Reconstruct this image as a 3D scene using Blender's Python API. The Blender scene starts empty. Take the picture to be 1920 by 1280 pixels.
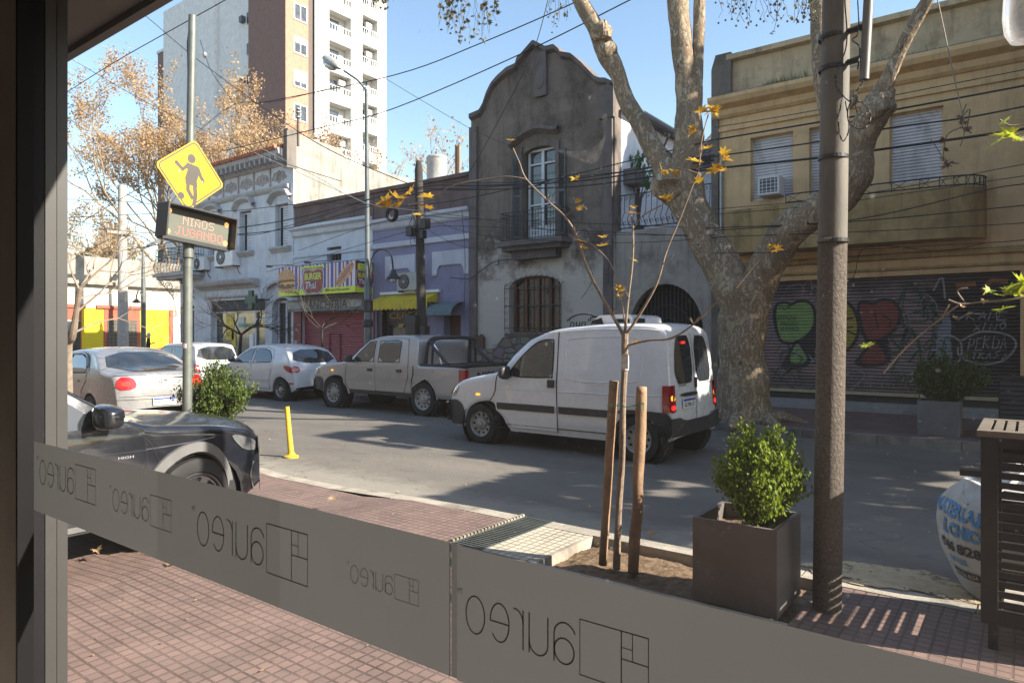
import bpy, bmesh, math, random
from mathutils import Vector, Matrix, noise
R = math.radians
PI = math.pi
rnd = random.Random(11)
SC = bpy.context.scene
COL = SC.collection
# ------------------------------------------------------------------ camera, sky, sun
EYE = 1.66; FOC = 1290.0; HOR = 630.0
CF = (-0.602, 0.7985); CR = (0.7985, 0.602)
cam = bpy.data.cameras.new('camera'); camo = bpy.data.objects.new('camera', cam); COL.objects.link(camo)
cam.sensor_width = 36.0; cam.lens = FOC / 1920 * 36; cam.shift_y = -10.0 / 1920
camo.location = (0, 0, EYE); camo.rotation_euler = (PI / 2, 0, math.atan2(0.602, 0.7985))
cam.clip_start = 0.05; cam.clip_end = 2000
SC.camera = camo
SUN = Vector((0.96, 0.28, 0.62)).normalized()
w = bpy.data.worlds.new('World'); SC.world = w; w.use_nodes = True
nt = w.node_tree; bg = nt.nodes['Background']
sky = nt.nodes.new('ShaderNodeTexSky'); sky.sky_type = 'NISHITA'; sky.sun_disc = False
sky.sun_elevation = math.asin(SUN.z); sky.sun_rotation = math.atan2(SUN.x, SUN.y)
sky.air_density = 1.35; sky.dust_density = .7; sky.ozone_density = 2.0
nt.links.new(sky.outputs[0], bg.inputs[0]); bg.inputs[1].default_value = 0.092
sl = bpy.data.lights.new('sun', 'SUN'); sl.energy = 4.7; sl.angle = R(0.6); sl.color = (1.0, 0.91, 0.78)
so = bpy.data.objects.new('sun', sl); COL.objects.link(so)
so.rotation_euler = (-SUN).to_track_quat('-Z', 'Y').to_euler()
SC.view_settings.view_transform = 'Standard'; SC.view_settings.look = 'None'
SC.view_settings.exposure = 1.6; SC.view_settings.gamma = 1.0
SC.cycles.max_bounces = 6; SC.cycles.diffuse_bounces = 3; SC.cycles.glossy_bounces = 3
SC.cycles.transparent_max_bounces = 16; SC.cycles.caustics_reflective = False; SC.cycles.caustics_refractive = False
# ------------------------------------------------------------------ where things stand (measured on the photograph once, then plain metres)
def ray(px):
    u = (px - 960) / FOC
    return CF[0] + CR[0] * u, CF[1] + CR[1] * u
def atY(px, py, Y=15.8):
    a, b = ray(px); D = Y / b
    return Vector((a * D, Y, EYE - (py - HOR) / FOC * D))
def atX(px, py, X):
    a, b = ray(px); D = X / a
    return Vector((X, b * D, EYE - (py - HOR) / FOC * D))
def atD(px, py, D):
    a, b = ray(px)
    return Vector((a * D, b * D, EYE - (py - HOR) / FOC * D))
def gnd(px, py, z=0.0):
    return atD(px, py, (EYE - z) * FOC / (py - HOR))
# ------------------------------------------------------------------ mesh building
class MB:
    def __init__(s): s.v = []; s.f = []
    def add(s, vs, fs):
        n = len(s.v); s.v += [tuple(p) for p in vs]; s.f += [tuple(i + n for i in f) for f in fs]; return s
    def quad(s, a, b, c, d): return s.add([a, b, c, d], [(0, 1, 2, 3)])
    def box(s, x0, x1, y0, y1, z0, z1):
        if x0 > x1: x0, x1 = x1, x0
        if y0 > y1: y0, y1 = y1, y0
        if z0 > z1: z0, z1 = z1, z0
        v = [(x0, y0, z0), (x1, y0, z0), (x1, y1, z0), (x0, y1, z0), (x0, y0, z1), (x1, y0, z1), (x1, y1, z1), (x0, y1, z1)]
        return s.add(v, [(0, 3, 2, 1), (4, 5, 6, 7), (0, 1, 5, 4), (1, 2, 6, 5), (2, 3, 7, 6), (3, 0, 4, 7)])
    def obox(s, c, ax, ay, az, hx, hy, hz):
        c = Vector(c); ax = Vector(ax).normalized() * hx; ay = Vector(ay).normalized() * hy; az = Vector(az).normalized() * hz
        v = [c + i * ax + j * ay + k * az for k in (-1, 1) for j, i in ((-1, -1), (-1, 1), (1, 1), (1, -1))]
        return s.add(v, [(0, 3, 2, 1), (4, 5, 6, 7), (0, 1, 5, 4), (1, 2, 6, 5), (2, 3, 7, 6), (3, 0, 4, 7)])
    def tube(s, pts, rad, n=8, cap=True, bump=0.0, bs=3.0):
        pts = [Vector(p) for p in pts]
        if not isinstance(rad, (list, tuple)): rad = [rad] * len(pts)
        base = len(s.v); m = len(pts)
        T = (pts[1] - pts[0]).normalized()
        U = T.orthogonal().normalized()
        for i, p in enumerate(pts):
            t = (pts[min(i + 1, m - 1)] - pts[max(i - 1, 0)])
            t = t.normalized() if t.length > 1e-9 else T
            U = (U - t * U.dot(t)); U = U.normalized() if U.length > 1e-6 else t.orthogonal().normalized()
            V = t.cross(U)
            for k in range(n):
                a = 2 * PI * k / n
                d = U * math.cos(a) + V * math.sin(a); r = rad[i]
                if bump:
                    q = p + d * r
                    r *= 1 + bump * noise.noise(q * bs) + bump * .5 * noise.noise(q * bs * 2.7)
                s.v.append(tuple(p + d * r))
            T = t
        for i in range(m - 1):
            for k in range(n):
                a = base + i * n + k; b = base + i * n + (k + 1) % n
                s.f.append((a, b, b + n, a + n))
        if cap:
            s.f.append(tuple(base + k for k in range(n))[::-1]); s.f.append(tuple(base + (m - 1) * n + k for k in range(n)))
        return s
    def lathe(s, c, prof, n=20, axis=(0, 0, 1)):
        c = Vector(c); A = Vector(axis).normalized(); U = A.orthogonal().normalized(); V = A.cross(U); base = len(s.v)
        for r, h in prof:
            for k in range(n):
                a = 2 * PI * k / n; s.v.append(tuple(c + A * h + (U * math.cos(a) + V * math.sin(a)) * r))
        for i in range(len(prof) - 1):
            for k in range(n):
                a = base + i * n + k; b = base + i * n + (k + 1) % n
                s.f.append((a, b, b + n, a + n))
        return s
    def prism(s, poly, y0, y1, ax='y'):
        """poly of (a, b) pairs, extruded along an axis: 'y' -> (a, y, b), 'x' -> (x, a, b), 'z' -> (a, b, z)"""
        n = len(poly)
        def P(a, b, t): return (a, t, b) if ax == 'y' else ((t, a, b) if ax == 'x' else (a, b, t))
        v = [P(a, b, y0) for a, b in poly] + [P(a, b, y1) for a, b in poly]
        return s.add(v, [tuple(range(n)), tuple(range(2 * n - 1, n - 1, -1))] + [(i, i + n, (i + 1) % n + n, (i + 1) % n) for i in range(n)])
    def ball(s, c, r, n=10, m=6, sq=(1, 1, 1)):
        c = Vector(c); base = len(s.v)
        for i in range(m + 1):
            t = PI * i / m
            for k in range(n):
                a = 2 * PI * k / n
                s.v.append((c.x + r * sq[0] * math.sin(t) * math.cos(a), c.y + r * sq[1] * math.sin(t) * math.sin(a), c.z + r * sq[2] * math.cos(t)))
        for i in range(m):
            for k in range(n):
                a = base + i * n + k; b = base + i * n + (k + 1) % n
                s.f.append((a, a + n, b + n, b))
        return s
def mesh(name, mb, m, smooth=False):
    me = bpy.data.meshes.new(name); me.from_pydata(mb.v, [], mb.f); me.update()
    if smooth:
        me.polygons.foreach_set('use_smooth', [True] * len(me.polygons))
        if smooth != 'all':
            try: me.set_sharp_from_angle(angle=R(35))
            except Exception: pass
    for x in (m if isinstance(m, (list, tuple)) else [m]): me.materials.append(x)
    return me
def part(name, mb, m, parent=None, smooth=False, label=None):
    o = bpy.data.objects.new(name, mesh(name, mb, m, smooth)); COL.objects.link(o)
    if parent is not None:
        o.parent = parent
        if not parent.get('_local'):
            top = parent
            while top.parent: top = top.parent
            if parent is top: o.matrix_parent_inverse = Matrix.Translation(-Vector(top.location))
    if label: o['label'] = label
    return o
def tag(o, label, cat, group=None):
    o['label'] = label; o['category'] = cat
    if group: o['group'] = group
    return o
def thing(name, label, cat, loc=(0, 0, 0), group=None, rz=0, local=False):
    o = bpy.data.objects.new(name, None); COL.objects.link(o); o.location = loc; o.empty_display_size = .2
    o.rotation_euler = (0, 0, rz)
    if local: o['_local'] = 1
    return tag(o, label, cat, group)
def single(name, mb, m, label, cat, group=None, smooth=False):
    return tag(part(name, mb, m, None, smooth), label, cat, group)
def struct(name, mb, m, kind='structure', smooth=False):
    o = part(name, mb, m, None, smooth); o['kind'] = kind; return o
def copy_tree(o, parent=None):
    c = o.copy(); COL.objects.link(c); c.parent = parent
    for ch in list(o.children): copy_tree(ch, c)
    return c
def spline(pts, n=6):
    """Catmull-Rom through tuples of any length"""
    P = [tuple(p) for p in pts]; P = [P[0]] + P + [P[-1]]; out = []
    for i in range(1, len(P) - 2):
        for k in range(n):
            t = k / n
            out.append(tuple(.5 * (2 * b + (c - a) * t + (2 * a - 5 * b + 4 * c - d) * t * t + (3 * b - a - 3 * c + d) * t ** 3)
                             for a, b, c, d in zip(P[i - 1], P[i], P[i + 1], P[i + 2])))
    out.append(P[-2]); return out
def chaikin(p, it=2, closed=False):
    for _ in range(it):
        q = [] if closed else [p[0]]
        n = len(p)
        for i in range(n if closed else n - 1):
            a, b = p[i], p[(i + 1) % n]
            q.append(tuple(.75 * x + .25 * y for x, y in zip(a, b))); q.append(tuple(.25 * x + .75 * y for x, y in zip(a, b)))
        if not closed: q.append(p[-1])
        p = q
    return p
# a plane frame for signs and writing: (s, t, n) -> world
class Fr:
    def __init__(s, o, u, v, flip=False):
        s.o = Vector(o); s.u = Vector(u).normalized(); s.v = Vector(v).normalized(); s.n = s.u.cross(s.v) * (-1 if flip else 1)
    def __call__(s, a, b, n=0.0): return s.o + s.u * a + s.v * b + s.n * n
def stroke(mb, fr, pts, wd, n=0.0, closed=False, th=0.0015):
    pts = [Vector((p[0], p[1])) for p in pts]; m = len(pts); L = []; Rr = []
    for i in range(m):
        a = pts[i - 1] if (i or closed) else pts[i]; b = pts[(i + 1) % m] if (i < m - 1 or closed) else pts[i]
        d = (b - a); d = d.normalized() if d.length > 1e-9 else Vector((1, 0)); nn = Vector((-d.y, d.x)) * wd / 2
        L.append(fr(*(pts[i] + nn), n)); Rr.append(fr(*(pts[i] - nn), n))
    k = len(mb.v); mb.v += [tuple(p) for p in L] + [tuple(p) for p in Rr]
    for i in range(m if closed else m - 1):
        j = (i + 1) % m; mb.f.append((k + i, k + m + i, k + m + j, k + j))
def fpoly(mb, fr, pts, n=0.0): mb.add([fr(a, b, n) for a, b in pts], [tuple(range(len(pts)))])
def fbox(mb, fr, a0, a1, b0, b1, n0, n1):
    c = fr((a0 + a1) / 2, (b0 + b1) / 2, (n0 + n1) / 2); mb.obox(c, fr.u, fr.v, fr.n, abs(a1 - a0) / 2, abs(b1 - b0) / 2, abs(n1 - n0) / 2)
def text(mb, fr, s, a0, b0, wd, ht, n=0.0, shear=0.0, bold=0.0):
    cu = bpy.data.curves.new('lettering', 'FONT'); cu.body = s; cu.resolution_u = 2; cu.offset = bold; cu.shear = shear
    ob = bpy.data.objects.new('lettering', cu); COL.objects.link(ob)
    dg = bpy.context.evaluated_depsgraph_get(); me = bpy.data.meshes.new_from_object(ob.evaluated_get(dg))
    vs = [v.co.copy() for v in me.vertices]; fs = [tuple(p.vertices) for p in me.polygons]
    bpy.data.objects.remove(ob); bpy.data.curves.remove(cu); bpy.data.meshes.remove(me)
    if not vs: return
    x0 = min(v.x for v in vs); x1 = max(v.x for v in vs); y0 = min(v.y for v in vs); y1 = max(v.y for v in vs)
    mb.add([fr(a0 + (v.x - x0) / (x1 - x0) * wd, b0 + (v.y - y0) / (y1 - y0) * ht, n) for v in vs], fs)
# ------------------------------------------------------------------ materials
MATS = {}
def nodes(name):
    m = bpy.data.materials.new(name); m.use_nodes = True; t = m.node_tree
    return m, t, t.nodes['Principled BSDF']
def N(t, kind, **kw):
    n = t.nodes.new(kind)
    for k, v in kw.items():
        if k in n.inputs: n.inputs[k].default_value = v
        else: setattr(n, k, v)
    return n
def c4(c): return (c[0], c[1], c[2], 1.0)
def srgb(*c):
    return tuple((x / 255 / 12.92) if x / 255 <= .04045 else ((x / 255 + .055) / 1.055) ** 2.4 for x in c)
def mixc(t, fac, a, b, mode='MIX'):
    m = t.nodes.new('ShaderNodeMix'); m.data_type = 'RGBA'; m.blend_type = mode
    for sock, val in ((m.inputs[0], fac), (m.inputs[6], a), (m.inputs[7], b)):
        if isinstance(val, bpy.types.NodeSocket): t.links.new(val, sock)
        elif isinstance(val, (int, float)): sock.default_value = val
        else: sock.default_value = c4(val)
    return m.outputs[2]
def ramp(t, src, p0, p1, v0=0.0, v1=1.0):
    m = N(t, 'ShaderNodeMapRange'); t.links.new(src, m.inputs[0])
    m.inputs[1].default_value = p0; m.inputs[2].default_value = p1; m.inputs[3].default_value = v0; m.inputs[4].default_value = v1
    return m.outputs[0]
def nz(t, vec, scale, detail=4, rough=.6, stretch=None, dist=0):
    if stretch:
        mp = N(t, 'ShaderNodeMapping'); mp.inputs['Scale'].default_value = stretch; t.links.new(vec, mp.inputs[0]); vec = mp.outputs[0]
    n = N(t, 'ShaderNodeTexNoise'); n.inputs['Scale'].default_value = scale; n.inputs['Detail'].default_value = detail
    n.inputs['Roughness'].default_value = rough; n.inputs['Distortion'].default_value = dist
    t.links.new(vec, n.inputs['Vector']); return n.outputs[0]
def coords(t): return N(t, 'ShaderNodeTexCoord').outputs['Object']
def bump(t, b, h, strength, dist=.01, prev=None):
    n = N(t, 'ShaderNodeBump'); n.inputs['Strength'].default_value = strength; n.inputs['Distance'].default_value = dist
    t.links.new(h, n.inputs['Height'])
    if prev: t.links.new(prev, n.inputs['Normal'])
    t.links.new(n.outputs[0], b.inputs['Normal']); return n.outputs[0]
def mat(name, col, rough=.6, metal=0, var=.12, scale=6, bmp=0, bsc=60, dirt=None, dirtamt=0, spec=.5, coat=0, emit=0, dsc=1.5, stretch=None, alpha=1):
    if name in MATS: return MATS[name]
    m, t, b = nodes(name); P = coords(t)
    f = ramp(t, nz(t, P, scale, 5), .3, .7)
    c = mixc(t, f, [x * (1 - var) for x in col], [min(1, x * (1 + var)) for x in col])
    if dirt:
        g = ramp(t, nz(t, P, dsc, 6, .65, stretch or (1, 1, .45), .4), .62 - .25 * dirtamt, .8 - .2 * dirtamt)
        c = mixc(t, g, c, dirt)
    t.links.new(c, b.inputs['Base Color'])
    b.inputs['Roughness'].default_value = rough; b.inputs['Metallic'].default_value = metal
    b.inputs['Specular IOR Level'].default_value = spec
    if coat: b.inputs['Coat Weight'].default_value = coat; b.inputs['Coat Roughness'].default_value = .04
    if bmp: bump(t, b, nz(t, P, bsc, 5), bmp)
    if emit:
        b.inputs['Emission Color'].default_value = c4(col); b.inputs['Emission Strength'].default_value = emit
    MATS[name] = m; return m
def leafmat(name, cols, trans=.35):
    m, t, b = nodes(name); P = coords(t); n = nz(t, P, 9, 3, .7); o = nz(t, P, 41, 2)
    c = mixc(t, ramp(t, n, .35, .65), cols[0], cols[1]); c = mixc(t, ramp(t, o, .5, .62), c, cols[2])
    t.links.new(c, b.inputs['Base Color']); b.inputs['Roughness'].default_value = .5; b.inputs['Specular IOR Level'].default_value = .3
    tr = N(t, 'ShaderNodeBsdfTranslucent'); t.links.new(c, tr.inputs[0]); mx = N(t, 'ShaderNodeMixShader'); mx.inputs[0].default_value = trans
    t.links.new(b.outputs[0], mx.inputs[1]); t.links.new(tr.outputs[0], mx.inputs[2]); t.links.new(mx.outputs[0], t.nodes['Material Output'].inputs[0])
    return m
def plaster(name, col, stain, amt=.5, streak=.5, bmp=.25, low=None, scale=1.2, z0=0, z1=0):
    """painted render: cloudy tone, rain streaks running down, blotches where paint is lost"""
    m, t, b = nodes(name); P = coords(t)
    c = mixc(t, ramp(t, nz(t, P, 2.2, 6, .65), .3, .7), [x * .88 for x in col], [min(1, x * 1.1) for x in col])
    s = ramp(t, nz(t, P, 5.5, 5, .7, (1, 1, .1), .3), .5, .75)
    s2 = ramp(t, nz(t, P, scale, 6, .7), .6 - .25 * amt, .78 - .15 * amt)
    mu = N(t, 'ShaderNodeMath', operation='MULTIPLY'); t.links.new(s, mu.inputs[0]); mu.inputs[1].default_value = streak
    c = mixc(t, mu.outputs[0], c, stain)
    mv = N(t, 'ShaderNodeMath', operation='MULTIPLY'); t.links.new(s2, mv.inputs[0]); mv.inputs[1].default_value = min(1, amt * 1.3)
    c = mixc(t, mv.outputs[0], c, stain)
    if low:
        sp = N(t, 'ShaderNodeSeparateXYZ'); t.links.new(P, sp.inputs[0])
        ad = N(t, 'ShaderNodeMath', operation='ADD'); t.links.new(sp.outputs[2], ad.inputs[0])
        t.links.new(ramp(t, nz(t, P, 1.1, 6, .7), .3, .7, -1.3, 1.3), ad.inputs[1])
        c = mixc(t, ramp(t, ad.outputs[0], z0, z1), low, c)
    t.links.new(c, b.inputs['Base Color']); b.inputs['Roughness'].default_value = .88; b.inputs['Specular IOR Level'].default_value = .25
    b1 = bump(t, b, nz(t, P, 45, 6, .7), bmp, .01)
    bump(t, b, nz(t, P, 4, 5, .6), bmp, .03, b1)
    return m
WHITE = (.62, .64, .66)
m_wire = mat('wire_rubber', (.012, .012, .014), .6, var=0)
m_black = mat('black_metal', (.018, .018, .02), .5)
m_iron = mat('painted_iron', (.02, .024, .028), .55)
m_rub = mat('rubber', (.014, .014, .015), .75, var=.3, bmp=.1)
m_blackpl = mat('black_plastic', (.028, .028, .03), .5, var=.2, bmp=.08, bsc=200, dirt=(.07, .065, .06), dirtamt=.2)
m_hole = mat('dark_interior', (.008, .008, .009), .9, var=0)
m_chrome = mat('chrome', (.75, .75, .77), .12, 1, 0)
m_steel = mat('galvanised_steel', (.3, .31, .31), .45, .6, .2, dirt=(.12, .1, .08), dirtamt=.3)
m_red = mat('red_lamp_plastic', (.34, .008, .012), .15, var=.2, coat=1, scale=60)
m_redlit = mat('lit_red_lamp', (1, .03, .02), .2, emit=.55, scale=60)
m_orlit = mat('lit_amber_lamp', (1, .4, .02), .2, emit=.8)
m_white = mat('white_plastic', (.7, .7, .69), .45, var=.05)
m_clear = mat('clear_lamp_glass', (.55, .57, .6), .08, .3, .5, scale=40, coat=1)
m_blue = mat('blue_print', (.02, .05, .35), .5)
def glassdark(name, col=(.02, .025, .03), rough=.04, inner=(.10, .10, .09)):
    m, t, b = nodes(name); P = coords(t)
    c = mixc(t, ramp(t, nz(t, P, 2.3, 4, .6), .45, .7), col, inner)
    t.links.new(c, b.inputs['Base Color']); b.inputs['Roughness'].default_value = rough
    b.inputs['Coat Weight'].default_value = .6; b.inputs['Coat Roughness'].default_value = .02; b.inputs['Specular IOR Level'].default_value = .8
    return m
m_glass = glassdark('tinted_glass', inner=(.045, .045, .042)); m_pane = glassdark('window_glass', (.03, .035, .04), .05, (.08, .085, .09))
def paint(name, col, metal=.0, rough=.28, dust=.15):
    m, t, b = nodes(name); P = coords(t)
    g = ramp(t, nz(t, P, 3, 7, .7, (1, 1, 1.6)), .45, .8)
    mu = N(t, 'ShaderNodeMath', operation='MULTIPLY'); t.links.new(g, mu.inputs[0]); mu.inputs[1].default_value = dust
    t.links.new(mixc(t, mu.outputs[0], col, (.25, .22, .19)), b.inputs['Base Color'])
    t.links.new(ramp(t, nz(t, P, 9, 6, .7), .3, .8, rough * .7, rough * 1.6), b.inputs['Roughness'])
    b.inputs['Metallic'].default_value = metal; b.inputs['Coat Weight'].default_value = .8; b.inputs['Coat Roughness'].default_value = .06
    return m
# ------------------------------------------------------------------ ground, road, pavements
def brickmat(name, c1, c2, mortar, bw, rh, ms, rough=.8, bmp=.6, var=.45, offset=0, dist=.006, big=None, rot=False, dirt=(.12, .1, .085), damt=.4, smooth=.25):
    m, t, b = nodes(name); P = coords(t)
    if rot:
        sp_ = N(t, 'ShaderNodeSeparateXYZ'); cb_ = N(t, 'ShaderNodeCombineXYZ'); t.links.new(P, sp_.inputs[0])
        t.links.new(sp_.outputs[0 if rot == 'xz' else 1], cb_.inputs[0]); t.links.new(sp_.outputs[2], cb_.inputs[1]); V = cb_.outputs[0]
    else: V = P
    br = N(t, 'ShaderNodeTexBrick', offset=offset, squash=1.0); t.links.new(V, br.inputs[0])
    for k, v in (('Color1', c4(c1)), ('Color2', c4(c2)), ('Mortar', c4(mortar)), ('Scale', 1.0), ('Mortar Size', ms), ('Mortar Smooth', smooth), ('Bias', 0.0), ('Brick Width', bw), ('Row Height', rh)):
        br.inputs[k].default_value = v
    c = br.outputs[0]
    if big:
        b2 = N(t, 'ShaderNodeTexBrick', offset=0, squash=1.0); t.links.new(V, b2.inputs[0])
        for k, v in (('Color1', (1, 1, 1, 1)), ('Color2', (.66, .67, .7, 1)), ('Mortar', (.5, .5, .5, 1)), ('Scale', 1.0), ('Mortar Size', ms * .7), ('Mortar Smooth', .1), ('Bias', -.35), ('Brick Width', big), ('Row Height', big)):
            b2.inputs[k].default_value = v
        c = mixc(t, .8, c, b2.outputs[0], 'MULTIPLY')
    c = mixc(t, ramp(t, nz(t, P, 2.5, 7, .7), .3, .7, 0, var), c, [min(1, x * 1.7) for x in c1])
    c = mixc(t, ramp(t, nz(t, P, 1.3, 7, .7), .52, .78, 0, damt), c, dirt)
    c = mixc(t, ramp(t, nz(t, P, 90, 3, .7), .55, .75, 0, .25), c, dirt)
    t.links.new(c, b.inputs['Base Color']); b.inputs['Roughness'].default_value = rough; b.inputs['Specular IOR Level'].default_value = .3
    inv = N(t, 'ShaderNodeMath', operation='SUBTRACT'); inv.inputs[0].default_value = 1; t.links.new(br.outputs['Fac'], inv.inputs[1])
    b1 = bump(t, b, inv.outputs[0], bmp, dist)
    bump(t, b, nz(t, P, 120, 4), .15, .003, b1)
    return m
def asphalt():
    m, t, b = nodes('asphalt'); P = coords(t)
    c = mixc(t, ramp(t, nz(t, P, .55, 7, .65, (.5, 1, 1)), .3, .7), (.08, .074, .067), (.165, .148, .125))
    c = mixc(t, ramp(t, nz(t, P, 130, 3, .8), .45, .7, 0, .45), c, (.26, .24, .21))
    c = mixc(t, ramp(t, nz(t, P, 2.0, 6, .75, (.35, 1, 1), .5), .6, .72, 0, .6), c, (.05, .048, .046))
    sp = N(t, 'ShaderNodeSeparateXYZ'); t.links.new(P, sp.inputs[0])
    # a worn pale concrete gutter along the near kerb
    ad = N(t, 'ShaderNodeMath', operation='ADD'); t.links.new(sp.outputs[1], ad.inputs[0]); t.links.new(ramp(t, nz(t, P, 1.6, 6, .7), .3, .7, -.25, .25), ad.inputs[1])
    c = mixc(t, ramp(t, ad.outputs[0], 5.7, 5.25, 0, .75), c, (.27, .25, .21))
    # cracks
    vo = N(t, 'ShaderNodeTexVoronoi', feature='DISTANCE_TO_EDGE'); vo.inputs['Scale'].default_value = .42
    wp = N(t, 'ShaderNodeMapping'); wp.inputs['Scale'].default_value = (1, 1.6, 1); t.links.new(P, wp.inputs[0])
    nn = N(t, 'ShaderNodeTexNoise'); nn.inputs['Scale'].default_value = 2.5; t.links.new(P, nn.inputs['Vector'])
    av = N(t, 'ShaderNodeVectorMath', operation='ADD'); t.links.new(wp.outputs[0], av.inputs[0]); t.links.new(nn.outputs['Color'], av.inputs[1]); t.links.new(av.outputs[0], vo.inputs['Vector'])
    cr = ramp(t, vo.outputs['Distance'], .0, .008, .7, 0)
    mu = N(t, 'ShaderNodeMath', operation='MULTIPLY'); t.links.new(cr, mu.inputs[0]); t.links.new(ramp(t, nz(t, P, .8, 3), .47, .57), mu.inputs[1])
    c = mixc(t, mu.outputs[0], c, (.03, .028, .026))
    t.links.new(c, b.inputs['Base Color']); b.inputs['Roughness'].default_value = .82; b.inputs['Specular IOR Level'].default_value = .35
    b1 = bump(t, b, nz(t, P, 110, 4, .8), .55, .008)
    bump(t, b, nz(t, P, 3, 6, .7), .4, .04, b1)
    return m
m_conc = mat('worn_concrete', (.33, .30, .25), .9, var=.22, scale=4, bmp=.5, bsc=70, dirt=(.12, .10, .08), dirtamt=.5, spec=.2)
m_tile = brickmat('red_pavement_tile', (.195, .132, .112), (.14, .10, .088), (.08, .06, .05), .0667, .0667, .0065, big=.2, rough=.58, bmp=1.0, dist=.012)
m_tileY = brickmat('grey_pavement_tile', (.40, .36, .28), (.33, .30, .24), (.09, .08, .065), .0667, .0667, .0075, bmp=.9, dist=.008)
m_tileF = brickmat('striped_pavement_tile', (.17, .10, .09), (.13, .085, .08), (.04, .033, .03), .035, .2, .006, bmp=.8, dist=.006)
m_soil = mat('soil', (.16, .11, .07), .95, var=.5, scale=18, bmp=1, bsc=35, spec=.1)
g = MB(); n = 60
g.add([(-900, -900, -.03), (900, -900, -.03), (900, 900, -.03), (-900, 900, -.03)], [(0, 1, 2, 3)])
struct('ground', g, mat('far_ground', (.12, .11, .09), .95))
KN, KF = 4.85, 11.85            # near and far kerb lines
rd = MB(); xs = [-160 + i * 1.0 for i in range(0, 190)]
rd.quad((-160, KN - .02, 0), (30, KN - .02, 0), (30, KF + .02, 0), (-160, KF + .02, 0))
struct('road', rd, asphalt())
cs = MB(); cs.quad((-39.6, KF + .02, 0), (-31.9, KF + .02, 0), (-31.9, 70, 0), (-39.6, 70, 0))
struct('side_street', cs, bpy.data.materials['asphalt'])
def rampz(x):                    # the pavement drops towards the vehicle crossing by the dark car
    return .10 - .06 * max(0, min(1, (-4.7 - x) / .7)) + .05 * max(0, min(1, (-6.9 - x) / .6))
PIT = (-2.72, -1.05, 3.88, 4.66)
sw = MB(); st_y = MB()
ys = [.98, 3.88, 4.66]
gx = sorted(set([-40, -20, -12, -9, -7.6, -7.2, -6.9, -5.4, -5.2, -5.0, -4.8, -4.7, -3.5, -3.2, -2.72, -1.05, 0, 14]))
for i in range(len(gx) - 1):
    for j in range(2):
        a, b = gx[i], gx[i + 1]
        if j == 1 and (a, b) == (-3.5, -3.2): continue            # drain grate
        if j == 1 and a >= -2.73 and b <= -1.04: continue          # tree pit
        t = st_y if (j == 1 and (a, b) == (-3.2, -2.72)) else sw
        za, zb = rampz(a), rampz(b)
        t.quad((a, ys[j], za), (b, ys[j], zb), (b, ys[j + 1], zb), (a, ys[j + 1], za))
struct('near_pavement', sw, m_tile); struct('pale_pavement_strip', st_y, m_tileY)
kb = MB()
def kerb_piece(mb, a, b):
    za, zb = rampz(a) + .004, rampz(b) + .004; y0, y1, r = 4.66, KN, .03
    sec = [(y0, None), (y1 - r, None), (y1 - r * .3, -r * .3), (y1, -r), (y1, -.2)]
    v = []
    for x, z in ((a, za), (b, zb)):
        v += [(x, y, z + (d if d else 0)) for y, d in sec]
    mb.add(v, [(i, i + 5, i + 6, i + 1) for i in range(4)] + [(0, 1, 2, 3, 4), (9, 8, 7, 6, 5)])
x = 14.0
while x > -40:
    L = .95 if x > -12 else 3
    a = x - L
    for lo, hi in ((-3.5, -3.2),):
        pass
    if not (x > -3.5 and a < -3.2): kerb_piece(kb, a + .012, x)
    elif a < -3.5: kerb_piece(kb, a + .012, -3.5); 
    if x > -3.2 and a < -3.2 and x > -3.5: kerb_piece(kb, -3.2, x)
    x = a
o = struct('near_kerb', kb, m_conc)
# drain grate
dg_ = thing('drain_grate', 'dark slotted steel drain grate let into the pavement between red and pale tiles', 'drain grate', (-3.35, 4.3, .1))
q = MB(); q.box(-3.5, -3.2, 3.88, 4.84, -.02, .02); part('channel', q, m_hole, dg_)
q = MB()
for i in range(24): q.box(-3.49, -3.21, 3.9 + i * .0395, 3.922 + i * .0395, .07, .1)
for xx in (-3.497, -3.215): q.box(xx, xx + .012, 3.885, 4.84, .06, .102)
part('bars', q, mat('grate_iron', (.09, .1, .09), .6, .4, .3), dg_)
q = MB()
for i in range(22): q.box(-3.53, -3.502, 3.9 + i * .043, 3.925 + i * .043, .09, .118)
part('edge_teeth', q, m_conc, dg_)
# tree pit soil
q = MB(); nx, ny = 60, 30
for j in range(ny + 1):
    for i in range(nx + 1):
        X = PIT[0] + (PIT[1] - PIT[0]) * i / nx; Y = PIT[2] + (PIT[3] - PIT[2]) * j / ny
        e = min(i, nx - i, j * 2, (ny - j) * 2) / 8
        q.v.append((X, Y, .03 + .03 * min(1, e) + .025 * noise.noise((X * 5, Y * 5, 3)) + .014 * noise.noise((X * 22, Y * 22, 1)) + .006 * noise.noise((X * 60, Y * 60, 1))))
for j in range(ny):
    for i in range(nx):
        a = j * (nx + 1) + i; q.f.append((a, a + 1, a + nx + 2, a + nx + 1))
struct('soil_bed', q, m_soil, 'stuff', True)
q = MB()
q.box(PIT[0] - .035, PIT[0], PIT[2], PIT[3], -.05, .103); q.box(PIT[0] - .035, PIT[1], PIT[2] - .035, PIT[2], -.05, .1035); q.box(PIT[0], PIT[1], PIT[3] - .002, PIT[3] + .03, -.05, .11)
struct('tree_pit_edging', q, m_conc)
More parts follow.
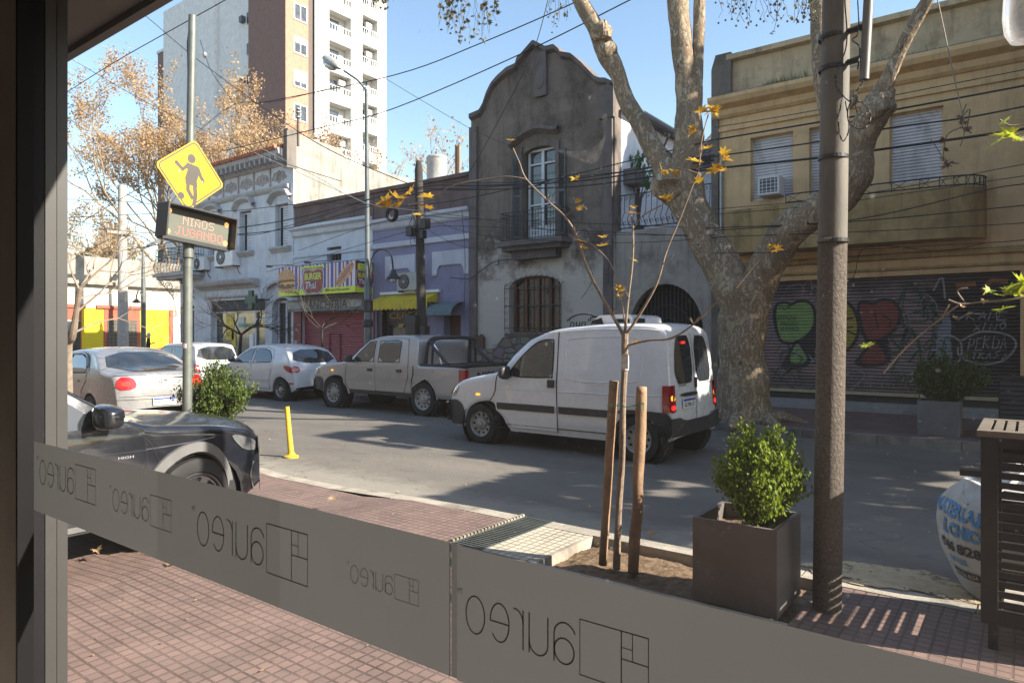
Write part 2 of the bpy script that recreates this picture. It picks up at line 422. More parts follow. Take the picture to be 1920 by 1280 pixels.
# far pavement
fp = MB(); fp.quad((-31.2, KF + .15, .13), (30, KF + .15, .13), (30, 15.82, .13), (-31.2, 15.82, .13))
fp.quad((-31.9, 12, .129), (-31.2, 12, .13), (-31.2, 70, .13), (-31.9, 70, .129))
struct('far_pavement', fp, m_tileF)
fk = MB(); x = 30.0
while x > -32:
    L = 1.1
    fk.add([(x - L + .01, KF, -.1), (x, KF, -.1), (x, KF + .02, .128), (x - L + .01, KF + .02, .128), (x - L + .01, KF + .16, .134), (x, KF + .16, .134)], [(0, 1, 2, 3), (3, 2, 5, 4)])
    x -= L
struct('far_kerb', fk, mat('dark_kerb_concrete', (.2, .185, .16), .9, var=.25, scale=3, bmp=.5, dirt=(.06, .05, .045), dirtamt=.5))
cp = MB(); cp.box(-41.0, -39.6, 10, 60, -.02, .12); struct('corner_pavement', cp, m_conc)
# sand spill
q = MB(); na, nr = 70, 14
c0 = Vector((-.72, 5.15, 0))
q.v.append((c0.x, c0.y, .03))
for i in range(1, nr + 1):
    for k in range(na):
        a = 2 * PI * k / na; rr = i / nr * (.62 + .22 * noise.noise((math.cos(a) * 1.5, math.sin(a) * 1.5, 0)) + .14 * noise.noise((math.cos(a) * 5, math.sin(a) * 5, 4)))
        X = c0.x + rr * 1.15 * math.cos(a); Y = c0.y + rr * .62 * math.sin(a)
        base = .112 if Y < KN - .01 else .004
        if KN - .01 <= Y < KN + .14: base = .112 - .7 * (Y - KN)
        h = .022 * (1 - i / nr) + .008 * noise.noise((X * 14, Y * 14, 0)) * (1 - i / nr)
        q.v.append((X, Y, base + max(h, -.001)))
for k in range(na): q.f.append((0, 1 + k, 1 + (k + 1) % na))
for i in range(nr - 1):
    for k in range(na):
        a = 1 + i * na + k; b = 1 + i * na + (k + 1) % na; q.f.append((a, a + na, b + na, b))
msand, t, b = nodes('sand'); P = coords(t)
c = mixc(t, ramp(t, nz(t, P, 12, 5), .3, .7), (.42, .31, .18), (.56, .44, .28)); t.links.new(c, b.inputs['Base Color']); b.inputs['Roughness'].default_value = .95
fl = N(t, 'ShaderNodeVectorMath', operation='DISTANCE'); t.links.new(P, fl.inputs[0]); fl.inputs[1].default_value = (c0.x, c0.y, .03)
ad = N(t, 'ShaderNodeMath', operation='ADD'); t.links.new(fl.outputs['Value'], ad.inputs[0]); t.links.new(ramp(t, nz(t, P, 9, 7, .8), .3, .7, -.42, .42), ad.inputs[1])
tr = N(t, 'ShaderNodeBsdfTransparent'); mx = N(t, 'ShaderNodeMixShader'); t.links.new(ramp(t, ad.outputs[0], .42, .62), mx.inputs[0])
t.links.new(b.outputs[0], mx.inputs[1]); t.links.new(tr.outputs[0], mx.inputs[2]); t.links.new(mx.outputs[0], t.nodes['Material Output'].inputs[0])
bump(t, b, nz(t, P, 90, 4), .6, .01)
struct('spilled_sand', q, msand, 'stuff', True)
# ------------------------------------------------------------------ building helpers
def wall(mb, x0, x1, z0, z1, Y, holes=(), d=.2, step=None, back=True, depth=9.0, backtop=None):
    """street wall facing -y with real openings, reveals d deep; z1 a number or a function of x"""
    zt = z1 if callable(z1) else (lambda x: z1)
    X = {x0, x1}; Z = {z0}
    for h in holes: X |= {h[0], h[1]}; Z |= {h[2], h[3]}
    if callable(z1):
        n = int((x1 - x0) / (step or .12)); X |= {x0 + (x1 - x0) * i / n for i in range(n + 1)}
    X = sorted(X); Z = sorted(Z)
    for i in range(len(X) - 1):
        a, b = X[i], X[i + 1]
        if b - a < 1e-5: continue
        for j in range(len(Z)):
            za = zb = Z[j]; ta, tb = (Z[j + 1], Z[j + 1]) if j < len(Z) - 1 else (zt(a), zt(b))
            if any(h[0] <= (a + b) / 2 <= h[1] and h[2] <= (za + min(ta, tb)) / 2 <= h[3] for h in holes): continue
            mb.quad((a, Y, za), (b, Y, zb), (b, Y, tb), (a, Y, ta))
        mb.quad((a, Y, zt(a)), (b, Y, zt(b)), (b, Y + .35, zt(b)), (a, Y + .35, zt(a)))
        mb.quad((a, Y + .35, zt(a)), (b, Y + .35, zt(b)), (b, Y + .35, z0), (a, Y + .35, z0))
    for x in (x0, x1): mb.quad((x, Y, z0), (x, Y + .35, z0), (x, Y + .35, zt(x)), (x, Y, zt(x)))
    for a, b, c, e in [h[:4] for h in holes]:
        mb.quad((a, Y, c), (b, Y, c), (b, Y + d, c), (a, Y + d, c)); mb.quad((a, Y, e), (a, Y + d, e), (b, Y + d, e), (b, Y, e))
        mb.quad((a, Y, c), (a, Y + d, c), (a, Y + d, e), (a, Y, e)); mb.quad((b, Y, c), (b, Y, e), (b, Y + d, e), (b, Y + d, c))
    if back:
        bt = backtop if backtop is not None else min(zt(x) for x in X) - .5
        mb.box(x0 + .01, x1 - .01, Y + .36, Y + depth, z0, bt)
def arch_fill(mb, x0, x1, zs, zt, Y, d=.2, n=18, rise=None):
    """fills a rectangular opening's upper corners so that its head is an arch springing at zs and cresting at zt"""
    c = (x0 + x1) / 2; hw = (x1 - x0) / 2
    pts = [(c + hw * math.cos(PI * (1 - i / n)), zs + (zt - zs) * math.sin(PI * i / n)) for i in range(n + 1)]
    for i in range(n):
        (a, za), (b, zb) = pts[i], pts[i + 1]
        mb.quad((a, Y, za), (b, Y, zb), (b, Y, zt), (a, Y, zt)); mb.quad((a, Y, za), (a, Y + d, za), (b, Y + d, zb), (b, Y, zb))
def slats(mb, x0, x1, z0, z1, Y, pitch=.05, th=.012, tilt=.02):
    n = max(2, int((z1 - z0) / pitch)); p = (z1 - z0) / n
    for i in range(n):
        z = z0 + i * p
        mb.add([(x0, Y + tilt, z + p * .96), (x1, Y + tilt, z + p * .96), (x1, Y, z + p * .18), (x0, Y, z + p * .18), (x1, Y + tilt, z + .0), (x0, Y + tilt, z + .0)], [(0, 3, 2, 1), (3, 5, 4, 2)])
def frame(mb, x0, x1, z0, z1, Y, w=.05, d=.05, nx=1, nz_=1, mw=.03):
    mb.box(x0, x0 + w, Y, Y + d, z0, z1); mb.box(x1 - w, x1, Y, Y + d, z0, z1)
    mb.box(x0 + w, x1 - w, Y, Y + d, z0, z0 + w); mb.box(x0 + w, x1 - w, Y, Y + d, z1 - w, z1)
    for i in range(1, nx):
        c = x0 + (x1 - x0) * i / nx; mb.box(c - mw / 2, c + mw / 2, Y + .004, Y + d - .004, z0 + w, z1 - w)
    for i in range(1, nz_):
        c = z0 + (z1 - z0) * i / nz_; mb.box(x0 + w, x1 - w, Y + .008, Y + d - .008, c - mw / 2, c + mw / 2)
def moulding(mb, x0, x1, Y, prof):
    """cornice: prof is [(out, z)], swept along x in front of the wall at Y"""
    pts = [(0.002, prof[0][1])] + prof + [(0.002, prof[-1][1])]
    v = [(x, Y - o, z) for x in (x0, x1) for o, z in pts]; n = len(pts)
    mb.add(v, [(i, i + n, i + n + 1, i + 1) for i in range(n - 1)] + [tuple(range(n))[::-1], tuple(range(n, 2 * n))])
def scroll(mb, c, r, turns=1.4, rad=.008, ux=(1, 0, 0), uz=(0, 0, 1), start=0, sgn=1):
    c = Vector(c); ux = Vector(ux); uz = Vector(uz); pts = []
    for i in range(15):
        t = i / 14; a = start + sgn * turns * 2 * PI * t; q = r * (1 - .75 * t)
        pts.append(c + ux * q * math.cos(a) + uz * q * math.sin(a))
    mb.tube(pts, rad, 5)
def acunit(name, label, x0, x1, z0, z1, Y, dp=.3, group=None, mm=None):
    mm = mm or m_white
    t = thing(name, label, 'air conditioner', ((x0 + x1) / 2, Y, z0), group)
    q = MB(); q.box(x0, x1, Y - dp, Y - .02, z0, z1); q.box(x0 - .008, x1 + .008, Y - dp - .004, Y - .03, z1 - .03, z1 + .006); part('casing', q, mm, t)
    cx = x0 + (x1 - x0) * .36; cz = (z0 + z1) / 2; r = min(z1 - z0, (x1 - x0) * .65) * .42
    q = MB(); q.lathe((cx, Y - dp - .012, cz), [(r, .006), (r * .98, -.01), (r * .9, 0), (0.01, 0)], 24, (0, -1, 0)); part('fan_opening', q, mat('fan_dark', (.05, .05, .055), .7), t)
    q = MB()
    for i in range(1, 5): q.tube([(cx + r * i / 5 * math.cos(a * PI / 8), Y - dp - .02, cz + r * i / 5 * math.sin(a * PI / 8)) for a in range(17)], .004, 4)
    for a in range(8): q.tube([(cx, Y - dp - .022, cz), (cx + r * math.cos(a * PI / 4), Y - dp - .022, cz + r * math.sin(a * PI / 4))], .004, 4)
    q.lathe((cx, Y - dp - .018, cz), [(.001, .012), (r * .2, .01), (r * .22, 0)], 12, (0, -1, 0)); part('fan_grille', q, mm, t)
    q = MB(); q.box(x0 + .05, x0 + .08, Y - dp, Y, z0 - .05, z0 - .004); q.box(x1 - .08, x1 - .05, Y - dp, Y, z0 - .05, z0 - .004)
    q.tube([(x1 - .1, Y - .1, z0), (x1 - .05, Y - .06, z0 - .25), (x1 + .05, Y - .03, z0 - .35)], .015, 5); part('bracket', q, m_iron, t)
    return t
# ------------------------------------------------------------------ far side of the street
YF = 15.8
def X_(px, Y=YF): a, b = ray(px); return a / b * Y
def Z_(px, py, Y=YF): return atY(px, py, Y).z
# ---- yellow building with the painted shutter
m_yel = plaster('yellow_render', (.68, .465, .25), (.17, .115, .07), .28, .4)
m_yelD = plaster('mossy_yellow_render', (.44, .31, .14), (.14, .10, .045), .55, .7, scale=1.6)
m_yelP = plaster('weathered_yellow_parapet', (.54, .42, .27), (.10, .075, .06), .38, .5, scale=1.8)
m_grst = plaster('grey_stained_render', (.17, .15, .13), (.05, .045, .04), .5, .5)
yb = thing('yellow_building', 'ochre building with stained parapet, white blinds, curved balcony and painted shutter', 'building', (0, YF, 0))
x0 = -5.93; x1 = 9.0
S0, S1 = X_(1424), X_(1913)
W = [(X_(1407), X_(1487), 4.72, 6.17), (X_(1517), X_(1634), 4.72, 6.17), (X_(1668), X_(1769), 4.72, 6.17), (.9, 2.4, 4.72, 6.17)]
q = MB(); wall(q, x0, x1, 0, 7.05, YF, [(S0, S1, .5, 2.88, 0), (S1 + .8, S1 + 2.0, .13, 2.7, 0)] + W, .16, backtop=7)
part('wall', q, m_yel, yb)
q = MB(); wall(q, x0 + .35, x1, 7.05, 8.1, YF + .05, back=False)
moulding(q, x0 + .3, x1, YF + .03, [(.02, 8.02), (.12, 8.05), (.12, 8.16), (.03, 8.2)])
part('parapet', q, m_yelP, yb)
q = MB(); q.prism([(x0 + .4, 7.1), (x0 + .4, 8.22), (x0 + .04, 8.22), (x0 - .06, 7.9), (x0 - .06, 7.1)], YF - .08, YF + .5); part('corner_pier', q, m_grst, yb)
q = MB(); moulding(q, x0 - .05, x1, YF, [(.04, 6.72), (.1, 6.78), (.12, 6.9), (.3, 6.98), (.36, 7.08), (.36, 7.16)])
moulding(q, x0, x1, YF, [(.05, 6.42), (.05, 6.5)]); part('cornice', q, m_yel, yb)
q = MB(); moulding(q, x0 + .3, x1, YF, [(.34, 7.165), (.3, 7.2), (.05, 7.24)]); part('cornice_top', q, m_grst, yb)
q = MB(); q.box(x0 - .07, x0 + .1, YF - .06, YF + .3, 0, 7.1); part('corner_strip', q, m_grst, yb)
m_blind = mat('white_roller_blind', (.60, .57, .56), .6, var=.1, scale=3, dirt=(.25, .22, .2), dirtamt=.4)
for k, h in enumerate(W):
    wn = MB(); frame(wn, h[0], h[1], h[2], h[3], YF + .1, .03, .05); wn = part('window', wn, m_yel, yb)
    q = MB(); slats(q, h[0] + .03, h[1] - .03, h[2] + .02, h[3] - .02, YF + .11, .062, .01, .018); q.box(h[0], h[1], YF + .135, YF + .15, h[2], h[3]); part('blind', q, m_blind, wn)
# painted shutter
sh = MB(); n = 34
zA, zB = .5, 2.88
for i in range(n):
    z = zA + (zB - zA) * i / n; p = (zB - zA) / n
    pr = [(YF + .14, z), (YF + .105, z + p * .25), (YF + .1, z + p * .5), (YF + .105, z + p * .8), (YF + .14, z + p * .985)]
    for (ya, za), (yc, zc) in zip(pr, pr[1:]): sh.quad((S0, ya, za), (S1, ya, za), (S1, yc, zc), (S0, yc, zc))
ms, t, b = nodes('graffiti_shutter_base'); P = coords(t)
sp = N(t, 'ShaderNodeSeparateXYZ'); t.links.new(P, sp.inputs[0])
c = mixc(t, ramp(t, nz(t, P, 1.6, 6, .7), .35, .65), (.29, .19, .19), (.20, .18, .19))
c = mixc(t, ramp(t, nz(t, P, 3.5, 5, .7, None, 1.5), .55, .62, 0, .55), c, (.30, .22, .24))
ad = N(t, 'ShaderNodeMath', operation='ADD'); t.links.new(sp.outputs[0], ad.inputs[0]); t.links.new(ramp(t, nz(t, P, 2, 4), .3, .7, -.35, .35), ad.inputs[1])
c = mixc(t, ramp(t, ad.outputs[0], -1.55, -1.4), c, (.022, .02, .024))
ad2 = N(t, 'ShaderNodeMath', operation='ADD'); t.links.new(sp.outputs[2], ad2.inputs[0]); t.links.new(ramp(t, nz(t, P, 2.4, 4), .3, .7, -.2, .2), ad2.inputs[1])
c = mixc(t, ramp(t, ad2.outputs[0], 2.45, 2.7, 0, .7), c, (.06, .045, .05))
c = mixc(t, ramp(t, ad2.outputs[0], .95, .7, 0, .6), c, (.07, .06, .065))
t.links.new(c, b.inputs['Base Color']); b.inputs['Roughness'].default_value = .6
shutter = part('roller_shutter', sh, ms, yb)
F = Fr((0, YF + .094, 0), (1, 0, 0), (0, 0, 1), False)   # normal points to -y
def G(px, py): p = atY(px, py, YF + .09); return (p.x, p.z)
def graf(name, pts, col, closed_w=0.0, n=.0, outline=True):
    q = MB(); pl = chaikin([G(*p) for p in pts], 2, True)
    # rows clipped to the slats so that the paint follows the ribs
    fpoly(q, F, pl, n); part(name, q, col, shutter)
    if outline:
        q = MB(); stroke(q, F, pl, .06, n + .002, True); part(name + '_outline', q, m_gblk, shutter)
def paintmat(name, col):
    m, t, b = nodes(name); P = coords(t)
    w = N(t, 'ShaderNodeTexWave', wave_type='BANDS', bands_direction='Z'); w.inputs['Scale'].default_value = 1 / ((zB - zA) / n) / 2 * .318 * 2 * 1.0
    sp = N(t, 'ShaderNodeSeparateXYZ'); t.links.new(P, sp.inputs[0])
    f = N(t, 'ShaderNodeMath', operation='MULTIPLY_ADD'); t.links.new(sp.outputs[2], f.inputs[0]); f.inputs[1].default_value = n / (zB - zA); f.inputs[2].default_value = -zA * n / (zB - zA)
    fr = N(t, 'ShaderNodeMath', operation='FRACT'); t.links.new(f.outputs[0], fr.inputs[0])
    pp = N(t, 'ShaderNodeMath', operation='PINGPONG'); t.links.new(fr.outputs[0], pp.inputs[0]); pp.inputs[1].default_value = .5
    c = mixc(t, ramp(t, nz(t, P, 6, 6, .7), .35, .7, 0, .5), col, [x * .5 for x in col])
    t.links.new(c, b.inputs['Base Color']); b.inputs['Roughness'].default_value = .6
    bump(t, b, pp.outputs[0], 1.0, .035); return m
m_gblk = paintmat('black_spray', (.025, .022, .025)); m_ggrn = paintmat('green_spray', (.20, .33, .10)); m_gyel = paintmat('yellow_spray', (.34, .27, .04))
m_gred = paintmat('red_spray', (.22, .05, .035)); m_gwht = paintmat('white_spray', (.30, .30, .32)); m_gor = paintmat('orange_spray', (.3, .12, .05)); m_gdg = paintmat('dark_green_spray', (.03, .08, .05))
graf('green_heart_shadow', [(1444, 566), (1456, 640), (1484, 646), (1464, 686), (1462, 690), (1530, 690), (1532, 560), (1490, 575)], m_gblk, outline=False)
graf('green_heart', [(1450, 570), (1475, 566), (1483, 572), (1500, 562), (1524, 568), (1530, 600), (1520, 625), (1493, 643), (1484, 643), (1459, 641)], m_ggrn, n=.003)
graf('green_cone', [(1490, 640), (1498, 640), (1525, 684), (1472, 684)], m_ggrn, n=.003)
graf('yellow_disc', [(1560, 570), (1580, 562), (1600, 575), (1612, 610), (1605, 640), (1585, 660), (1565, 655), (1548, 620)], m_gyel, n=.003)
graf('red_heart_shadow', [(1598, 565), (1618, 640), (1636, 646), (1588, 688), (1672, 688), (1668, 640), (1650, 600)], m_gblk, outline=False)
graf('red_heart', [(1606, 566), (1625, 566), (1636, 570), (1655, 560), (1680, 565), (1690, 590), (1678, 620), (1650, 638), (1638, 641), (1620, 636)], m_gred, n=.004)
graf('red_cone', [(1636, 640), (1648, 640), (1672, 684), (1600, 684)], m_gred, n=.004)
q = MB()
for s_, a, b2, w_, h_, sh_ in ():
    p = G(*a); text(q, F, s_, p[0], p[1], w_, h_, .004, sh_)
def hand(s_, x, y, w_, h_):
    K = {'R': [(0, 0), (.1, 1), (.8, .9), (.1, .5), (.9, 0)], 'A': [(0, 0), (.5, 1), (.8, 0), (.6, .4), (.1, .35)], 'M': [(0, 0), (.2, 1), (.5, .3), (.8, 1), (1, 0)], 'E': [(.9, 1), (.1, .9), (.1, .5), (.7, .5), (.1, .5), (0, 0), (.9, .05)], 'X': [(0, 0), (.9, 1), (.5, .5), (0, 1), (1, 0)], 'I': [(.3, 0), (.5, 1)], 'N': [(0, 0), (.1, 1), (.8, .1), (.9, 1)], 'O': [(.5, 1), (0, .5), (.4, 0), (.9, .4), (.5, 1)], 'P': [(0, 0), (.15, 1), (.8, .9), (.7, .5), (.1, .45)], 'D': [(0, 0), (.1, 1), (.9, .6), (.7, .1), (0, 0)], 'T': [(0, 1), (1, .95), (.5, .95), (.4, 0)], 'S': [(.9, 1), (.1, .75), (.8, .35), (0, 0)]}
    for i, ch_ in enumerate(s_):
        dx, dy = rnd.uniform(-2, 2), rnd.uniform(-2.5, 2.5); stroke(q, F, [G(x + (i + a * .85) * w_ + dx + b * 3, y - b * h_ + dy) for a, b in K[ch_]], .021, .004)
hand('RAME', 1812, 600, 20, 16); hand('XINO', 1824, 620, 16, 15); hand('PERDA', 1812, 656, 16, 24); hand('ATRASA', 1806, 672, 14, 13)
for pts in ([(1795, 600), (1818, 588), (1850, 590)], [(1800, 640), (1840, 622), (1890, 628), (1905, 648), (1880, 676), (1835, 682), (1800, 668), (1796, 650)], [(1755, 640), (1775, 628), (1800, 640), (1802, 668), (1790, 685)], [(1750, 545), (1766, 520), (1772, 560)]):
    stroke(q, F, [G(*p) for p in spline(pts, 6)], .035, .004)
for px in range(1590, 1690, 22):
    stroke(q, F, [G(*p) for p in [(px, 716), (px + 7, 706), (px + 9, 726), (px + 18, 704), (px + 20, 726)]], .018, .004)
for i in range(16):
    x, y = rnd.uniform(1440, 1760), rnd.uniform(535, 715); stroke(q, F, [G(*p) for p in spline([(x, y), (x + rnd.uniform(8, 22), y - rnd.uniform(5, 22)), (x + rnd.uniform(15, 40), y + rnd.uniform(-8, 15)), (x + rnd.uniform(5, 35), y + rnd.uniform(8, 25))], 5)], rnd.uniform(.012, .03), .0035)
part('white_tags', q, m_gwht, shutter)
q = MB()
for s_, a, w_, h_ in (('TQR', (1460, 582), .26, .11), ('ESTADO', (1458, 600), .4, .1), ('PREZO', (1462, 611), .4, .08), ('REMO', (1463, 620), .4, .08)):
    p = G(*a); text(q, F, s_, p[0], p[1], w_, h_, .0065, .3)
for pts in ([(1575, 600), (1600, 596)], [(1578, 615), (1606, 628)], [(1640, 585), (1646, 615)], [(1655, 590), (1670, 600), (1668, 615)], [(1560, 620), (1600, 612)]):
    stroke(q, F, [G(*p) for p in pts], .03, .0065)
part('black_tags', q, m_gblk, shutter)
q = MB()
for pts in ([(1700, 530), (1692, 600), (1720, 640), (1730, 700)], [(1710, 545), (1740, 560), (1750, 620), (1735, 690)], [(1670, 700), (1700, 640), (1716, 626), (1728, 660)], [(1430, 700), (1450, 730), (1470, 700)], [(1680, 560), (1730, 570), (1738, 600), (1700, 604)], [(1445, 690), (1500, 735), (1530, 720)]):
    stroke(q, F, [G(*p) for p in spline(pts, 6)], .022, .004)
for i in range(20):
    x, y = rnd.uniform(1440, 1780), rnd.uniform(530, 715); stroke(q, F, [G(*p) for p in spline([(x, y), (x + rnd.uniform(5, 25), y - rnd.uniform(10, 40)), (x + rnd.uniform(15, 50), y + rnd.uniform(-8, 15)), (x + rnd.uniform(5, 35), y + rnd.uniform(8, 35))], 5)], rnd.uniform(.015, .045), .0032)
part('green_tags', q, m_gdg, shutter)
q = MB()
for pts in ([(1792, 535), (1830, 532)], [(1840, 545), (1860, 525), (1890, 528)]): stroke(q, F, [G(*p) for p in pts], .09, .003)
part('orange_tags', q, m_gor, shutter)
q = MB()
q.add([F(*G(*p), .003) for p in chaikin([(1752, 655), (1762, 600), (1785, 590), (1782, 640), (1790, 700), (1760, 712)], 2, True)], [tuple(range(24))])
part('pale_blotch', q, paintmat('pale_blue_spray', (.2, .23, .28)), shutter)
q = MB(); moulding(q, S0 - .05, S1 + .05, YF + .04, [(.0, .44), (.16, .45), (.16, .49), (.0, .5)]); part('shutter_sill', q, mat('cream_sill', (.42, .38, .24), .7, dirt=(.1, .08, .06), dirtamt=.4), yb)
q = MB(); q.box(x0, S1 + .3, YF - .45, YF - .02, .13, .22); q.box(x0, S1 + .3, YF - .25, YF - .02, .222, .3); part('step', q, mat('grey_step', (.27, .27, .27), .85, bmp=.3, dirt=(.1, .1, .1), dirtamt=.4), yb)
q = MB(); q.box(S0 - .02, S1 + .05, YF - .02, YF + .05, .305, .437); part('plinth', q, mat('dark_plinth', (.05, .05, .048), .8, bmp=.3), yb)
q = MB(); a = X_(1440); q.box(a, a + .45, YF - .03, YF + .0, .31, .43); part('vent_box', q, mat('vent_dark', (.03, .03, .03), .6), yb)
q = MB()
slats(q, S1 + .82, S1 + 1.98, .15, 2.68, YF + .1, .08); part('side_door', q, mat('dark_door', (.05, .04, .035), .6), yb)
# balcony with a parapet that bows back to the wall at its right end
bp = [(X_(1361, 15.15), 15.15), (X_(1500, 15.1), 15.1), (X_(1700, 15.15), 15.15), (X_(1800, 15.25), 15.25), (X_(1840, 15.5), 15.5), (X_(1850, 15.78), 15.79)]
bp = spline(bp, 6)
q = MB(); zt, zb = 4.45, 3.5
for (ax, ay), (bx, by) in zip(bp, bp[1:]):
    q.quad((ax, ay, zb), (bx, by, zb), (bx, by, zt), (ax, ay, zt)); q.quad((ax, ay, zt), (bx, by, zt), (bx, by + .12, zt), (ax, ay + .12, zt))
    q.quad((ax, ay + .12, zt), (bx, by + .12, zt), (bx, by + .12, zb), (ax, ay + .12, zb)); q.quad((ax, ay, zb), (ax, YF, zb), (bx, YF, zb), (bx, by, zb))
q.quad((bp[0][0], bp[0][1], zb), (bp[0][0], YF, zb), (bp[0][0], YF, zt), (bp[0][0], bp[0][1], zt))
bal = part('balcony', q, m_yelD, yb)
q = MB(); zr = 4.66
rp = [p for p in bp if p[0] > X_(1480)]
for z in (zr, zt + .04): q.tube([(a, b + .06, z) for a, b in rp], .014, 6)
for i in range(0, len(rp) - 1, 2):
    (a, b), (c, d) = rp[i], rp[i + 1]
    q.tube([(a, b + .06, zt), (a, b + .06, zr)], .01, 4); q.tube([(a, b + .06, zt + .03), (c, d + .06, zr)], .007, 4); q.tube([(a, b + .06, zr), (c, d + .06, zt + .03)], .007, 4)
part('railing', q, m_iron, bal)
q = MB(); moulding(q, x0 + .2, S1 + .4, YF, [(.02, 3.2), (.1, 3.22), (.1, 3.3), (.02, 3.34)]); moulding(q, x0 + .2, S1 + .4, YF, [(.015, 2.98), (.05, 3.0), (.05, 3.04)]); part('string_course', q, m_yelD, yb)
q = MB(); px_ = X_(1354); q.tube([(px_, YF - .06, .14), (px_, YF - .06, 5.75), (px_ + .04, YF - .06, 5.85), (px_ + .12, YF - .02, 5.85)], .035, 8); part('downpipe', q, m_steel, yb)
q = MB(); q.box(X_(1341), X_(1350), YF - .03, YF, 1.4, 2.1); part('notice_plate', q, mat('blue_grey_plate', (.12, .17, .22), .4, scale=25, var=.6), yb)
# wall unit air conditioner in the left window
h = W[0]; t = thing('window_air_conditioner', 'small square air conditioner set into the leftmost blind of the ochre building', 'air conditioner', (h[0] + .5, YF, 4.75), 'air conditioners on the facades')
q = MB(); a, b = X_(1421, 15.55), X_(1462, 15.55); z0_, z1_ = 4.78, 5.19
q.box(a, b, 15.55, 15.9, z0_, z1_); part('casing', q, m_white, t)
q = MB(); frame(q, a + .01, b - .01, z0_ + .01, z1_ - .01, 15.525, .035, .02, 5, 5, .012); part('grille', q, m_white, t)
q = MB(); q.box(a + .03, b - .03, 15.54, 15.548, z0_ + .03, z1_ - .03); part('coil', q, mat('coil_dark', (.1, .1, .11), .7), t)
# ---- terrace section between the gable and the ochre building
m_gw = plaster('grey_lower_wall', (.36, .33, .29), (.09, .08, .07), .5, .5, scale=1.3)
m_wht = plaster('white_render', (.72, .74, .78), (.30, .28, .26), .12, .2)
tb = thing('terrace_house', 'low grey front with dark arched gate below a white walled terrace', 'building', (-7.3, YF, 0))
xa, xb = -8.6, -5.99
q = MB(); A0, A1 = X_(1178), X_(1318)
wall(q, xa, xb, 0, 4.35, YF + .02, [(A0, A1, .13, 2.95, 0)], .3, back=False); arch_fill(q, A0, A1, 1.75, 2.95, YF + .02, .3)
q.box(xa, xb, YF + .37, 18.3, 3.9, 4.34); q.box(xa, xb, YF + 1.5, YF + 1.6, 0, 3.9)
part('front_wall', q, m_gw, tb)
q = MB(); cx = (A0 + A1) / 2
q.box(A0, A1, YF + .33, YF + .35, .13, 2.95); gate_b = part('gate', q, m_hole, tb)
q = MB(); k = 19
for i in range(k + 1):
    x = A0 + (A1 - A0) * i / k; u = (x - cx) / ((A1 - A0) / 2); zt_ = 1.75 + 1.2 * math.sqrt(max(0, 1 - u * u)); q.box(x - .012, x + .012, YF + .24, YF + .265, .14, zt_)
for z in (.3, 1.0, 1.75): q.box(A0, A1, YF + .232, YF + .24, z, z + .05)
for r_ in (.3, .6, .9): q.tube([(cx + r_ * math.cos(a * PI / 14), YF + .22, 1.78 + r_ * math.sin(a * PI / 14) * 1.1) for a in range(15)], .014, 5)
part('gate_bars', q, m_iron, gate_b)
yw = 20.2
q = MB(); q.box(xa - .005, xa + .03, YF + .3, yw, 4.35, 7.55); q.box(xa - .3, xb, yw, yw + .2, 4.35, 6.9); q.box(xb - .08, xb, 16.2, yw, 4.35, 6.6); part('terrace_wall', q, m_wht, tb)
q = MB(); q.box(xa - .6, xa + .25, YF + .3, yw + .4, 7.56, 7.68); part('roof_edge', q, m_grst, tb)
q = MB(); q.tube([(xa + .3, YF + .25, 7.62), (xa + .3, yw + .5, 7.6)], .09, 8); q.tube([(xa + .3, 18.6, 7.58), (xa + .04, 18.75, 7.2)], .035, 6); part('gutter', q, mat('gutter_grey', (.1, .11, .12), .5), tb)
q = MB()
for j in range(10):
    for i in range(16):
        x = xa + .3 + i * .2; z = 6.9 + j * .14; y = yw - .3 + j * .22
        q.tube([(x, y - .02, z), (x, y + .24, z + .15)], .1, 5, cap=True)
q.obox((xa + 1.8, yw + .8, 7.5), (1, 0, 0), (0, 1, .65), (0, -.65, 1), 1.6, 1.3, .03); part('tiled_roof', q, mat('mossy_roof_tile', (.09, .08, .075), .85, var=.4, scale=9), tb)
q = MB(); zr0, zr1 = 4.38, 5.28; yr = YF + .1
for z in (zr0 + .05, zr1): q.tube([(xa + .05, yr, z), (xb - .05, yr, z)], .016, 6)
k = 17
for i in range(k):
    x = xa + .1 + (xb - xa - .2) * i / (k - 1)
    q.tube([(x, yr, zr1), (x + .02, yr - .05, zr1 - .2), (x, yr - .02, zr0 + .45), (x, yr - .16, zr0 + .25), (x, yr, zr0 + .05)], .009, 5)
    scroll(q, (x + .05, yr - .02, zr1 - .1), .055, 1.2, .007); scroll(q, (x + .04, yr - .1, zr0 + .18), .06, 1.2, .007, start=PI)
part('balcony_railing', q, m_iron, tb)
ac0 = atX(1183, 335, xa + .1); t = thing('box_air_conditioner', 'dark boxy air conditioner high on the white wall of the terrace', 'air conditioner', (xa + .1, ac0.y, ac0.z), 'air conditioners on the facades')
q = MB(); q.box(xa + .031, xa + .4, ac0.y - .3, ac0.y + .3, ac0.z - .2, ac0.z + .2); part('casing', q, mat('dark_beige', (.08, .075, .07), .6), t)
q = MB()
for i in range(7): z = ac0.z - .16 + i * .05; q.box(xa + .4005, xa + .412, ac0.y - .26, ac0.y + .26, z, z + .02); q.box(xa + .06, xa + .36, ac0.y - .312, ac0.y - .301, z, z + .02)
part('grille', q, mat('grille_grey', (.2, .2, .2), .5), t)
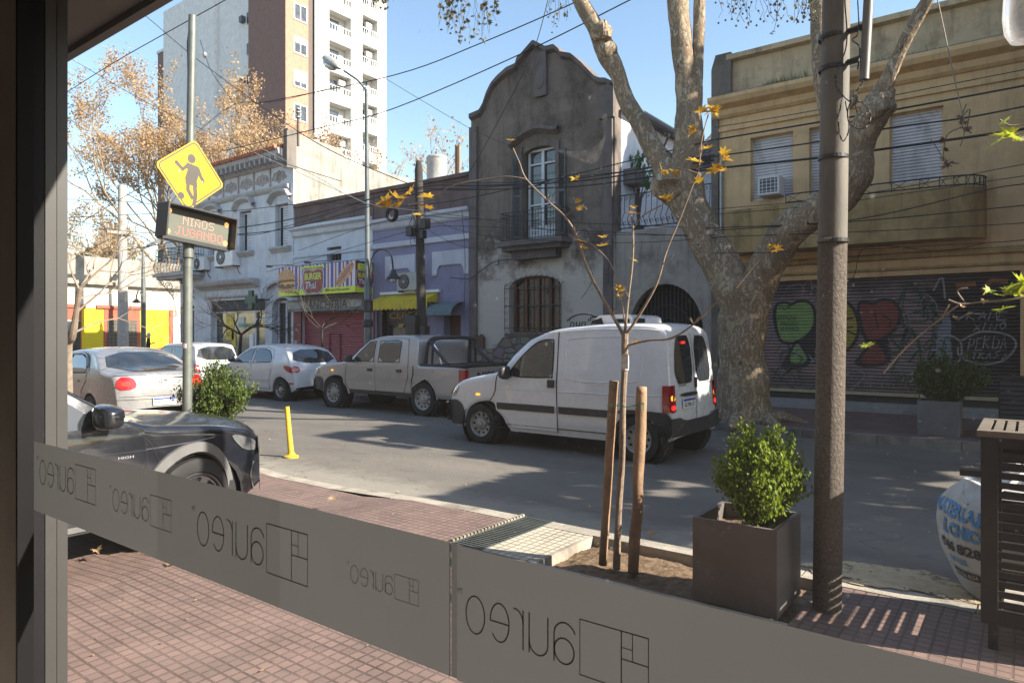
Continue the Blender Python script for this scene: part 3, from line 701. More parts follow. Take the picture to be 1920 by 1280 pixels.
# ---- curved gable house
m_gab = plaster('sooty_render', (.185, .152, .13), (.055, .046, .04), .7, .75, .5, low=(.50, .46, .40), z0=3.2, z1=4.4, scale=1.0)
m_gabM = plaster('sooty_moulding', (.15, .13, .125), (.05, .045, .045), .5, .5, .4)
m_stone = None
GP = [(885, 218), (904, 210), (911, 197), (917, 178), (926, 160), (937, 147), (955, 131), (973, 123), (974.5, 112), (981, 107), (992, 94), (1004.5, 80), (1016, 86), (1028, 92), (1043, 88), (1053, 97), (1055, 102), (1075, 105), (1095, 122), (1108, 136), (1119, 147), (1128, 151), (1139, 151), (1154, 157.5)]
gp = [(atY(p[0], p[1]).x, atY(p[0], p[1]).z) for p in GP]
def gtop(x):
    for (a, za), (b, zb) in zip(gp, gp[1:]):
        if x <= b: return za + (zb - za) * max(0, min(1, (x - a) / (b - a)))
    return gp[-1][1]
gx0, gx1 = gp[0][0], gp[-1][0]
gb = thing('gabled_house', 'soot dark house with curved gable top and french door balcony', 'building', ((gx0 + gx1) / 2, YF, 0))
D0, D1 = X_(983), X_(1043); dz0, dz1 = 4.38, 6.95
L0, L1 = X_(958), X_(1053); lz0, lz1 = Z_(1053, 622) + 0, 3.35
lz0 = 1.75
q = MB(); wall(q, gx0, gx1, 0, gtop, YF - .04, [(D0, D1, dz0, dz1, 0), (L0, L1, lz0, lz1, 0)], .3, step=.06, backtop=7.0, depth=4.3)
arch_fill(q, D0, D1, dz1 - .22, dz1, YF - .04, .3); arch_fill(q, L0, L1, lz1 - .28, lz1, YF - .04, .3)
part('wall', q, m_gab, gb)
q = MB()  # coping that follows the gable
k = 90; cp_ = [(gx0 + (gx1 - gx0) * i / k) for i in range(k + 1)]
for a, b in zip(cp_, cp_[1:]):
    za, zb = gtop(a), gtop(b)
    q.add([(a, YF - .16, za - .09), (b, YF - .16, zb - .09), (b, YF - .16, zb + .03), (a, YF - .16, za + .03), (a, YF + .34, za + .03), (b, YF + .34, zb + .03), (a, YF - .042, za - .16), (b, YF - .042, zb - .16)], [(0, 1, 2, 3), (3, 2, 5, 4), (6, 7, 1, 0)])
part('coping', q, m_gabM, gb)
q = MB()
# central key block, pilaster strips and the blank cartouche
kx = (gp[11][0] + gp[13][0]) / 2
q.box(kx - .2, kx + .22, YF - .13, YF - .05, 8.3, gtop(kx) - .2); q.ball((kx + .02, YF - .13, 8.75), .2, 12, 8, (.8, .3, 1.3))
q.box(gx1 - .42, gx1 + .02, YF - .16, YF - .045, 7.3, 8.15); q.box(gx1 - .3, gx1 - .04, YF - .12, YF - .045, 0, 7.3)
q.box(gx0 - .02, gx0 + .26, YF - .12, YF - .045, 0, 7.9)
am = [(X_(962) + (X_(1052) - X_(962)) * i / 12) for i in range(13)]
def az(x): u = (x - am[0]) / (am[-1] - am[0]); return 7.08 + .32 * math.sin(PI * min(1, u * 1.15) * .8)
for a, b in zip(am, am[1:]):
    q.add([(a, YF - .24, az(a)), (b, YF - .24, az(b)), (b, YF - .24, az(b) + .07), (a, YF - .24, az(a) + .07), (a, YF - .05, az(a) + .13), (b, YF - .05, az(b) + .13), (a, YF - .05, az(a) - .1), (b, YF - .05, az(b) - .1)], [(0, 1, 2, 3), (3, 2, 5, 4), (6, 7, 1, 0)])
q.box(D0 - .14, D0 - .02, YF - .09, YF - .045, dz0, dz1 + .05); q.box(D1 + .02, D1 + .14, YF - .09, YF - .045, dz0, dz1 + .05)
part('mouldings', q, m_gabM, gb)
# french door
fd = MB(); frame(fd, D0 + .06, D1 - .04, dz0, dz1 - .04, YF + .12, .06, .06, 2, 1, .09); fd.box(D0 + .1, D1 - .08, YF + .13, YF + .17, dz0 + .02, dz0 + .38)
for z in (dz0 + .95, dz0 + 1.55, dz0 + 2.1): fd.box(D0 + .1, D1 - .08, YF + .13, YF + .17, z, z + .045)
fdo = part('french_door', fd, mat('white_joinery', (.58, .6, .62), .5, dirt=(.3, .28, .25), dirtamt=.2), gb)
q = MB(); q.box(D0, D1, YF + .2, YF + .21, dz0, dz1); part('glass', q, m_pane, fdo)
for nm, a, b, tilt in (('left', D0 - .02, D0 - .30, .35), ('right', D1 + .02, D1 + .34, .12)):
    q = MB(); L = abs(b - a); sg = -1 if b < a else 1
    ux = Vector((sg * math.cos(tilt), -math.sin(tilt), 0)); fr = Fr((a, YF - .06, 0), ux, (0, 0, 1)); zt_ = dz1 - .22
    fbox(q, fr, 0, .045, dz0 + .03, zt_, -.02, .02); fbox(q, fr, L * 1.1 - .045, L * 1.1, dz0 + .03, zt_, -.02, .02)
    for z in (dz0 + .03, dz0 + 1.2, zt_ - .08): fbox(q, fr, .045, L * 1.1 - .045, z, z + .08, -.018, .018)
    z = dz0 + .12
    while z < zt_ - .1:
        c = fr(L * .55, z, 0); q.obox(c, ux, Vector((0, 1, .8)), Vector((0, -.8, 1)), L * .5, .022, .004); z += .055
    part('shutter', q, mat('green_grey_shutter', (.055, .075, .085), .6, dirt=(.12, .12, .11), dirtamt=.3), gb)
q = MB(); bx0, bx1 = X_(934, 15.3), X_(1056, 15.3); by = 15.22
q.box(bx0, bx1, by, YF - .04, 4.16, 4.3); q.box(bx0 + .1, bx1 - .1, by + .1, YF - .04, 4.04, 4.158); q.box(bx0 + .35, bx1 - .35, by + .25, YF - .04, 3.8, 4.038)
bslab = part('balcony', q, m_gabM, gb)
q = MB(); zz = 5.1
rx0, rx1, ry = bx0 + .1, bx1 - .1, by + .07
for z in (4.34, zz, zz - .12): q.tube([(rx0, YF - .05, z), (rx0, ry, z), (rx1, ry, z), (rx1, YF - .05, z)], .012, 5)
for i in range(21):
    x = rx0 + (rx1 - rx0) * i / 20; q.tube([(x, ry, 4.3), (x, ry, zz)], .008, 4)
    if i % 5 == 2:
        for k_ in range(4): scroll(q, (x + .04, ry, 4.45 + k_ * .15), .05, 1.1, .006); scroll(q, (x - .04, ry, 4.45 + k_ * .15), .05, 1.1, .006, start=PI, sgn=-1)
for i in range(1, 5):
    y = ry + (YF - .05 - ry) * i / 5
    for x in (rx0, rx1): q.tube([(x, y, 4.3), (x, y, zz)], .008, 4)
part('railing', q, m_iron, bslab)
# barred window
q = MB(); frame(q, L0 + .03, L1 - .03, lz0, lz1, YF + .12, .07, .06, 4, 1, .07); w_ = part('window', q, mat('varnished_wood', (.16, .06, .03), .5, var=.3), gb)
q = MB(); q.box(L0, L1, YF + .19, YF + .2, lz0, lz1); part('pane', q, glassdark('old_pane', (.012, .012, .013), .1, (.03, .028, .025)), w_)
q = MB()
for i in range(12):
    x = L0 - .1 + (L1 - L0 + .2) * i / 11; zt_ = lz1 - .02 - .25 * abs((i - 5.5) / 5.5) ** 2
    q.tube([(x, YF - .04, zt_ + .07), (x, YF - .17, zt_), (x, YF - .17, lz0 + .05), (x, YF - .04, lz0 - .0)], .009, 4)
for z in (lz0 + .12, lz0 + .75, lz1 - .35): q.box(L0 - .1, L1 + .1, YF - .19, YF - .175, z, z + .025)
for z in [lz0 + .15 + .2 * i for i in range(7)]:
    for x, s_ in ((L0 - .05, 1), (L1 + .05, -1)): scroll(q, (x, YF - .18, z), .06, 1.0, .007, start=0, sgn=s_)
part('window_grille', q, m_iron, gb)
q = MB(); q.box(L0 - .15, L1 + .15, YF - .12, YF - .042, lz0 - .09, lz0 - .01); part('window_sill', q, m_gabM, gb)
# crazy-paved stone plinth
m_stone, t, b = nodes('rubble_stone'); P = coords(t)
v1 = N(t, 'ShaderNodeTexVoronoi', feature='DISTANCE_TO_EDGE'); v2 = N(t, 'ShaderNodeTexVoronoi')
mp = N(t, 'ShaderNodeMapping'); mp.inputs['Scale'].default_value = (1, 1, 1.5); t.links.new(P, mp.inputs[0])
for v in (v1, v2): v.inputs['Scale'].default_value = 3.2; t.links.new(mp.outputs[0], v.inputs['Vector'])
c = mixc(t, .3, (.17, .15, .135), v2.outputs['Color'], 'SOFT_LIGHT'); c = mixc(t, ramp(t, nz(t, P, 14, 6, .7), .3, .7, 0, .5), c, (.27, .25, .22))
c = mixc(t, ramp(t, v1.outputs['Distance'], .0, .04, 1, 0), c, (.04, .036, .032)); t.links.new(c, b.inputs['Base Color']); b.inputs['Roughness'].default_value = .9
bump(t, b, ramp(t, v1.outputs['Distance'], 0, .1), .9, .04)
q = MB(); q.box(gx0 + .25, L0 - .5, YF - .14, YF - .05, .13, 1.3)
q.prism([(L0 - .5, .13), (gx1 - .3, .13), (gx1 - .3, 1.2), (L1 + .3, 1.62), (L0 - .2, 1.63), (L0 - .5, 1.3)], YF - .135, YF - .05); part('stone_plinth', q, m_stone, gb)
Fg = Fr((0, YF - .045, 0), (1, 0, 0), (0, 0, 1))
q = MB()
for a, b2, c_ in ((1068, 600, 0),):
    p0 = atY(1065, 612); text(q, Fg, '"nun"', p0.x, p0.z, .75, .2, .004, .2)
for pts in ([(1068, 598), (1085, 590), (1108, 590), (1125, 602), (1112, 615), (1100, 612)], [(1108, 596), (1122, 594), (1128, 606), (1112, 610), (1128, 616)], [(1072, 622), (1090, 612), (1105, 616)]):
    stroke(q, Fg, [(atY(*p).x, atY(*p).z) for p in spline(pts, 6)], .03, .004)
part('scrawled_tag', q, m_gblk, gb)
for px, py in ((930, 491), (926, 650)): q = MB(); p = atY(px, py); q.box(p.x, p.x + .13, YF - .07, YF - .042, p.z - .08, p.z + .08); part('meter_cover', q, mat('meter_grey', (.3, .31, .32), .5), gb)
for px in (892, 902):
    q = MB()
    p = atY(px, 655); q.prism([(p.x, 1.3), (p.x + .2, 1.3), (p.x + .2, 1.62), (p.x + .1, 1.72), (p.x, 1.62)], YF - .16, YF - .142 + .1)
    part('rusty_hatch', q, mat('rust_brown', (.1, .05, .035), .8), gb)
# ---- purple shop
def scallop(mb, x0, x1, z0, z1, Y, n):
    for i in range(n):
        a = x0 + (x1 - x0) * i / n; b = x0 + (x1 - x0) * (i + 1) / n; c = (a + b) / 2; r = (b - a) / 2
        pts = [(a, z1), (b, z1)] + [(c + r * math.cos(-PI * k / 6), z0 + (z1 - z0) * .5 - (z1 - z0) * .5 * math.sin(PI * k / 6)) for k in range(7)]
        mb.add([(x, Y, z) for x, z in pts], [tuple(range(len(pts)))])
m_pur = plaster('violet_render', (.235, .23, .335), (.13, .12, .17), .3, .3)
m_purw = plaster('white_trim', (.48, .49, .55), (.25, .24, .25), .25, .4)
m_brn = plaster('brown_parapet', (.15, .105, .10), (.06, .045, .042), .5, .5)
xp0, xp1 = X_(700), X_(884)
pb = thing('violet_shop', 'violet painted shop front with white trim and a brown parapet', 'shop', ((xp0 + xp1) / 2, YF, 0))
DO = (X_(706), X_(796), .13, 2.62, 0); D2 = (X_(832), X_(864), .13, 2.3, 0)
q = MB(); wall(q, xp0, xp1 - .01, 0, 5.3, YF, [DO, D2], .35, backtop=5.2); part('wall', q, m_pur, pb)
q = MB(); wall(q, xp0, xp1 - .01, 5.3, 6.5, YF + .03, back=False); q.box(xp0, xp1 - .01, YF - .05, YF + .4, 6.5, 6.62); part('parapet', q, m_brn, pb)
q = MB(); moulding(q, xp0, xp1 - .02, YF, [(.03, 5.2), (.08, 5.25), (.12, 5.4), (.2, 5.45), (.2, 5.55)]); moulding(q, xp0, xp1 - .02, YF, [(.04, 4.58), (.07, 4.6), (.07, 4.74), (.03, 4.77)])
for a, b in ((724, 781), (812, 882)):
    xa_, xb_ = X_(a), X_(b) - .03; w_ = .22
    q.prism([(xa_, 4.3), (xb_, 4.3), (xb_, 3.55), (xb_ - w_ * .8, 3.55), (xb_ - w_, 3.75), (xb_ - w_ - .1, 3.86), (xa_ + w_ + .1, 3.86), (xa_ + w_, 3.75), (xa_ + w_ * .8, 3.55), (xa_, 3.55)][::-1], YF - .05, YF - .002)
part('white_trim', q, m_purw, pb)
for a in (xp0, DO[1] + .02): q = MB(); q.box(a, a + .09, YF - .03, YF, .13, 2.6); part('red_strip', q, mat('red_trim', (.2, .02, .02), .6), pb)
# shop front
q = MB(); q.box(DO[0] + .02, DO[1] - .02, YF + .3, YF + .31, .13, 2.6); sf = part('shop_window', q, m_pane, pb)
q = MB(); frame(q, DO[0] + .25, DO[1] - .05, .13, 2.1, YF + .25, .06, .05, 2, 1, .2); q.box(DO[0] + .02, DO[0] + .22, YF + .05, YF + .3, .13, 2.6); part('door_frame', q, mat('dark_brown_frame', (.05, .04, .045), .5), sf)
q = MB(); Fs = Fr((0, YF + .235, 0), (1, 0, 0), (0, 0, 1))
for a, b in ((DO[0] + .3, .7), (DO[0] + 1.05, .9), (DO[0] + .8, 1.95), (DO[0] + 1.6, 1.95), (DO[1] - .3, .6)): fpoly(q, Fs, [(a, b), (a + .12, b + .05), (a + .22, b + .45), (a + .1, b + .3)] if b < 1.5 else [(a, b), (a + .2, b), (a + .28, b + .12), (a + .06, b + .12)], .002)
part('yellow_stripes', q, mat('yellow_stripe', (.42, .27, .02), .5), sf)
q = MB(); q.box(DO[0] + .3, DO[1] - .1, YF + .2, YF + .24, 2.12, 2.5); cs_ = part('shop_sign', q, mat('dark_sign', (.05, .035, .02), .6), pb)
q = MB(); text(q, Fr((0, YF + .196, 0), (1, 0, 0), (0, 0, 1)), 'CERRAJ', DO[0] + .42, 2.17, 1.55, .28, 0, 0, .01); part('sign_letters', q, mat('sign_ochre', (.4, .24, .03), .5), cs_)
q = MB(); q.box(DO[0] + 1.25, DO[0] + 1.42, YF + .22, YF + .23, .95, 1.15); part('notice', q, m_white, sf)
q = MB()   # striped awning with scalloped valance
ax0, ax1 = X_(697, 15.3), X_(801, 15.3)
q.add([(ax0, YF - .02, 3.02), (ax1, YF - .02, 3.02), (ax1, 15.3, 2.82), (ax0, 15.3, 2.82)], [(0, 3, 2, 1)])
q.add([(ax1, YF - .02, 3.02), (ax1, 15.3, 2.82), (ax1, 15.3, 2.72), (ax1, YF - .02, 2.72)], [(0, 1, 2, 3)])
q.quad((ax0, 15.3, 2.66), (ax1, 15.3, 2.66), (ax1, 15.3, 2.82), (ax0, 15.3, 2.82)); scallop(q, ax0, ax1, 2.5, 2.66, 15.3, 13)
aw = single('yellow_awning', q, mat('yellow_canvas', (.55, .42, .02), .7, var=.1, dirt=(.3, .2, .03), dirtamt=.3), 'yellow canvas awning with a scalloped edge over the violet shop door', 'awning')
q = MB(); q.box(ax0 - .05, ax1 + .12, YF - .1, YF - .021, 3.03, 3.12); 
for x in (ax0 + .04, ax1 - .04): q.tube([(x, YF - .05, 2.4), (x, 15.34, 2.79)], .014, 5)
part('awning_arm', q, m_white, aw)
q = MB(); gx_, gy = X_(795, 15.2), X_(845, 15.2)   # quarter-round green canopy
prev = None; n_ = 10
for k in range(n_):
    a, b = PI / 2 * k / n_, PI / 2 * (k + 1) / n_
    pa = (YF - .6 * math.cos(a), 2.28 + .42 * math.sin(a)); pb_ = (YF - .6 * math.cos(b), 2.28 + .42 * math.sin(b))
    q.quad((gx_, pa[0], pa[1]), (gy, pa[0], pa[1]), (gy, pb_[0], pb_[1]), (gx_, pb_[0], pb_[1]))
    for x in (gx_,): q.add([(x, YF, 2.28), (x, pa[0], pa[1]), (x, pb_[0], pb_[1])], [(0, 1, 2)])
single('green_canopy', q, mat('faded_green_canvas', (.10, .14, .15), .7, var=.15), 'small faded green rounded canopy over the right door of the violet shop', 'awning')
q = MB(); q.box(D2[0], D2[1], YF + .3, YF + .31, .13, 2.3); part('side_door', q, mat('rusty_door', (.10, .045, .03), .6), pb)
acunit('wall_air_conditioner', 'pale air conditioner above the yellow awning on the violet wall', X_(745, 15.5), X_(782, 15.5), 3.12, 3.68, YF, .32, 'air conditioners on the facades', mat('old_beige_metal', (.36, .36, .33), .6, dirt=(.15, .12, .1), dirtamt=.4))
q = MB(); p = atY(877, 655)
for z in (p.z - .3, p.z + .1): q.box(p.x - .1, p.x + .08, YF - .04, YF - .002, z, z + .3)
part('meter_box', q, mat('meter_beige', (.35, .34, .32), .5, scale=30, var=.4), pb)
# ---- hot dog shop
m_bw = plaster('bluish_white_render', (.55, .59, .65), (.27, .26, .25), .2, .3)
m_maroon = mat('maroon_paint', (.17, .02, .025), .6, var=.2, dirt=(.08, .02, .02), dirtamt=.3)
xq0, xq1 = X_(551), X_(699)
hb = thing('snack_shop', 'white shop front with a closed maroon roller shutter, left of the violet shop', 'shop', ((xq0 + xq1) / 2, YF, 0))
R0, R1 = X_(567), X_(688); wz = (Z_(625, 494), Z_(625, 463))
q = MB(); wall(q, xq0, xq1 - .01, 0, 5.55, YF, [(R0, R1, .13, 2.55, 0), (X_(613), X_(640), wz[0], wz[1], 0)], .22, backtop=5.4); part('wall', q, m_bw, hb)
q = MB(); wall(q, xq0 + .02, xq1 - .01, 5.55, 6.5, YF + .03, back=False); q.box(xq0 + .02, xq1 - .01, YF - .05, YF + .4, 6.5, 6.62); part('parapet', q, m_brn, hb)
q = MB(); moulding(q, xq0 + .02, xq1 - .02, YF, [(.04, 5.35), (.12, 5.4), (.16, 5.55), (.3, 5.62), (.3, 5.72)]); moulding(q, xq0 + .02, xq1 - .02, YF, [(.03, 4.58), (.05, 4.6), (.05, 4.72)]); moulding(q, xq0 + .02, xq1 - .02, YF, [(.03, 4.3), (.04, 4.31), (.04, 4.34)]); part('cornice', q, m_bw, hb)
q = MB(); frame(q, X_(613) + .05, X_(640), wz[0], wz[1] - .03, YF + .16, .05, .05, 4, 1, .02); w_ = part('upper_window', q, mat('grey_window_frame', (.15, .16, .17), .5), hb)
q = MB(); q.box(X_(613), X_(640), YF + .2, YF + .21, wz[0], wz[1]); part('pane', q, m_hole, w_)
q = MB(); slats(q, R0, R1, .15, 2.5, YF + .1, .085, .012, .02)
rs = part('roller_shutter', q, mat('maroon_shutter', (.27, .035, .045), .55, var=.12, dirt=(.12, .03, .03), dirtamt=.3), hb)
q = MB(); a, b = X_(614), X_(634); q.tube([(a, YF + .09, .15), (a, YF + .09, 1.75), (b, YF + .09, 1.75), (b, YF + .09, .15)], .02, 4); part('wicket_door_edge', q, m_maroon, rs)
q = MB(); q.box(R1, xq1 - .05, YF - .06, YF, .13, 2.75); part('maroon_pier', q, m_maroon, hb); q = MB(); q.box(xq0 + .05, R0, YF - .06, YF, .13, 2.75); pil = part('maroon_pier', q, m_maroon, hb)
q = MB(); text(q, Fr(((xq0 + R0) / 2 + .28, YF - .065, 0), (0, 0, -1), (1, 0, 0)), 'Panchería', -2.1, -.22, 1.45, .2, .002); part('vertical_lettering', q, mat('faded_red_letter', (.38, .12, .12), .6), pil)
q = MB(); q.box(xq0 + .12, xq0 + .3, YF - .075, YF - .061, .9, 1.5); q.box(xq0 + .2, xq0 + .32, YF - .075, YF - .061, 1.85, 1.95); part('price_board', q, mat('board_grey', (.35, .33, .3), .6, scale=20, var=.5), pil)
q = MB(); q.box(xq0 + .1, xq1 - .1, 15.45, YF - .001, 2.56, 2.98)
fb = part('name_fascia', q, mat('aged_grey_fascia', (.2, .2, .2), .7, var=.3, dirt=(.08, .07, .06), dirtamt=.4), hb)
q = MB(); q.box(xq0 + .15, xq1 - .12, 15.43, 15.449, 2.66, 2.9); part('fascia_strip', q, mat('fascia_pale', (.36, .35, .32), .7, var=.3, scale=3), fb)
q = MB(); Ff = Fr((0, 15.42, 0), (1, 0, 0), (0, 0, 1)); p = X_(571, 15.42); text(q, Ff, 'PANCHERIA', p, 2.62, X_(652, 15.42) - p, .3, .005, 0, .02); part('fascia_letters', q, mat('weathered_letter', (.05, .05, .055), .6), fb)
q = MB(); p = X_(571, 15.42); text(q, Ff, 'PANCHERIA', p + .03, 2.6, X_(652, 15.42) - p, .3, .0, 0, .02); part('letter_edges', q, mat('letter_edge', (.45, .43, .38), .6), fb)
# printed box sign
YS = 15.0; s0, s1 = X_(523, YS), X_(666, YS); zb_, zt_ = Z_(523, 556, YS), Z_(523, 503, YS)
zs0, zs1 = 2.63 + .0, 3.33
zs0 = (Z_(523, 556, YS) + Z_(666, 547, YS)) / 2; zs1 = (Z_(523, 502, YS) + Z_(666, 488.5, YS)) / 2
sg = thing('food_box_sign', 'striped box sign with burger and hot dog pictures above the maroon shutter', 'sign', ((s0 + s1) / 2, YF, zs0))
q = MB(); q.box(s0, s1, YS + .002, YF - .03, zs0, zs1); part('box', q, mat('sign_box_grey', (.14, .14, .15), .7), sg)
m_sw = mat('sign_white', (.62, .62, .66), .45, var=.05); m_sb = mat('sign_blue', (.07, .055, .30), .45, var=.08); m_sr = mat('sign_red', (.36, .04, .045), .45, var=.08); m_sy = mat('sign_lime', (.62, .72, .04), .45, var=.05)
m_bun = mat('sign_bun', (.55, .30, .13), .5, var=.45, scale=22); m_meat = mat('sign_meat', (.15, .055, .03), .5, var=.6, scale=30); m_che = mat('sign_cheese', (.75, .40, .03), .5)
m_blk2 = mat('print_black', (.02, .02, .025), .5, var=0)
Wd = s1 - s0; Hh = zs1 - zs0
def sign_face(fr, W_, full=True):
    q = MB(); fpoly(q, fr, [(0, 0), (W_, 0), (W_, Hh), (0, Hh)], .0); f = part('face', q, m_sw, sg)
    r = MB(); b = MB(); x = 0.0; i = 0
    while x < W_ - .05:
        fpoly(r, fr, [(x, .2 * Hh), (x + .07, .2 * Hh), (x + .07, Hh), (x, Hh)], .003)
        x2 = x + .17
        if x2 + .14 < W_: fpoly(b, fr, [(x2, .2 * Hh), (x2 + .14, .2 * Hh), (x2 + .14, Hh), (x2, Hh)], .003)
        x += .40
    part('red_stripes', r, m_sr, f); part('blue_stripes', b, m_sb, f)
    q = MB(); fpoly(q, fr, [(0, 0), (W_, 0), (W_, .2 * Hh), (0, .2 * Hh)], .004); part('lime_band', q, m_sy, f)
    return f
def shield(fr, cx, cz, s, f):
    base = [(-.5, .38), (-.42, .5), (-.18, .5), (0, .42), (.18, .5), (.42, .5), (.5, .38), (.5, -.3), (.2, -.5), (0, -.4), (-.2, -.5), (-.5, -.3)]
    for k, (sc_, m_, n_) in enumerate(((1.12, m_sb, .006), (1.06, m_sw, .007), (1.0, mat('shield_red', (.28, .035, .03), .5, var=.3, scale=12), .008))):
        q = MB(); pl = chaikin([(cx + a * s * 1.5 * sc_, cz + b * s * 1.15 * sc_) for a, b in base], 2, True); fpoly(q, fr, pl, n_); part('shield', q, m_, f)
    q = MB(); text(q, fr, 'BURGER', cx - .62 * s, cz + .1 * s, 1.24 * s, .32 * s, .010, 0, .03); part('word', q, mat('lime_letter', (.5, .7, .1), .5), f)
    q = MB(); text(q, fr, 'Thai', cx - .58 * s, cz - .32 * s, .8 * s, .34 * s, .010, .1, .02); part('word', q, mat('pale_blue_letter', (.5, .65, .75), .5), f)
fr = Fr((s0, YS, zs0), (1, 0, 0), (0, 0, 1)); f = sign_face(fr, Wd)
shield(fr, Wd * .475, Hh * .42, Hh * .72, f)
q = MB(); fpoly(q, fr, [(Wd * .33, Hh * .83), (Wd * .62, Hh * .83), (Wd * .62, Hh * .95), (Wd * .33, Hh * .95)], .006); part('lime_label', q, m_sy, f)
q = MB(); text(q, fr, 'De la familia de Pizza Thai', Wd * .35, Hh * .86, Wd * .25, Hh * .06, .008)
text(q, fr, '11 5765-1021', Wd * .10, Hh * .06, Wd * .17, Hh * .1, .008, 0, .01); text(q, fr, '@burgerthai.sanfer', Wd * .63, Hh * .05, Wd * .31, Hh * .12, .008, .15, .01); part('small_print', q, m_blk2, f)
bx, bz, s_ = Wd * .11, Hh * .55, Hh * .38
def ell(cx, cz, a, b, n=20, a0=0, a1=2 * PI): return [(cx + a * math.cos(a0 + (a1 - a0) * i / n), cz + b * math.sin(a0 + (a1 - a0) * i / n)) for i in range(n)]
q = MB(); fpoly(q, fr, ell(bx, bz - s_ * .75, s_ * 1.2, s_ * .4), .006); fpoly(q, fr, ell(bx, bz + s_ * .05, s_ * 1.28, s_ * .95, 20, 0, PI) + [(bx - s_ * 1.28, bz)], .009); part('bun_picture', q, m_bun, f)
q = MB(); fpoly(q, fr, ell(bx, bz - s_ * .12, s_ * 1.32, s_ * .22), .0075); fpoly(q, fr, ell(bx, bz - s_ * .55, s_ * 1.3, s_ * .26), .0078); part('patty_picture', q, m_meat, f)
q = MB(); fpoly(q, fr, [(bx - s_ * .9, bz - s_ * .2), (bx + s_ * 1.35, bz - s_ * .15), (bx + s_ * .8, bz - s_ * .45), (bx + s_ * .2, bz - s_ * .35), (bx - s_ * .1, bz - s_ * .55)], .0085); part('cheese_picture', q, m_che, f)
hx0, hz0, hx1, hz1 = Wd * .775, Hh * .26, Wd * .98, Hh * .92
d_ = Vector((hx1 - hx0, hz1 - hz0)); L_ = d_.length; d_.normalize(); nn_ = Vector((-d_.y, d_.x))
def dog(w0, off, ln, m_, lv):
    q = MB(); c = Vector((hx0, hz0)) + d_ * L_ / 2 + nn_ * off
    pts = [c + d_ * (ln / 2 * math.cos(a * PI / 12)) + nn_ * (w0 * math.sin(a * PI / 12)) for a in range(24)]; fpoly(q, fr, [(p.x, p.y) for p in pts], lv); part('hot_dog_picture', q, m_, f)
dog(.2, 0, L_ * 1.02, m_bun, .007); dog(.085, .02, L_ * .98, mat('sausage_print', (.35, .10, .05), .5, scale=25, var=.3), .0085)
q = MB(); stroke(q, fr, [tuple(Vector((hx0, hz0)) + d_ * L_ * (.1 + .8 * i / 16) + nn_ * (.02 + .06 * (-1) ** i)) for i in range(17)], .018, .0095); part('mustard_picture', q, m_sw, f)
fr = Fr((s1, YS, zs0), (0, 1, 0), (0, 0, 1)); f = sign_face(fr, YF - .03 - YS)
shield(fr, .42, Hh * .42, Hh * .48, f)
q = MB(); fpoly(q, fr, [(.1, Hh * .72), (.74, Hh * .72), (.74, Hh * .92), (.1, Hh * .92)], .006); part('lime_label', q, m_sy, f)
q = MB(); text(q, fr, 'Buscanos en', .2, Hh * .83, .4, Hh * .06, .008); text(q, fr, 'nuestras redes', .2, Hh * .75, .42, Hh * .05, .008); part('small_print', q, m_blk2, f)
for k, px in enumerate((545, 618)):
    t = thing('sign_lamp', ['black arm lamp over the left half of the striped sign', 'black arm lamp over the middle of the striped sign'][k], 'lamp', (X_(px, YS), YS, zs1), 'arm lamps over the striped sign')
    q = MB(); x = X_(px, YS); q.tube([(x + .1, YS + .3, zs1 - .02), (x + .1, YS - .1, zs1 + .05), (x - .35, YS - .55, zs1 + .02)], .014, 6); part('arm', q, m_black, t)
    q = MB(); q.obox((x - .4, YS - .6, zs1 - .01), (1, .6, 0), (-.6, 1, 0), (0, 0, 1), .09, .07, .035); part('lamp_head', q, m_black, t)
# ---- corner house
m_cw = plaster('white_corner_render', (.56, .59, .63), (.26, .25, .24), .3, .45)
m_trim = plaster('greyish_moulding', (.42, .41, .41), (.17, .16, .15), .35, .5)
m_con = plaster('raw_concrete_wall', (.30, .28, .24), (.09, .085, .075), .4, .7)
xc0, xc1 = -30.6, X_(550)
ch = thing('corner_house', 'tall white corner house with friezed cornice and a pharmacy below', 'building', ((xc0 + xc1) / 2, YF, 0))
UW = [(X_(449), X_(471)), (X_(516), X_(540)), (X_(390), X_(409)), (X_(348), X_(365))]
PH = (X_(395), X_(497), .13, 3.15, 0); AD = (X_(510), X_(546), .13, 3.15, 0); LD = (X_(338), X_(364), .13, 3.0, 0)
q = MB(); wall(q, xc0, xc1, 0, 8.9, YF, [(a, b, 5.1, 6.75, 0) for a, b in UW] + [PH, AD, LD], .3, backtop=8.6, depth=6.2); arch_fill(q, AD[0], AD[1], 2.7, 3.15, YF, .3); part('wall', q, m_cw, ch)
q = MB(); q.prism([(YF + .1, 5.3), (YF + .1, 9.35), (18.0, 9.2), (18.4, 8.75), (22.3, 8.7), (22.3, 5.3)], xc1 - .3, xc1 + .02, 'x'); part('party_wall', q, m_con, ch)
q = MB(); q.box(xc0, xc1 - .31, YF + .36, YF + .5, 8.6, 9.2); q.box(xc1 - .2, xc1 + .03, YF - .3, YF + .12, 8.0, 9.45); part('parapet', q, m_grst, ch)
q = MB()
n_ = 46
for i in range(n_):
    x = xc0 - .3 + (xc1 - .2 - xc0 + .3) * i / n_; q.tube([(x, YF - .62, 8.72), (x, YF + .2, 8.98)], .1, 5, cap=True)
part('eave_tiles', q, mat('terracotta_tile', (.35, .14, .08), .8, var=.35, scale=8), ch)
q = MB(); moulding(q, xc0 - .1, xc1 - .2, YF, [(.08, 8.2), (.2, 8.3), (.3, 8.4), (.5, 8.5), (.55, 8.68), (.55, 8.72)])
i = xc0
while i < xc1 - .3: q.box(i, i + .09, YF - .48, YF - .03, 8.28, 8.49); i += .34
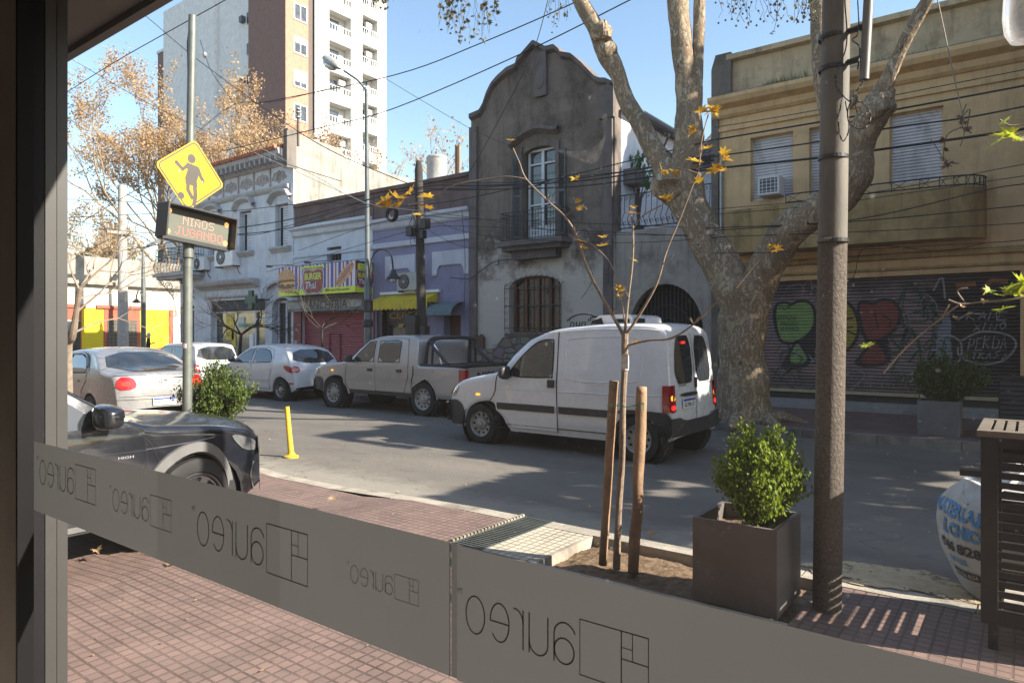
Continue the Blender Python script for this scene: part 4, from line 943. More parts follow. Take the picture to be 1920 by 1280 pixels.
moulding(q, xc0, xc1 - .2, YF, [(.04, 7.25), (.1, 7.3), (.14, 7.38), (.14, 7.44)]); part('cornice', q, m_trim, ch)
q = MB(); i = xc0 + .2
while i < xc1 - .8:
    q.box(i - .1, i - .02, YF - .05, YF - .002, 7.46, 8.18)
    for k, (dx, dz, r_) in enumerate(((.3, .36, .16), (.3, .36, .08), (.72, .36, .16), (.72, .36, .07), (.1, .3, .05), (.51, .5, .07), (.51, .2, .07), (.93, .3, .05))):
        q.tube([(i + dx + r_ * math.cos(a * PI / 6), YF - .01, 7.46 + dz + r_ * math.sin(a * PI / 6)) for a in range(13)], .028, 5)
    i += 1.12
part('frieze', q, mat('frieze_pinkish', (.42, .37, .36), .85, dirt=(.2, .18, .17), dirtamt=.4), ch)
for a, b in UW:
    q = MB(); frame(q, a + .04, b - .04, 5.1, 6.7, YF + .16, .05, .05); w_ = part('window', q, m_cw, ch)
    q = MB(); q.box(a, b, YF + .2, YF + .21, 5.1, 6.75); part('pane', q, m_hole, w_)
    q = MB(); slats(q, (a + b) / 2 - .12, b - .06, 5.15, 6.68, YF + .14, .09, .01, .03); part('shutter', q, mat('white_louvre', (.55, .56, .58), .6), w_)
    q = MB(); xs_ = [a - .3 + (b - a + .6) * i / 12 for i in range(13)]
    hz = lambda x: 6.98 + .22 * max(0, math.sin(PI * (x - a + .3) / (b - a + .6))) ** .7 - (.12 if x < a - .12 or x > b + .12 else 0)
    for u, v in zip(xs_, xs_[1:]): q.add([(u, YF - .2, hz(u)), (v, YF - .2, hz(v)), (v, YF - .2, hz(v) + .1), (u, YF - .2, hz(u) + .1), (u, YF - .01, hz(u) + .16), (v, YF - .01, hz(v) + .16), (u, YF - .01, hz(u) - .12), (v, YF - .01, hz(v) - .12)], [(0, 1, 2, 3), (3, 2, 5, 4), (6, 7, 1, 0)])
    part('window_hood', q, m_trim, w_)
    q = MB(); moulding(q, a - .2, b + .2, YF, [(.04, 4.88), (.1, 4.95), (.18, 5.02), (.18, 5.09)]); part('window_sill', q, m_trim, w_)
q = MB(); moulding(q, X_(378), X_(486), YF, [(.1, 3.62), (.14, 3.68), (.35, 3.78), (.42, 3.9), (.42, 3.96)]); moulding(q, X_(388), X_(482), YF, [(.05, 3.25), (.1, 3.28), (.1, 3.34)])
xs_ = [AD[0] - .35 + (AD[1] - AD[0] + .7) * i / 12 for i in range(13)]; hz = lambda x: 3.4 + .3 * math.sin(PI * (x - xs_[0]) / (xs_[-1] - xs_[0]))
for u, v in zip(xs_, xs_[1:]): q.add([(u, YF - .2, hz(u)), (v, YF - .2, hz(v)), (v, YF - .2, hz(v) + .1), (u, YF - .2, hz(u) + .1), (u, YF - .01, hz(u) + .15), (v, YF - .01, hz(v) + .15)], [(0, 1, 2, 3), (3, 2, 5, 4)])
part('shop_mouldings', q, m_trim, ch)
# pharmacy front
q = MB(); q.box(PH[0], PH[1], YF + .28, YF + .29, .13, 3.15); sf = part('shop_window', q, glassdark('shop_glass', (.06, .07, .06), .06, (.22, .22, .17)), ch)
q = MB(); q.box(PH[0], PH[1], YF + .1, YF + .25, 2.72, 3.15); slats(q, PH[0], PH[1], 2.74, 3.13, YF + .07, .06); part('rolled_shutter', q, mat('dark_shutter_grille', (.05, .05, .05), .6), sf)
q = MB(); frame(q, PH[0] + .02, PH[1] - .02, .13, 2.7, YF + .2, .07, .05); k_ = PH[1] - .95; q.box(k_ - .08, k_, YF + .195, YF + .25, .13, 2.65); q.box(k_, PH[1] - .07, YF + .195, YF + .25, 2.3, 2.37); part('shop_frame', q, m_white, sf)
q = MB(); q.box(PH[0] + 1.6, k_ - .9, YF + .255, YF + .27, 1.95, 2.45); part('shop_banner', q, mat('banner_white', (.5, .53, .52), .5), sf)
q = MB(); text(q, Fr((0, YF + .25, 0), (1, 0, 0), (0, 0, 1)), 'FARMACIA', PH[0] + 1.75, 2.02, 1.2, .17, .0, 0, .02); part('banner_letters', q, mat('green_letter', (.03, .22, .12), .5), sf)
q = MB(); q.box(k_ - .55, k_ - .25, YF + .255, YF + .27, 1.0, 1.75); part('notice', q, m_white, sf)
q = MB(); q.box(PH[0] + .75, PH[0] + 1.35, YF + .262, YF + .275, 1.5, 2.6); q.box(PH[0] + 1.2, PH[0] + 1.5, YF + .262, YF + .275, 1.2, 1.9); part('yellow_poster', q, mat('yellow_poster', (.55, .42, .03), .5, var=.5, scale=5), sf)
for a, b, zz_ in ((AD[0], AD[1], 3.15), (LD[0], LD[1], 3.0)):
    q = MB(); q.box(a, b, YF + .28, YF + .29, .13, zz_); dd = part('house_door', q, mat('dark_iron_door', (.03, .03, .035), .5, scale=12, var=.5), ch)
    q = MB(); frame(q, a + .05, b - .05, .14, zz_ - .1, YF + .22, .1, .05, 2, 1, .1); part('door_frame', q, m_cw, dd)
# pharmacy cross
t = thing('pharmacy_cross', 'dark green pharmacy cross on a bracket above the shop window', 'sign', (X_(472, 15.4), 15.4, 3.5))
c = atY(471, 562, 15.3); q = MB(); r_ = .36; w_ = .13
q.prism([(c.x - w_, c.z - r_), (c.x + w_, c.z - r_), (c.x + w_, c.z - w_), (c.x + r_, c.z - w_), (c.x + r_, c.z + w_), (c.x + w_, c.z + w_), (c.x + w_, c.z + r_), (c.x - w_, c.z + r_), (c.x - w_, c.z + w_), (c.x - r_, c.z + w_), (c.x - r_, c.z - w_), (c.x - w_, c.z - w_)][::-1], 15.25, 15.35); part('cross', q, mat('dark_green_sign', (.015, .07, .04), .5), t)
q = MB(); q.box(c.x + .2, c.x + .5, 15.28, 15.32, c.z - .02, c.z + .02); q.box(c.x + .46, c.x + .5, 15.28, YF, c.z - .02, c.z + .02); part('bracket', q, m_iron, t)
acunit('split_air_conditioner', 'white air conditioner with a round fan beside the upper windows of the white corner house', X_(404, 15.5), X_(438, 15.5), 4.55, 5.3, YF, .35, 'air conditioners on the facades')
acunit('split_air_conditioner', 'white air conditioner hung low near the corner balcony of the white house', X_(362, 15.5), X_(382, 15.5), 4.5, 5.05, YF, .3, 'air conditioners on the facades')
# bulging corner balcony
t = thing('corner_balcony', 'bulging black iron balcony on a moulded slab at the corner of the white house', 'balcony', (xc0, YF, 4.2))
bx0, bx1, by0, by1 = xc0 - .8, xc0 + 2.0, YF - .9, YF + 2.0
q = MB(); q.box(bx0, bx1, by0, YF - .01, 4.28, 4.42); q.box(bx0, xc0 - .01, YF - .01, by1, 4.28, 4.42); q.box(bx0 + .12, bx1 - .12, by0 + .12, YF - .01, 4.16, 4.279); part('slab', q, m_trim, t)
q = MB(); z0_, z1_ = 4.44, 5.5
path = [(bx1 - .1, YF), (bx1 - .1, by0 + .1), (bx0 + .1, by0 + .1), (bx0 + .1, by1)]
for z in (z0_, z1_ - .3, z1_): q.tube([(a, b, z) for a, b in path], .018, 5)
def posts(a, b, n_, nx_, ny_):
    for i in range(n_):
        u = i / n_; x = a[0] + (b[0] - a[0]) * u; y = a[1] + (b[1] - a[1]) * u
        q.tube([(x + nx_ * o, y + ny_ * o, z0_ + (z1_ - z0_) * h_) for h_, o in ((0, 0), (.12, .12), (.3, .17), (.5, .08), (.7, -.0), (1, 0))], .011, 4)
posts(path[0], path[1], 7, 1, 0); posts(path[1], path[2], 22, 0, -1); posts(path[2], path[3], 20, -1, 0); part('railing', q, m_iron, t)
q = MB()
for x, y, ux in ((bx0 + .3, YF - .05, (0, -1, 0)), (xc0 + 1.2, YF - .03, (0, -1, 0))):
    for (dy, dz, r_) in ((.25, -.3, .2), (.6, -.18, .14), (.12, -.6, .13)): scroll(q, (x, y - dy, 4.2 + dz), r_, 1.4, .016, (0, -1, 0), (0, 0, 1))
    q.tube([(x, y, 3.3), (x, y - .2, 3.6), (x, y - .75, 4.2)], .018, 5)
part('scroll_bracket', q, m_iron, t)
# conduit pole on facade, tank and chimneys on the roofs
t = thing('water_tank', 'round concrete water tank on the roof behind the violet shop', 'tank', (X_(819, 21), 21, 7))
c = atY(819, 293, 21); r_ = .42; k = c.z - 5
q = MB(); q.lathe((c.x, 21, 5), [(r_, 0), (r_, k - .14), (r_ * 1.04, k - .13), (r_ * 1.04, k - .07), (r_ * .9, k), (.05, k + .02)], 20); part('tank_body', q, mat('tank_cement', (.33, .32, .3), .85, var=.3, scale=4, dirt=(.15, .13, .11), dirtamt=.4), t, True)
q = MB(); q.tube([(c.x, 21, c.z - .1), (c.x, 21, c.z + .28)], .02, 6); q.ball((c.x, 21, c.z + .3), .05); part('vent_pipe', q, m_steel, t)
for k, px in enumerate((855.5, 861)):
    c = atY(px, 275, 19); q = MB(); q.tube([(c.x, 19, 5.2), (c.x, 19, c.z)], .055, 8); q.lathe((c.x, 19, c.z), [(.055, 0), (.06, .02), (.06, .06), (0.01, .07)], 8)
    single('chimney_pipe', q, mat('chimney_tan', (.25, .17, .1), .7), ['left one of two thin chimney pipes beside the round roof tank', 'right one of two thin chimney pipes beside the round roof tank'][k], 'chimney', 'thin chimney pipes on the roof')
# ---- tower block
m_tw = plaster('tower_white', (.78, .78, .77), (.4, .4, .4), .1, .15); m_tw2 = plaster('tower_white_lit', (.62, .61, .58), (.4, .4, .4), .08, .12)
m_tbk = brickmat('tower_brick_lit', (.34, .18, .12), (.27, .14, .095), (.3, .22, .17), .25, .08, .012, bmp=.3, offset=.5, rot='yz', damt=.1)  # brick of the sunlit side, painted lighter than the front
m_tbk2 = brickmat('tower_brick_shaded', (.22, .135, .115), (.18, .11, .095), (.22, .17, .15), .25, .08, .012, bmp=.3, offset=.5, rot='xz', damt=.1)  # same brick with the shade of the front put into its colour
tw = thing('tower_block', 'tall white and brick apartment tower with stacked balconies, cut by the top of the view', 'building', (-58, 42, 0))
XT = -50.0; yA, yB = 34.7, 46.0; TOP = 36.0
y1_ = atX(578, 100, XT).y; y2_ = atX(590, 100, XT).y
def zc(py, px): return atX(px, py, XT).z
# faces: brick corner block, recess, white balcony block
ft = 2.72
q = MB(); a_ = XT - (34.7 / .6 * 0)   # white -y face to the left
xl = atY(300, 100, 37.2).x; xb0 = atY(490, 100, 36).x
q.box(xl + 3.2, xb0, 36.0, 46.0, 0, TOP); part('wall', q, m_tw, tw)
q = MB(); q.box(atY(372, 100, 35.6).x, atY(402, 100, 35.6).x, 35.6, 35.99, 0, TOP); part('stair_shaft', q, m_tw, tw)
q = MB(); q.box(xl - .5, xl + 3.19, 37.2, 46, 0, 32.8); part('brick_wing', q, m_tbk2, tw)
q = MB(); q.box(xl - .6, xl + 3.19, 37.1, 46, 32.81, 33.1); part('wing_coping', q, m_tw, tw)
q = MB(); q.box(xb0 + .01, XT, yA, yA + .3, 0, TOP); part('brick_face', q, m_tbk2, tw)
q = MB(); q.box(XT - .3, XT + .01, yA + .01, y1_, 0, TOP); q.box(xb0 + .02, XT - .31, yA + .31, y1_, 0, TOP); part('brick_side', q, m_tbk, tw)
q = MB(); q.box(XT - .5, XT - .2, y1_ + .01, y2_, 0, TOP); part('recess', q, mat('recess_grey', (.12, .1, .09), .9), tw)
q = MB(); q.box(XT - 1.0, XT - .9, y2_, yB, 0, TOP); 
bya, byb = atX(617, 0, XT).y, atX(658, 0, XT).y; bza = atX(679, 0, XT).y; bzb = atX(708, 0, XT).y
zs_ = []; k = 0; z = zc(261, 640) - 2.75 * 3
base = zc(236, 640)  # floor slab of a balcony seen at py 236
z = base - 5 * 2.75
cols = [(bya, byb, 0.0), (bza, bzb, .95)]
# face panels around the openings
def face(mb, X, Ys, openings):
    ys_ = sorted({Ys[0], Ys[1]} | {o[0] for o in openings} | {o[1] for o in openings}); zz = sorted({0, TOP} | {o[2] for o in openings} | {o[3] for o in openings})
    for a, b in zip(ys_, ys_[1:]):
        for c, d in zip(zz, zz[1:]):
            if any(o[0] <= (a + b) / 2 <= o[1] and o[2] <= (c + d) / 2 <= o[3] for o in openings): continue
            mb.quad((X, a, c), (X, b, c), (X, b, d), (X, a, d))
ops = []
for a, b, off in cols:
    for i in range(14):
        zf = base - 5 * 2.75 + off + i * 2.75
        ops.append((a, b, zf, zf + 1.85))
face(q, XT + .02, (y2_, yB), ops); q.box(XT - 1.2, XT + .01, yB - .02, yB, 0, TOP)
q.box(XT - 3, XT - .89, y2_, yB, 0, TOP)
for o in ops:
    q.quad((XT + .02, o[0], o[2]), (XT - .88, o[0], o[2]), (XT - .88, o[1], o[2]), (XT + .02, o[1], o[2])); q.quad((XT + .02, o[0], o[3]), (XT + .02, o[1], o[3]), (XT - .88, o[1], o[3]), (XT - .88, o[0], o[3]))
    q.quad((XT + .02, o[1], o[2]), (XT - .88, o[1], o[2]), (XT - .88, o[1], o[3]), (XT + .02, o[1], o[3])); q.quad((XT + .02, o[0], o[2]), (XT + .02, o[0], o[3]), (XT - .88, o[0], o[3]), (XT - .88, o[0], o[2]))
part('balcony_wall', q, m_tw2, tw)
for o in ops:
    if o[3] < 6 or o[2] > 33: continue
    q = MB(); q.box(XT + .02, XT + .07, o[0], o[1], o[2] + .62, o[2] + .68); q.box(XT + .02, XT + .07, o[0], o[1], o[2] - .05, o[2] + .1)
    for i in range(9): y = o[0] + (o[1] - o[0]) * i / 8; q.box(XT + .03, XT + .06, y - .02, y + .02, o[2] + .1, o[2] + .62)
    bl = part('balcony', q, m_tw, tw)
    if rnd.random() < .35: q = MB(); q.box(XT - .8, XT - .45, o[1] - 1.0, o[1] - .3, o[2] + 1.1, o[2] + 1.6); part('cooling_unit', q, m_white, bl)
    q = MB(); q.box(XT - .86, XT - .82, o[0] + .35, o[0] + (o[1] - o[0]) * .7, o[2], o[2] + 1.5); part('window', q, m_pane, bl)
wy0, wy1 = atX(550, 0, XT).y, atX(575, 0, XT).y
wbase = zc(228, 562)
for i in range(-3, 9):
    zf = wbase + i * 2.85
    if zf < 5: continue
    q = MB()
    frame_y = [(wy0, wy1, zf, zf + 1.45)]
    q.box(XT + .012, XT + .08, wy0, wy0 + .1, zf, zf + 1.45); q.box(XT + .012, XT + .08, wy1 - .1, wy1, zf, zf + 1.45); q.box(XT + .012, XT + .08, wy0 + .1, wy1 - .1, zf, zf + .1); q.box(XT + .012, XT + .08, wy0 + .1, wy1 - .1, zf + 1.35, zf + 1.45); q.box(XT + .012, XT + .07, (wy0 + wy1) / 2 - .04, (wy0 + wy1) / 2 + .04, zf + .1, zf + 1.35)
    if i % 3: q.box(XT + .012, XT + .05, wy0 + .1, wy1 - .1, zf + (.5 if i % 2 else .95), zf + 1.35)
    w_ = part('window', q, m_tw, tw); q = MB(); q.box(XT + .011, XT + .03, wy0 + .1, wy1 - .1, zf + .1, zf + 1.35); part('pane', q, m_pane, w_)
for i in range(12):
    zf = atY(467, 220, 36).z + (i - 4) * 2.85
    if zf < 5: continue
    for px, ww, hh in ((463, .85, 1.15), (481, .6, .5)):
        x = atY(px, 100, 36).x; q = MB(); frame(q, x, x + ww, zf, zf + hh, 35.93, .06, .06, 2 if ww > .7 else 1, 1, .06); w_ = part('window', q, m_tw, tw)
        q = MB(); q.box(x + .06, x + ww - .06, 35.97, 35.99, zf + .06, zf + hh - .06); part('pane', q, m_pane, w_)
    if i % 2: q = MB(); x = atY(455, 100, 36).x; q.box(x, x + .5, 35.6, 35.99, zf + .3, zf + .85); part('cooling_unit', q, mat('unit_grey', (.12, .14, .16), .6), tw)
# ---- low corner block across the side street (faces +x, in the sun)
XL = -41.0
def Yl(px): return atX(px, 600, XL).y
def Zl(px, py): return atX(px, py, XL).z
lb = thing('low_corner_shop', 'low white topped building painted yellow and brick red across the side street', 'building', (XL, 17, 0))
m_lw = plaster('sunny_white_render', (.62, .58, .50), (.3, .26, .2), .2, .35); m_lp = plaster('shade_dappled_parapet', (.36, .33, .28), (.14, .12, .1), .6, .6)
m_ly = mat('bright_yellow_paint', (.72, .55, .01), .7, var=.06); m_lr = mat('brick_red_paint', (.36, .085, .045), .7, var=.15)
ya, ybb = 11.9, Yl(330) + 4
zt1, zt2, zt3, zt4, zb4 = Zl(200, 484), Zl(200, 531), Zl(200, 578), Zl(200, 600), Zl(200, 653)
q = MB(); q.box(XL - 12, XL, ya, ybb, 0, zt2); part('wall', q, m_lw, lb)
q = MB(); q.box(XL - .3, XL + .06, ya, ybb, zt2, zt1); q.box(XL + .01, XL + .3, ya, ybb, zt2 - .12, zt2 + .06); part('parapet', q, m_lp, lb)  # dappled shade along the wall top is put into this darker, blotched render
q = MB()
for a, b in ((152, 195), (262, 316)): q.box(XL + .005, XL + .02, Yl(a), Yl(b), zb4, zt3)
part('yellow_panel', q, m_ly, lb)
q = MB()
for a, b, c, d in ((120, 150, zt4, zt3), (150, 152.5, 0.1, zt3), (194, 262, zt4, zt3), (194, 201, .1, zt4), (256, 262.5, .1, zt4), (316, 324, .1, zt3)): q.box(XL + .005, XL + .04, Yl(a), Yl(b), c, d)
q.box(XL + .005, XL + .05, ya, ybb, .1, zb4); q.box(XL + .01, XL + .12, Yl(180), Yl(268), zt3 - .02, zt3 + .16); q.box(XL + .01, XL + .12, Yl(120), Yl(160), zt3 - .02, zt3 + .16); part('red_trim', q, m_lr, lb)
q = MB(); q.box(XL + .055, XL + .06, Yl(201), Yl(256), .12, zt4); dr = part('shop_grille', q, m_hole, lb)
q = MB(); n_ = 22
for i in range(n_): y = Yl(201) + (Yl(256) - Yl(201)) * i / n_; q.box(XL + .062, XL + .075, y, y + .03, .12, zt4)
i = .2
while i < zt4: q.box(XL + .062, XL + .075, Yl(201), Yl(256), i, i + .03); i += .2
part('grille_bars', q, mat('grille_tan', (.2, .18, .14), .6), dr)
q = MB(); q.box(XL + .055, XL + .06, Yl(120), Yl(150), .12, zt4 - .1); part('shop_window', q, m_pane, lb)
# ------------------------------------------------------------------ vehicles
class Car:
    def __init__(s, name, label, loc, rz, top, W, belt, Wr, axles, Ra, zs, wheelr, bowf=.12, bowr=.08, r=.07, crown=.035, pm=None, group=None, archz=None, taper=.1):
        s.root = thing(name, label, 'pickup' if 'pickup' in name else ('van' if 'van' in name else 'car'), loc, group, rz, True)
        s.top = chaikin([tuple(p) for p in top], 2); s.W, s.belt, s.Wr, s.axles, s.Ra, s.zs = W, belt, Wr, axles, Ra, zs
        s.wr = wheelr; s.bf, s.br, s.r, s.crown, s.pm, s.taper = bowf, bowr, r, crown, pm, taper
        s.xf, s.xr = s.top[0][0], s.top[-1][0]; s.zroof = max(p[1] for p in s.top); s.zc = archz or wheelr
    def T(s, x):
        P = s.top
        if x >= P[0][0]: return P[0][1]
        if x <= P[-1][0]: return P[-1][1]
        for (a, za), (b, zb) in zip(P, P[1:]):
            if b <= x <= a: return za + (zb - za) * (a - x) / max(1e-6, a - b)
        return P[-1][1]
    def B(s, x):
        z = s.zs
        e = min(s.xf - x, x - s.xr); z += .1 * max(0, 1 - e / .35) ** 2
        for ax in s.axles:
            if abs(x - ax) < s.Ra: z = max(z, s.zc + math.sqrt(s.Ra ** 2 - (x - ax) ** 2))
        return z
    def w(s, x, z):
        e = min(s.xf - x, x - s.xr); t = max(0, 1 - e / .9)
        w = s.W * (1 - s.taper * t ** 2.5)
        if z > s.belt: w -= (s.W - s.Wr) * min(1.1, (z - s.belt) / (s.zroof - s.belt)) ** 1.15
        else: w -= .035 * ((s.belt - z) / s.belt) ** 2 * 2
        return w
    def bow(s, x, y):
        q = (abs(y) / s.W) ** 2.6
        return -s.bf * q * max(0, 1 - (s.xf - x) / 1.0) ** 1.5 + s.br * q * max(0, 1 - (x - s.xr) / .7) ** 1.5
    def sy(s, x, z):
        top, bot = s.T(x), s.B(x); r = min(s.r, (top - bot) * .45); dz = z - (top - r); w = s.w(x, min(z, top - r))
        if dz > 0: w = w - r + math.sqrt(max(0, r * r - dz * dz))
        return w
    def P(s, x, y, z): return (x + s.bow(x, y), y, z)
    def body(s, extra=None):
        xs = {round(p[0], 4) for p in s.top}; x = s.xr
        while x < s.xf: xs.add(round(x, 4)); x += .09
        for ax in s.axles:
            for k in range(25): xs.add(round(ax + s.Ra * math.cos(PI * k / 24), 4))
        xs = sorted(xs, reverse=True); X = [xs[0]]
        for x in xs[1:]:
            if X[-1] - x > (.0008 if x < s.xr + .03 or x > s.xf - .03 else .004): X.append(x)
        mb = MB(); ns, na, ntop = 9, 4, 5; rows = []
        for x in X:
            t, b = s.T(x), s.B(x); r = min(s.r, (t - b) * .45); sec = []
            wb = s.w(x, b); sec.append((wb - .12, b + .001)); sec.append((wb - .015, b))
            for k in range(1, ns + 1):
                z = b + (t - r - b) * k / ns; sec.append((s.w(x, z), z))
            wt = s.w(x, t - r)
            for k in range(1, na + 1):
                a = PI / 2 * k / na; sec.append((wt - r + r * math.cos(a), t - r + r * math.sin(a)))
            wc = max(.01, wt - r)
            for k in range(1, ntop + 1):
                y = wc * (1 - k / ntop); sec.append((y, t + s.crown * (1 - (y / wc) ** 2)))
            full = sec + [(-y, z) for y, z in sec[-2::-1]]
            rows.append([s.P(x, y, z) for y, z in full])
        m = len(rows[0]); mb.v = [p for rrow in rows for p in rrow]
        for i in range(len(rows) - 1):
            for k in range(m - 1): mb.f.append((i * m + k, i * m + k + 1, (i + 1) * m + k + 1, (i + 1) * m + k))
        for k in range(0): pass
        s.bodyo = part('body', mb, s.pm, s.root, True)
        q = MB(); q.box(s.xr + .45, s.xf - .45, -s.W + .2, s.W - .2, s.zs + .04, min(s.belt, .75) * .9)
        part('underbody', q, m_hole, s.root)
        return s
    def side(s, name, poly, m, eps=.006, side=1, parent=None, smooth=2, nx=18, nz_=7, label=None):
        pl = chaikin(poly, smooth, True) if smooth else poly
        x0 = min(p[0] for p in pl); x1 = max(p[0] for p in pl); mb = MB(); n = len(pl)
        X = sorted({x0 + (x1 - x0) * (1 - math.cos(PI * i / nx)) / 2 for i in range(nx + 1)})
        X[0] += 1e-4; X[-1] -= 1e-4
        for x in X:
            zz = []
            for i in range(n):
                (a, za), (b, zb) = pl[i], pl[(i + 1) % n]
                if (a - x) * (b - x) <= 0 and a != b: zz.append(za + (zb - za) * (x - a) / (b - a))
            lo, hi = (min(zz), max(zz)) if zz else (0, 0)
            for k in range(nz_ + 1):
                z = lo + (hi - lo) * k / nz_; y = s.sy(x, z) + eps; mb.v.append(tuple(s.P(x, side * y, z)))
        for i in range(nx):
            for k in range(nz_):
                a = i * (nz_ + 1) + k; f = (a, a + 1, a + nz_ + 2, a + nz_ + 1); mb.f.append(f if side > 0 else f[::-1])
        return part(name, mb, m, parent or s.root, True, label)
    def line(s, name, pts, wd, m, side=1, eps=.004, parent=None, n=6, sp=True):
        mb = MB(); pts = spline(pts, n) if sp else pts
        mb.tube([s.P(x, side * (s.sy(x, z) + eps), z) for x, z in pts], wd / 2, 5)
        return part(name, mb, m, parent or s.root, True)
    def endx(s, z, end, y=0.0):
        """x of the front (end=1) or rear (end=-1) skin at height z and lateral y"""
        P = s.top if end > 0 else s.top[::-1]
        zz = z - s.crown * (1 - min(1, (abs(y) / (s.W * .9)) ** 2))
        if end > 0: zz = z - s.crown * (1 - min(1, (abs(y) / (s.W * .9)) ** 2)) * (1 if z > .5 else 0)
        for (a, za), (b, zb) in zip(P, P[1:]):
            if za <= zz <= zb: return a + (b - a) * (zz - za) / max(1e-6, zb - za)
        return P[0][0]
    def end(s, name, poly, m, end=-1, eps=.008, parent=None, smooth=2, ny=14, nz_=7, label=None):
        pl = chaikin(poly, smooth, True) if smooth else poly
        y0 = min(p[0] for p in pl) + 1e-4; y1 = max(p[0] for p in pl) - 1e-4; mb = MB(); n = len(pl)
        for i in range(ny + 1):
            y = y0 + (y1 - y0) * i / ny; zz = []
            for j in range(n):
                (a, za), (b, zb) = pl[j], pl[(j + 1) % n]
                if (a - y) * (b - y) <= 0 and a != b: zz.append(za + (zb - za) * (y - a) / (b - a))
            lo, hi = (min(zz), max(zz)) if zz else (0, 0)
            for k in range(nz_ + 1):
                z = lo + (hi - lo) * k / nz_; x = s.endx(z, end, y); x2 = s.endx(z + .02, end, y); sl = Vector((.02, 0, -(x2 - x))) * 1.0
                nn = Vector((end * .02, 0, abs(x2 - x))).normalized()
                mb.v.append((x + s.bow(x, y) + nn.x * eps, y, z + nn.z * eps))
        for i in range(ny):
            for k in range(nz_):
                a = i * (nz_ + 1) + k; f = (a, a + 1, a + nz_ + 2, a + nz_ + 1); mb.f.append(f if end < 0 else f[::-1])
        return part(name, mb, m, parent or s.root, True, label)
    def wheel(s, x, side, rim='steel', parent=None, wd=.19, col=None):
        r = s.wr; y = side * (s.W - .025); ax = (0, side, 0); c = Vector((x, y, r)); q = MB()
        q.lathe(c, [(r * .62, -wd), (r * .93, -wd), (r, -wd + .03), (r, -.035), (r * .97, -.01), (r * .86, 0), (r * .68, -.005), (r * .64, -.02), (r * .64, -.05)], 40, ax)
        wh = part('wheel', q, m_rub, s.root, True)
        cm = col or mat('wheel_silver', (.32, .33, .34), .4, .5, .15, dirt=(.12, .11, .1), dirtamt=.3); q = MB(); rr = r * .65
        q.lathe(c, [(rr, -.02), (rr * .98, -.005), (rr * .93, -.012), (rr * .88, -.04), (rr * .5, -.05), (rr * .42, -.025), (rr * .25, -.02), (rr * .22, -.002), (.001, .002)], 36, ax)
        rm = part('rim', q, cm, wh, True); q = MB()
        if rim == 'steel':
            for k in range(10):
                a = 2 * PI * k / 10; cc = c + Vector((math.cos(a) * rr * .72, -side * .043, math.sin(a) * rr * .72)); q.lathe(cc, [(rr * .1, 0), (rr * .1, .006), (.001, .006)], 8, ax)
        else:
            n = 5 if rim == 'five' else 8
            for k in range(n):
                a0 = 2 * PI * k / n + .1 * PI / n; a1 = 2 * PI * (k + 1) / n - (.55 if rim == 'five' else .7) * PI / n; pts = []
                for rad_, aa in ((rr * .82, a0), (rr * .85, (a0 + a1) / 2), (rr * .82, a1), (rr * .4, (a0 + a1) / 2 + .1), (rr * .4, (a0 + a1) / 2 - .1)):
                    pts.append(c + Vector((math.cos(aa) * rad_, -side * (.03 if rad_ > rr * .5 else .022), math.sin(aa) * rad_)))
                q.add(pts, [(0, 1, 2, 3, 4)])
        part('rim_holes', q, m_hole, wh)
        q = MB(); q.lathe(Vector((x, side * (s.W - .3), s.zc)), [(s.Ra + .03, 0), (s.Ra + .03, .24), (s.Ra - .02, .275)], 24, ax); q.lathe(Vector((x, side * (s.W - .3), s.zc)), [(.01, -.0), (s.Ra + .03, 0)], 24, ax)
        v = [p for p in q.v]; part('wheel_arch', q, m_hole, s.root)
        return wh
    def mirror(s, x, z, side, m, sz=(.08, .11, .08)):
        q = MB(); y = side * (s.sy(x, z) + .13); q.ball((0, 0, 0), 1, 20, 14); q.v = [(x + sz[0] * (1.15 if a > 0 else .75) * math.copysign(abs(a) ** .75, a), y + sz[1] * math.copysign(abs(b) ** .6, b), z + .04 + sz[2] * math.copysign(abs(c) ** .6, c) * (1 - .18 * side * b)) for a, b, c in q.v]
        q.tube([(x - .01, side * s.sy(x, z), z - .02), (x, side * (s.sy(x, z) + .1), z + .0)], .025, 6)
        mo = part('wing_mirror', q, m, s.root, True)
        return mo
    def warp(s, amt, a0, a1, b0, b1, lo, hi):
        """slides the cab back along the chassis without touching wheels or arches"""
        def go(o):
            for c in o.children:
                if c.name.split('.')[0] in ('wheel', 'wheel_arch', 'underbody'): continue
                for v_ in c.data.vertices:
                    x, y, z = v_.co
                    A = 0 if (x >= a0 or x <= b1) else ((a0 - x) / (a0 - a1) if x > a1 else (1 if x > b0 else (x - b1) / (b0 - b1)))
                    A = A * A * (3 - 2 * A); u = max(0, min(1, (z - .45) / .4)); k = 1 if hi <= x <= lo else u * u * (3 - 2 * u)
                    e = min(1, abs(x - (lo if x > lo else hi)) / .25); k = max(k, (1 - e)) if not (hi <= x <= lo) else 1
                    v_.co.x = x + amt * A * k
                go(c)
        go(s.root)
    def plate(s, end, z, y=0, w=.4, h=.13, txt='AE 904 UX', eps=.02):
        x = s.endx(z, end, y) + end * eps; fr = Fr((x, y, z), (0, -1 if end < 0 else 1, 0), (0, 0, 1)); q = MB()
        fbox(q, fr, -w / 2, w / 2, -h / 2, h / 2, -.008, .004); p_ = part('number_plate', q, m_white, s.root)
        q = MB(); fbox(q, fr, -w / 2 + .005, w / 2 - .005, h * .24, h * .46, .004, .006); part('plate_band', q, m_blue, p_)
        q = MB(); text(q, fr, txt, -w * .42, -h * .36, w * .84, h * .48, .0065, 0, .01); part('plate_characters', q, m_blk2, p_)
m_seam = mat('panel_gap', (.012, .012, .012), .8, var=0)
